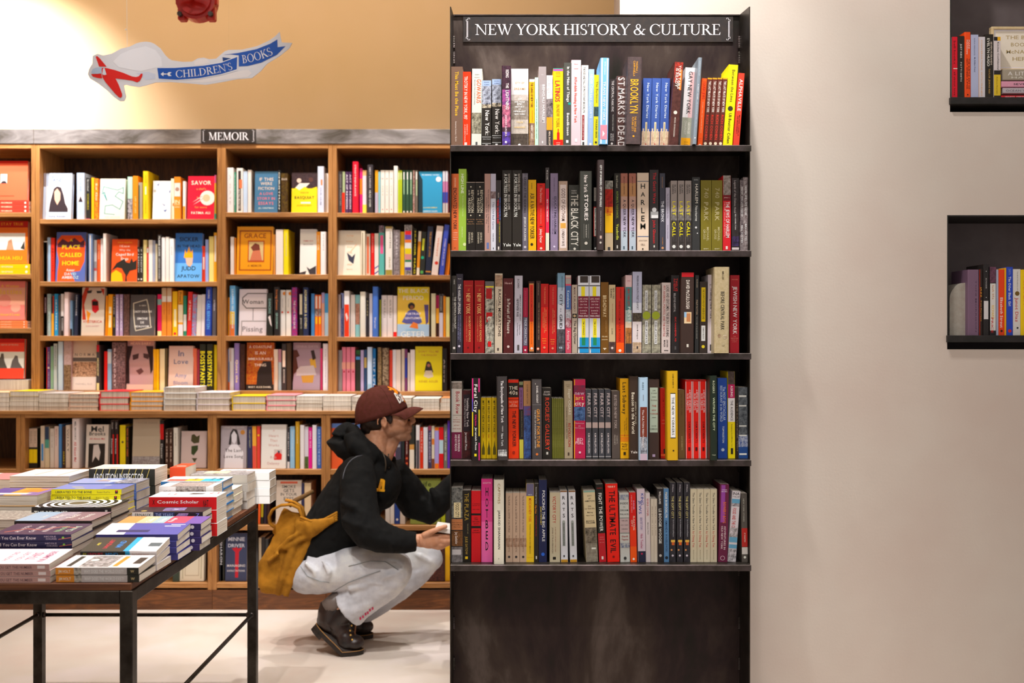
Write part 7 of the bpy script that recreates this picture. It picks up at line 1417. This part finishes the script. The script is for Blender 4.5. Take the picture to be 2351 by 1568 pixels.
# piles: name, xl, xr, Y near, depth, n, thickness near, tilt, kind, cover, spine, top cover print, cover colour list for others, mode
COV={}
ST=[
('front right pile',-1.100,-.900,2.400,.117,2,.0182,.05,'p','3a3634','bC8C4C0 0 0;rC8C4C0 0 100 15 92;pE8942A 0,0 100,0 100,22 0,22;pC8C0B8~5A5450 0,22 100,22 100,31 0,31;t3A3634 0 0 0 0 .;tF8E8D0 3 18 48 46 JIM HOLT;tF4F0F0 34 82 48 50 WHY DOES THE WORLD EXIST?;p2E2A28 0,86 100,86 100,100 0,100;tE0C890 90 95 50 40 W',
 'bEDE8E6 0 100;P5A5650~C8C4C0 6,26 94,26 94,62 6,62;P3A3634 10,10 90,10 90,16 10,16;oE8E4E0 60 34 9;PF0A040 10,66 90,66 90,72 10,72;P3E3A30 30,86 80,86 80,96 30,96;hE89A40 69 60 WHY DOES THE'),
('dark grey and white topped pile',-1.093,-.900,2.522,.105,3,.0170,.15,'p','f4eeee','p2E2A28 0,0 100,0 100,59 0,59;p2AA8E0 0,59 100,59 100,65 0,65;tE8D84A 3 8 50 50 AN;tD83A50 10 30 50 50 UNQUIET;t3A9AE0 33 50 50 50 MIND;tE8B8A8 68 90 50 40 Kay Redfield Jamison',
 'P3A3634 0,0 100,0 100,56 0,56;P2AA8E0 0,56 100,56 100,64 0,64;hF2E24A 14 18 AN;hE02E48 28 66 UNQUIET;h3A8AD8 44 50 MIND;P5A6870 34,82 60,82 60,98 34,98;bF8F4F4 64 80'),
('violet-topped pile behind the dark grey one',-1.105,-.888,2.645,.112,4,.0172,.10,'p','4a4a9a','','bF0ECF4 0 34;P5A5AA8 0,34 100,30 100,100 0,100;P3A3A6A 20,20 40,20 40,60 20,60;PE8E8F4 70,72 76,72 76,92 70,92;PE8E8F4 84,78 88,78 88,96 84,96'),
('rainbow-topped pile with four purple spine ends',-1.100,-.864,2.765,.10,4,.0188,.04,'p','3a2a66','oF0ECF8 50 90 30;bC05A9A 0 20','bF0A05A 0 22;bD8C8A0 22 40;bA8C0C8 40 55;bE0506A 55 80;b7A5AA8 80 100;hF8F4F0 34 60 Calling;hF8F4F0 48 44 In to;hF8F4F0 60 50 Range'),
('pile topped by THE YEARS',-1.097,-.893,2.875,.09,5,.0178,0,'p','2c2834','pE8E4E4 0,0 100,0 100,30 0,30;t2E2A2A 4 27 50 56 ERNAUX;p2E3A6A 0,31 100,31 100,60 0,60;tA8B4F4 33 58 50 60 THE YEARS;p8A6AC0~C8B8E8 30,62 80,66 80,80 30,78;t8A90F0 90 96 50 60 7','b3A343A 0 100;oC8B060 20 14 10;P9A94C8~5A5070 20,40 80,36 90,66 30,70;PE8E8F0 50,52 60,52 60,58 50,58'),
('red-spined pile of thick paperbacks',-1.083,-.881,2.970,.108,3,.0392,0,'p','f4f0f0','rD81820 0 100 0 100;tFFFFFF 12 44 62 26 Cosmic;tFFFFFF 46 74 62 26 Scholar;t2A1A1A 5 9 60 40 X;t2A1A1A 80 88 50 60 NAT','hE03038 20 30 Cosmic;hE03038 30 28 Scholar;oD8C8C0 60 58 14;P3A3230 50,50 70,54 68,74 52,70;LFE03038 62,80 80,84 82,92 64,92 62,80'),
('pile topped by the forest-photo paperback',-1.094,-.925,3.085,.10,4,.0330,0,'p','e8e4e6','rF0ECEC 0 100 0 30;p6A5A54~C8BCB4 0,31 100,31 100,86 0,86;rE8E4E4 20 90 88 96;t8A8484 8 22 50 24 VINTAGE','b8A7C74~C8BCB4 20 90;bF0ECEC 0 20'),
('blue-and-orange pile of hardcovers',-1.125,-.927,3.190,.125,5,.0265,0,'h','3a78b4','','bF6F2F2 0 100;PE85A4A 10,6 44,6 44,36 10,36;PF6B838 8,36 52,36 52,62 8,62;P3EB0C8 4,62 56,62 56,94 4,94;h3A3A3A 48 44 THIRST;h2A3A4A 76 50 SAVING;h2A3A4A 88 36 TIME'),
('cream-covered pile with a curled corner',-1.12,-.929,3.32,.115,4,.0218,0,'p','ece4c8','','bEFE8D0 0 100;h8AA0A0 50 60 POEMS'),
('pile topped by a grey bark photo cover',-1.12,-.915,3.44,.115,4,.0300,0,'p','a8a29c','','b6A6460~C8C4C0 0 100;PF0E4B8 40,20 90,20 90,60 40,60;h8A8060 40 50 BIRDS'),
('white-topped pile at the far table corner',-1.06,-.868,3.56,.105,4,.0280,0,'p','f4f0f0','','bF4F0F0 0 100;P8A8684~E0DCDC 30,10 70,10 70,50 30,50'),
('pale pink pile at the front edge',-1.318,-1.113,2.395,.135,3,.0154,.07,'p','d8bcb8','bC09A94 0 100;t6A4850 20 80 46 52 HOW DID YOU GET THIS NUMBER;rF0E8E8 24 76 86 95','bF0E8EA 0 100;hC87A98 40 60 HOW DID;hC87A98 54 60 YOU GET;hC87A98 68 50 THIS;hB85A88 84 70 NUMBER'),
('violet pile of All You Can Ever Know',-1.330,-1.127,2.545,.135,5,.0176,.03,'p','2b2852','LF8A4A5A 0,2 0,3;tF0E8EC 5 56 48 52 All You Can Ever Know;tC8B8C8 66 81 70 26 NICOLE;tC8B8C8 68 82 32 26 CHUNG;o8AD048 50 90 20;pE07A6A 20,84 30,84 60,100 50,100','b4A3858 0 100;hE8D8D8 24 60 ALL YOU;hE8D8D8 42 60 CAN EVER;hE8D8D8 58 50 KNOW;h9ACA9A 74 50 Nicole;hC8E0C8 88 50 Chung;LFD87A6A 20,10 50,30 40,50 70,70 60,90'),
('light-blue-topped hardcover pile',-1.352,-1.143,2.705,.145,4,.0235,0,'h','2e2826','','bA8C0DC 0 34;b9A8C9A~C8B8C4 34 60;b9A7A80 60 100;hF4ECE4 24 30 Later?;hF4ECE4 42 40 Bray;hF4ECE4 62 40 Real;hF4ECE4 80 56 Friends'),
('pile of THE BELIEVER with a ringed cover',-1.380,-1.153,2.860,.145,3,.0350,0,'h','2c2826','tFBF8F4 3 47 46 56 THE BELIEVER;tC83A50 50 86 46 40 SARAH KRASNOSTEIN;rD8D4D0 20 80 93 96','b3A3634 0 100;oE8E4EC 52 46 84;o2E2A2A 52 46 77;oE8E8F4 52 46 69;o2E2A2A 52 46 62;oE4E8F4 52 46 55;o2E2A2A 52 46 48;oE8E4EC 52 46 41;o2E2A2A 52 46 34;oE8E4EC 52 46 27;o6A5E50 52 46 19'),
('yellow-spined pile of LIBERATED TO THE BONE',-1.386,-1.175,2.995,.11,8,.0171,0,'p','f2e414','t3A3A34 6 58 48 46 LIBERATED TO THE BONE;tA8A030 65 84 48 36 Susan Raffo;r3A2A2A 20 80 91 95;rD83040 50 80 92 94','b8E96D8 0 100;PE8E070 14,30 22,30 22,44 14,44;PE8E070 40,20 48,20 48,36 40,36;PF4F0C8 76,60 82,60 82,90 76,90;b7A84D0 70 100'),
('lavender-topped pile with a moon cover',-1.388,-1.176,3.115,.12,5,.0275,0,'p','5a78c0','','bA8B4E4 0 60;oF4E8A8 80 36 8;PC8A8A0 40,30 60,34 60,52 40,54;PF4F0F4 30,52 60,50 66,66 30,68;b5A5A64~C8C8D8 66 100'),
('thick pile with a striped black and yellow spine',-1.381,-1.166,3.250,.125,3,.0550,0,'p','34302c','LFE8D068 0,4 100,12;LFE8D068 0,14 100,22;LFE8D068 0,24 100,32;LFE8D068 0,34 100,42;LFE8D068 0,44 100,52;LFE8D068 0,54 100,62;LFE8D068 0,64 100,72;LFE8D068 0,74 100,82;LFE8D068 0,84 100,92;tFBF8F8 6 84 50 50 ABOLITION INSPECTOR','bF0E6DA 0 100;PE0C0B0 20,20 40,30 30,50 14,40;PD8B8B0 60,60 80,70 70,80'),
('low red-topped pile beside the striped one',-1.165,-1.112,3.39,.12,4,.038,0,'p','e8502a','','bF0502C 0 100;PF8D8D0 30,20 40,20 40,80 30,80'),
('tall cream-edged pile at the back left',-1.590,-1.400,3.150,.18,9,.0172,0,'p','f0e8e0','','bF6F2F0 0 100;LFE0C8B8 10,20 90,24;LFE0C8B8 20,60 80,66'),
('orange and violet topped pile at the left',-1.57,-1.400,2.935,.15,4,.0320,0,'p','ecb04a','','b9A7AB8 0 30;PE89A3A 10,10 60,14 50,50 16,44;b6A58A8 60 100;PF0ECF4 70,20 90,24 90,80 70,80'),
('grey-topped pile behind the violet one',-1.56,-1.362,2.745,.15,4,.0225,0,'p','8a8078','','b8A8078~C8C0B8 0 100'),
('pink-topped pile at the left photo edge',-1.80,-1.604,3.215,.16,4,.034,0,'p','f09090','','bF29A98 0 60;bF6F0F0 60 100'),
('yellow-banded low pile at the left photo edge',-1.80,-1.598,3.00,.15,5,.0225,0,'p','f0b850','','bF0C050 0 100;b8A6A50 70 100'),
]
FORE=('tall cream-edged','orange and violet','grey-topped','pink-topped pile at','yellow-banded')
for (nm,xl,xr,y,d,n,th,tilt,kind,cov,sp,top) in ST:
    if xl<TXL-.02: xl=max(xl,TXL-.12)
    tm=None; z=TTZ; mode='f' if nm.startswith(FORE) else 's'
    for i in range(n):
        last=i==n-1
        yw=random.uniform(-.012,.012) if not last else 0
        lab=fit(ordn(i,n)+' book of the '+nm,'on the table')
        t_=th-.0005
        o=flat_book(uniq(lab),'piles of books on the display table',xl,xr,y+(0 if last else random.uniform(-.001,.001)),z+.0003,t_,d-.004,cov,mode,sp,kind,tilt=tilt*i/max(1,n-1),dx=random.uniform(-.003,.003) if not last else 0,art_top=top if last else None,yaw=yw,tmpl=None if last else tm)
        if last: TOPS.append((o,(xr-xl)/y*F*(d*.25/y*F*.5+t_/y*F)))
        elif mode=='s': TOPS.append((o,(xr-xl)/y*F*t_/y*F*(1 if y<2.6 else .5)))
        if tm is None and not last: tm=o
        z+=th
# ---------------------------------------------------------------- light, camera
def spot(name,loc,target,power,size=60,blend=.5,col=(1,.97,.94),r=.03):
    l=bpy.data.lights.new(name,'SPOT'); l.energy=power; l.spot_size=math.radians(size); l.spot_blend=blend; l.color=col; l.shadow_soft_size=r
    o=bpy.data.objects.new(name,l); C.objects.link(o); o.location=loc
    o.rotation_euler=(Vector(target)-Vector(loc)).to_track_quat('-Z','Y').to_euler(); return o
def area(name,loc,target,power,sx,sy,col=(1,.965,.93)):
    l=bpy.data.lights.new(name,'AREA'); l.shape='RECTANGLE'; l.size=sx; l.size_y=sy; l.energy=power; l.color=col
    o=bpy.data.objects.new(name,l); C.objects.link(o); o.location=loc
    o.rotation_euler=(Vector(target)-Vector(loc)).to_track_quat('-Z','Y').to_euler(); return o
for x in (-.16,.2,.56): spot('track_spot',(x,2.66,3.55),(x+.01,3.05,.3),175,58,1)
spot('wall_spot',(.84,2.72,3.55),(.80,3.2,2.3),84,112,1)
spot('lower_shelf_fill',(.3,.9,3.5),(.3,3.0,.75),95,30,1)  # fill light added to brighten the lower steel shelves
for x in (-2.2,-1.3,-.5): spot('shelf_spot',(x,4.74,3.45),(x,5.15,1.0),185,50,.6)
spot('wall_wash',(-2.8,4.6,3.4),(-2.72,5.4,2.5),360,84,1)
area('wall_fill',(-1.4,4.35,3.56),(-1.4,5.4,2.55),34,3.6,.25,col=(1,.80,.54))  # unseen warm fill, added to lift and tint the back wall
spot('sign_fill',(-1.5,3.1,3.55),(-1.3,4.0,2.45),45,40,.9)  # fill added to whiten the hanging aeroplane sign
spot('table_spot',(-1.2,2.4,3.5),(-1.35,2.95,.8),300,50,.6)
spot('floor_spot',(-.35,3.3,3.5),(-.75,4.25,.3),135,46,.35,r=.012)
spot('man_fill',(-.9,1.6,3.5),(-.6,4.3,.6),170,34,.8)  # fill added from the front left to brighten the crouching man
spot('floor_spot',(-2.0,3.9,3.5),(-2.0,4.3,0),60,60,.6)
area('ceiling_fill',(-.3,.8,3.55),(-.3,.8,0),42,3.5,2.5)  # unseen broad fill added overhead, not a visible fitting
w=bpy.data.worlds.new('room_air'); bpy.context.scene.world=w; w.use_nodes=True
w.node_tree.nodes['Background'].inputs[0].default_value=(1,.96,.92,1); w.node_tree.nodes['Background'].inputs[1].default_value=.4
cam=bpy.data.cameras.new('camera'); cam.sensor_width=36; cam.sensor_fit='HORIZONTAL'; cam.lens=36*F/2351
cam.dof.use_dof=True; cam.dof.focus_distance=3.05; cam.dof.aperture_fstop=3.2
co=bpy.data.objects.new('camera',cam); C.objects.link(co); co.location=(0,0,CH); co.rotation_euler=(PI/2,0,0)
sc=bpy.context.scene; sc.camera=co
sc.view_settings.view_transform='Standard'; sc.view_settings.look='None'; sc.view_settings.gamma=1; sc.view_settings.use_curve_mapping=False
sc.view_settings.exposure=-.12
# ---------------------------------------------------------------- the 300 books that show largest stay single, the rest become one mesh of small ones
def join_rest(keep=300):
    allb=[o for o in bpy.data.objects if o.get('category')=='book' and o.parent is None]
    area=dict((o.name,a) for o,a in BOOKS); area.update((o.name,a) for o,a in TOPS)
    bpy.context.view_layer.update()
    def seen(o):
        if o.name in area: return area[o.name]
        bb=[o.matrix_world@Vector(c) for c in o.bound_box]
        return (max(b.x for b in bb)-min(b.x for b in bb))*(max(b.z for b in bb)-min(b.z for b in bb))*(F/min(b.y for b in bb))**2
    allb.sort(key=seen,reverse=True)
    rest=allb[keep:]
    V=[];Fc=[];Mi=[];mats={};ml=[]
    for r in rest:
        for o in [r]+list(r.children):
            mw=o.matrix_world; b=len(V); me=o.data
            V+=[tuple(mw@v.co) for v in me.vertices]
            for p in me.polygons:
                mt=me.materials[p.material_index]
                if mt.name not in mats: mats[mt.name]=len(ml); ml.append(mt)
                Fc.append(tuple(b+i for i in p.vertices)); Mi.append(mats[mt.name])
    for r in rest:
        for ch in list(r.children): bpy.data.objects.remove(ch)
        bpy.data.objects.remove(r)
    me=bpy.data.meshes.new('small_books'); me.from_pydata(V,[],Fc)
    for mt in ml: me.materials.append(mt)
    me.polygons.foreach_set('material_index',Mi); me.update()
    o=bpy.data.objects.new('small_books',me); C.objects.link(o)
    o['kind']='stuff'; tag(o,'many thin book spines and lower pile books filling the wooden shelves and table piles','book')
join_rest()
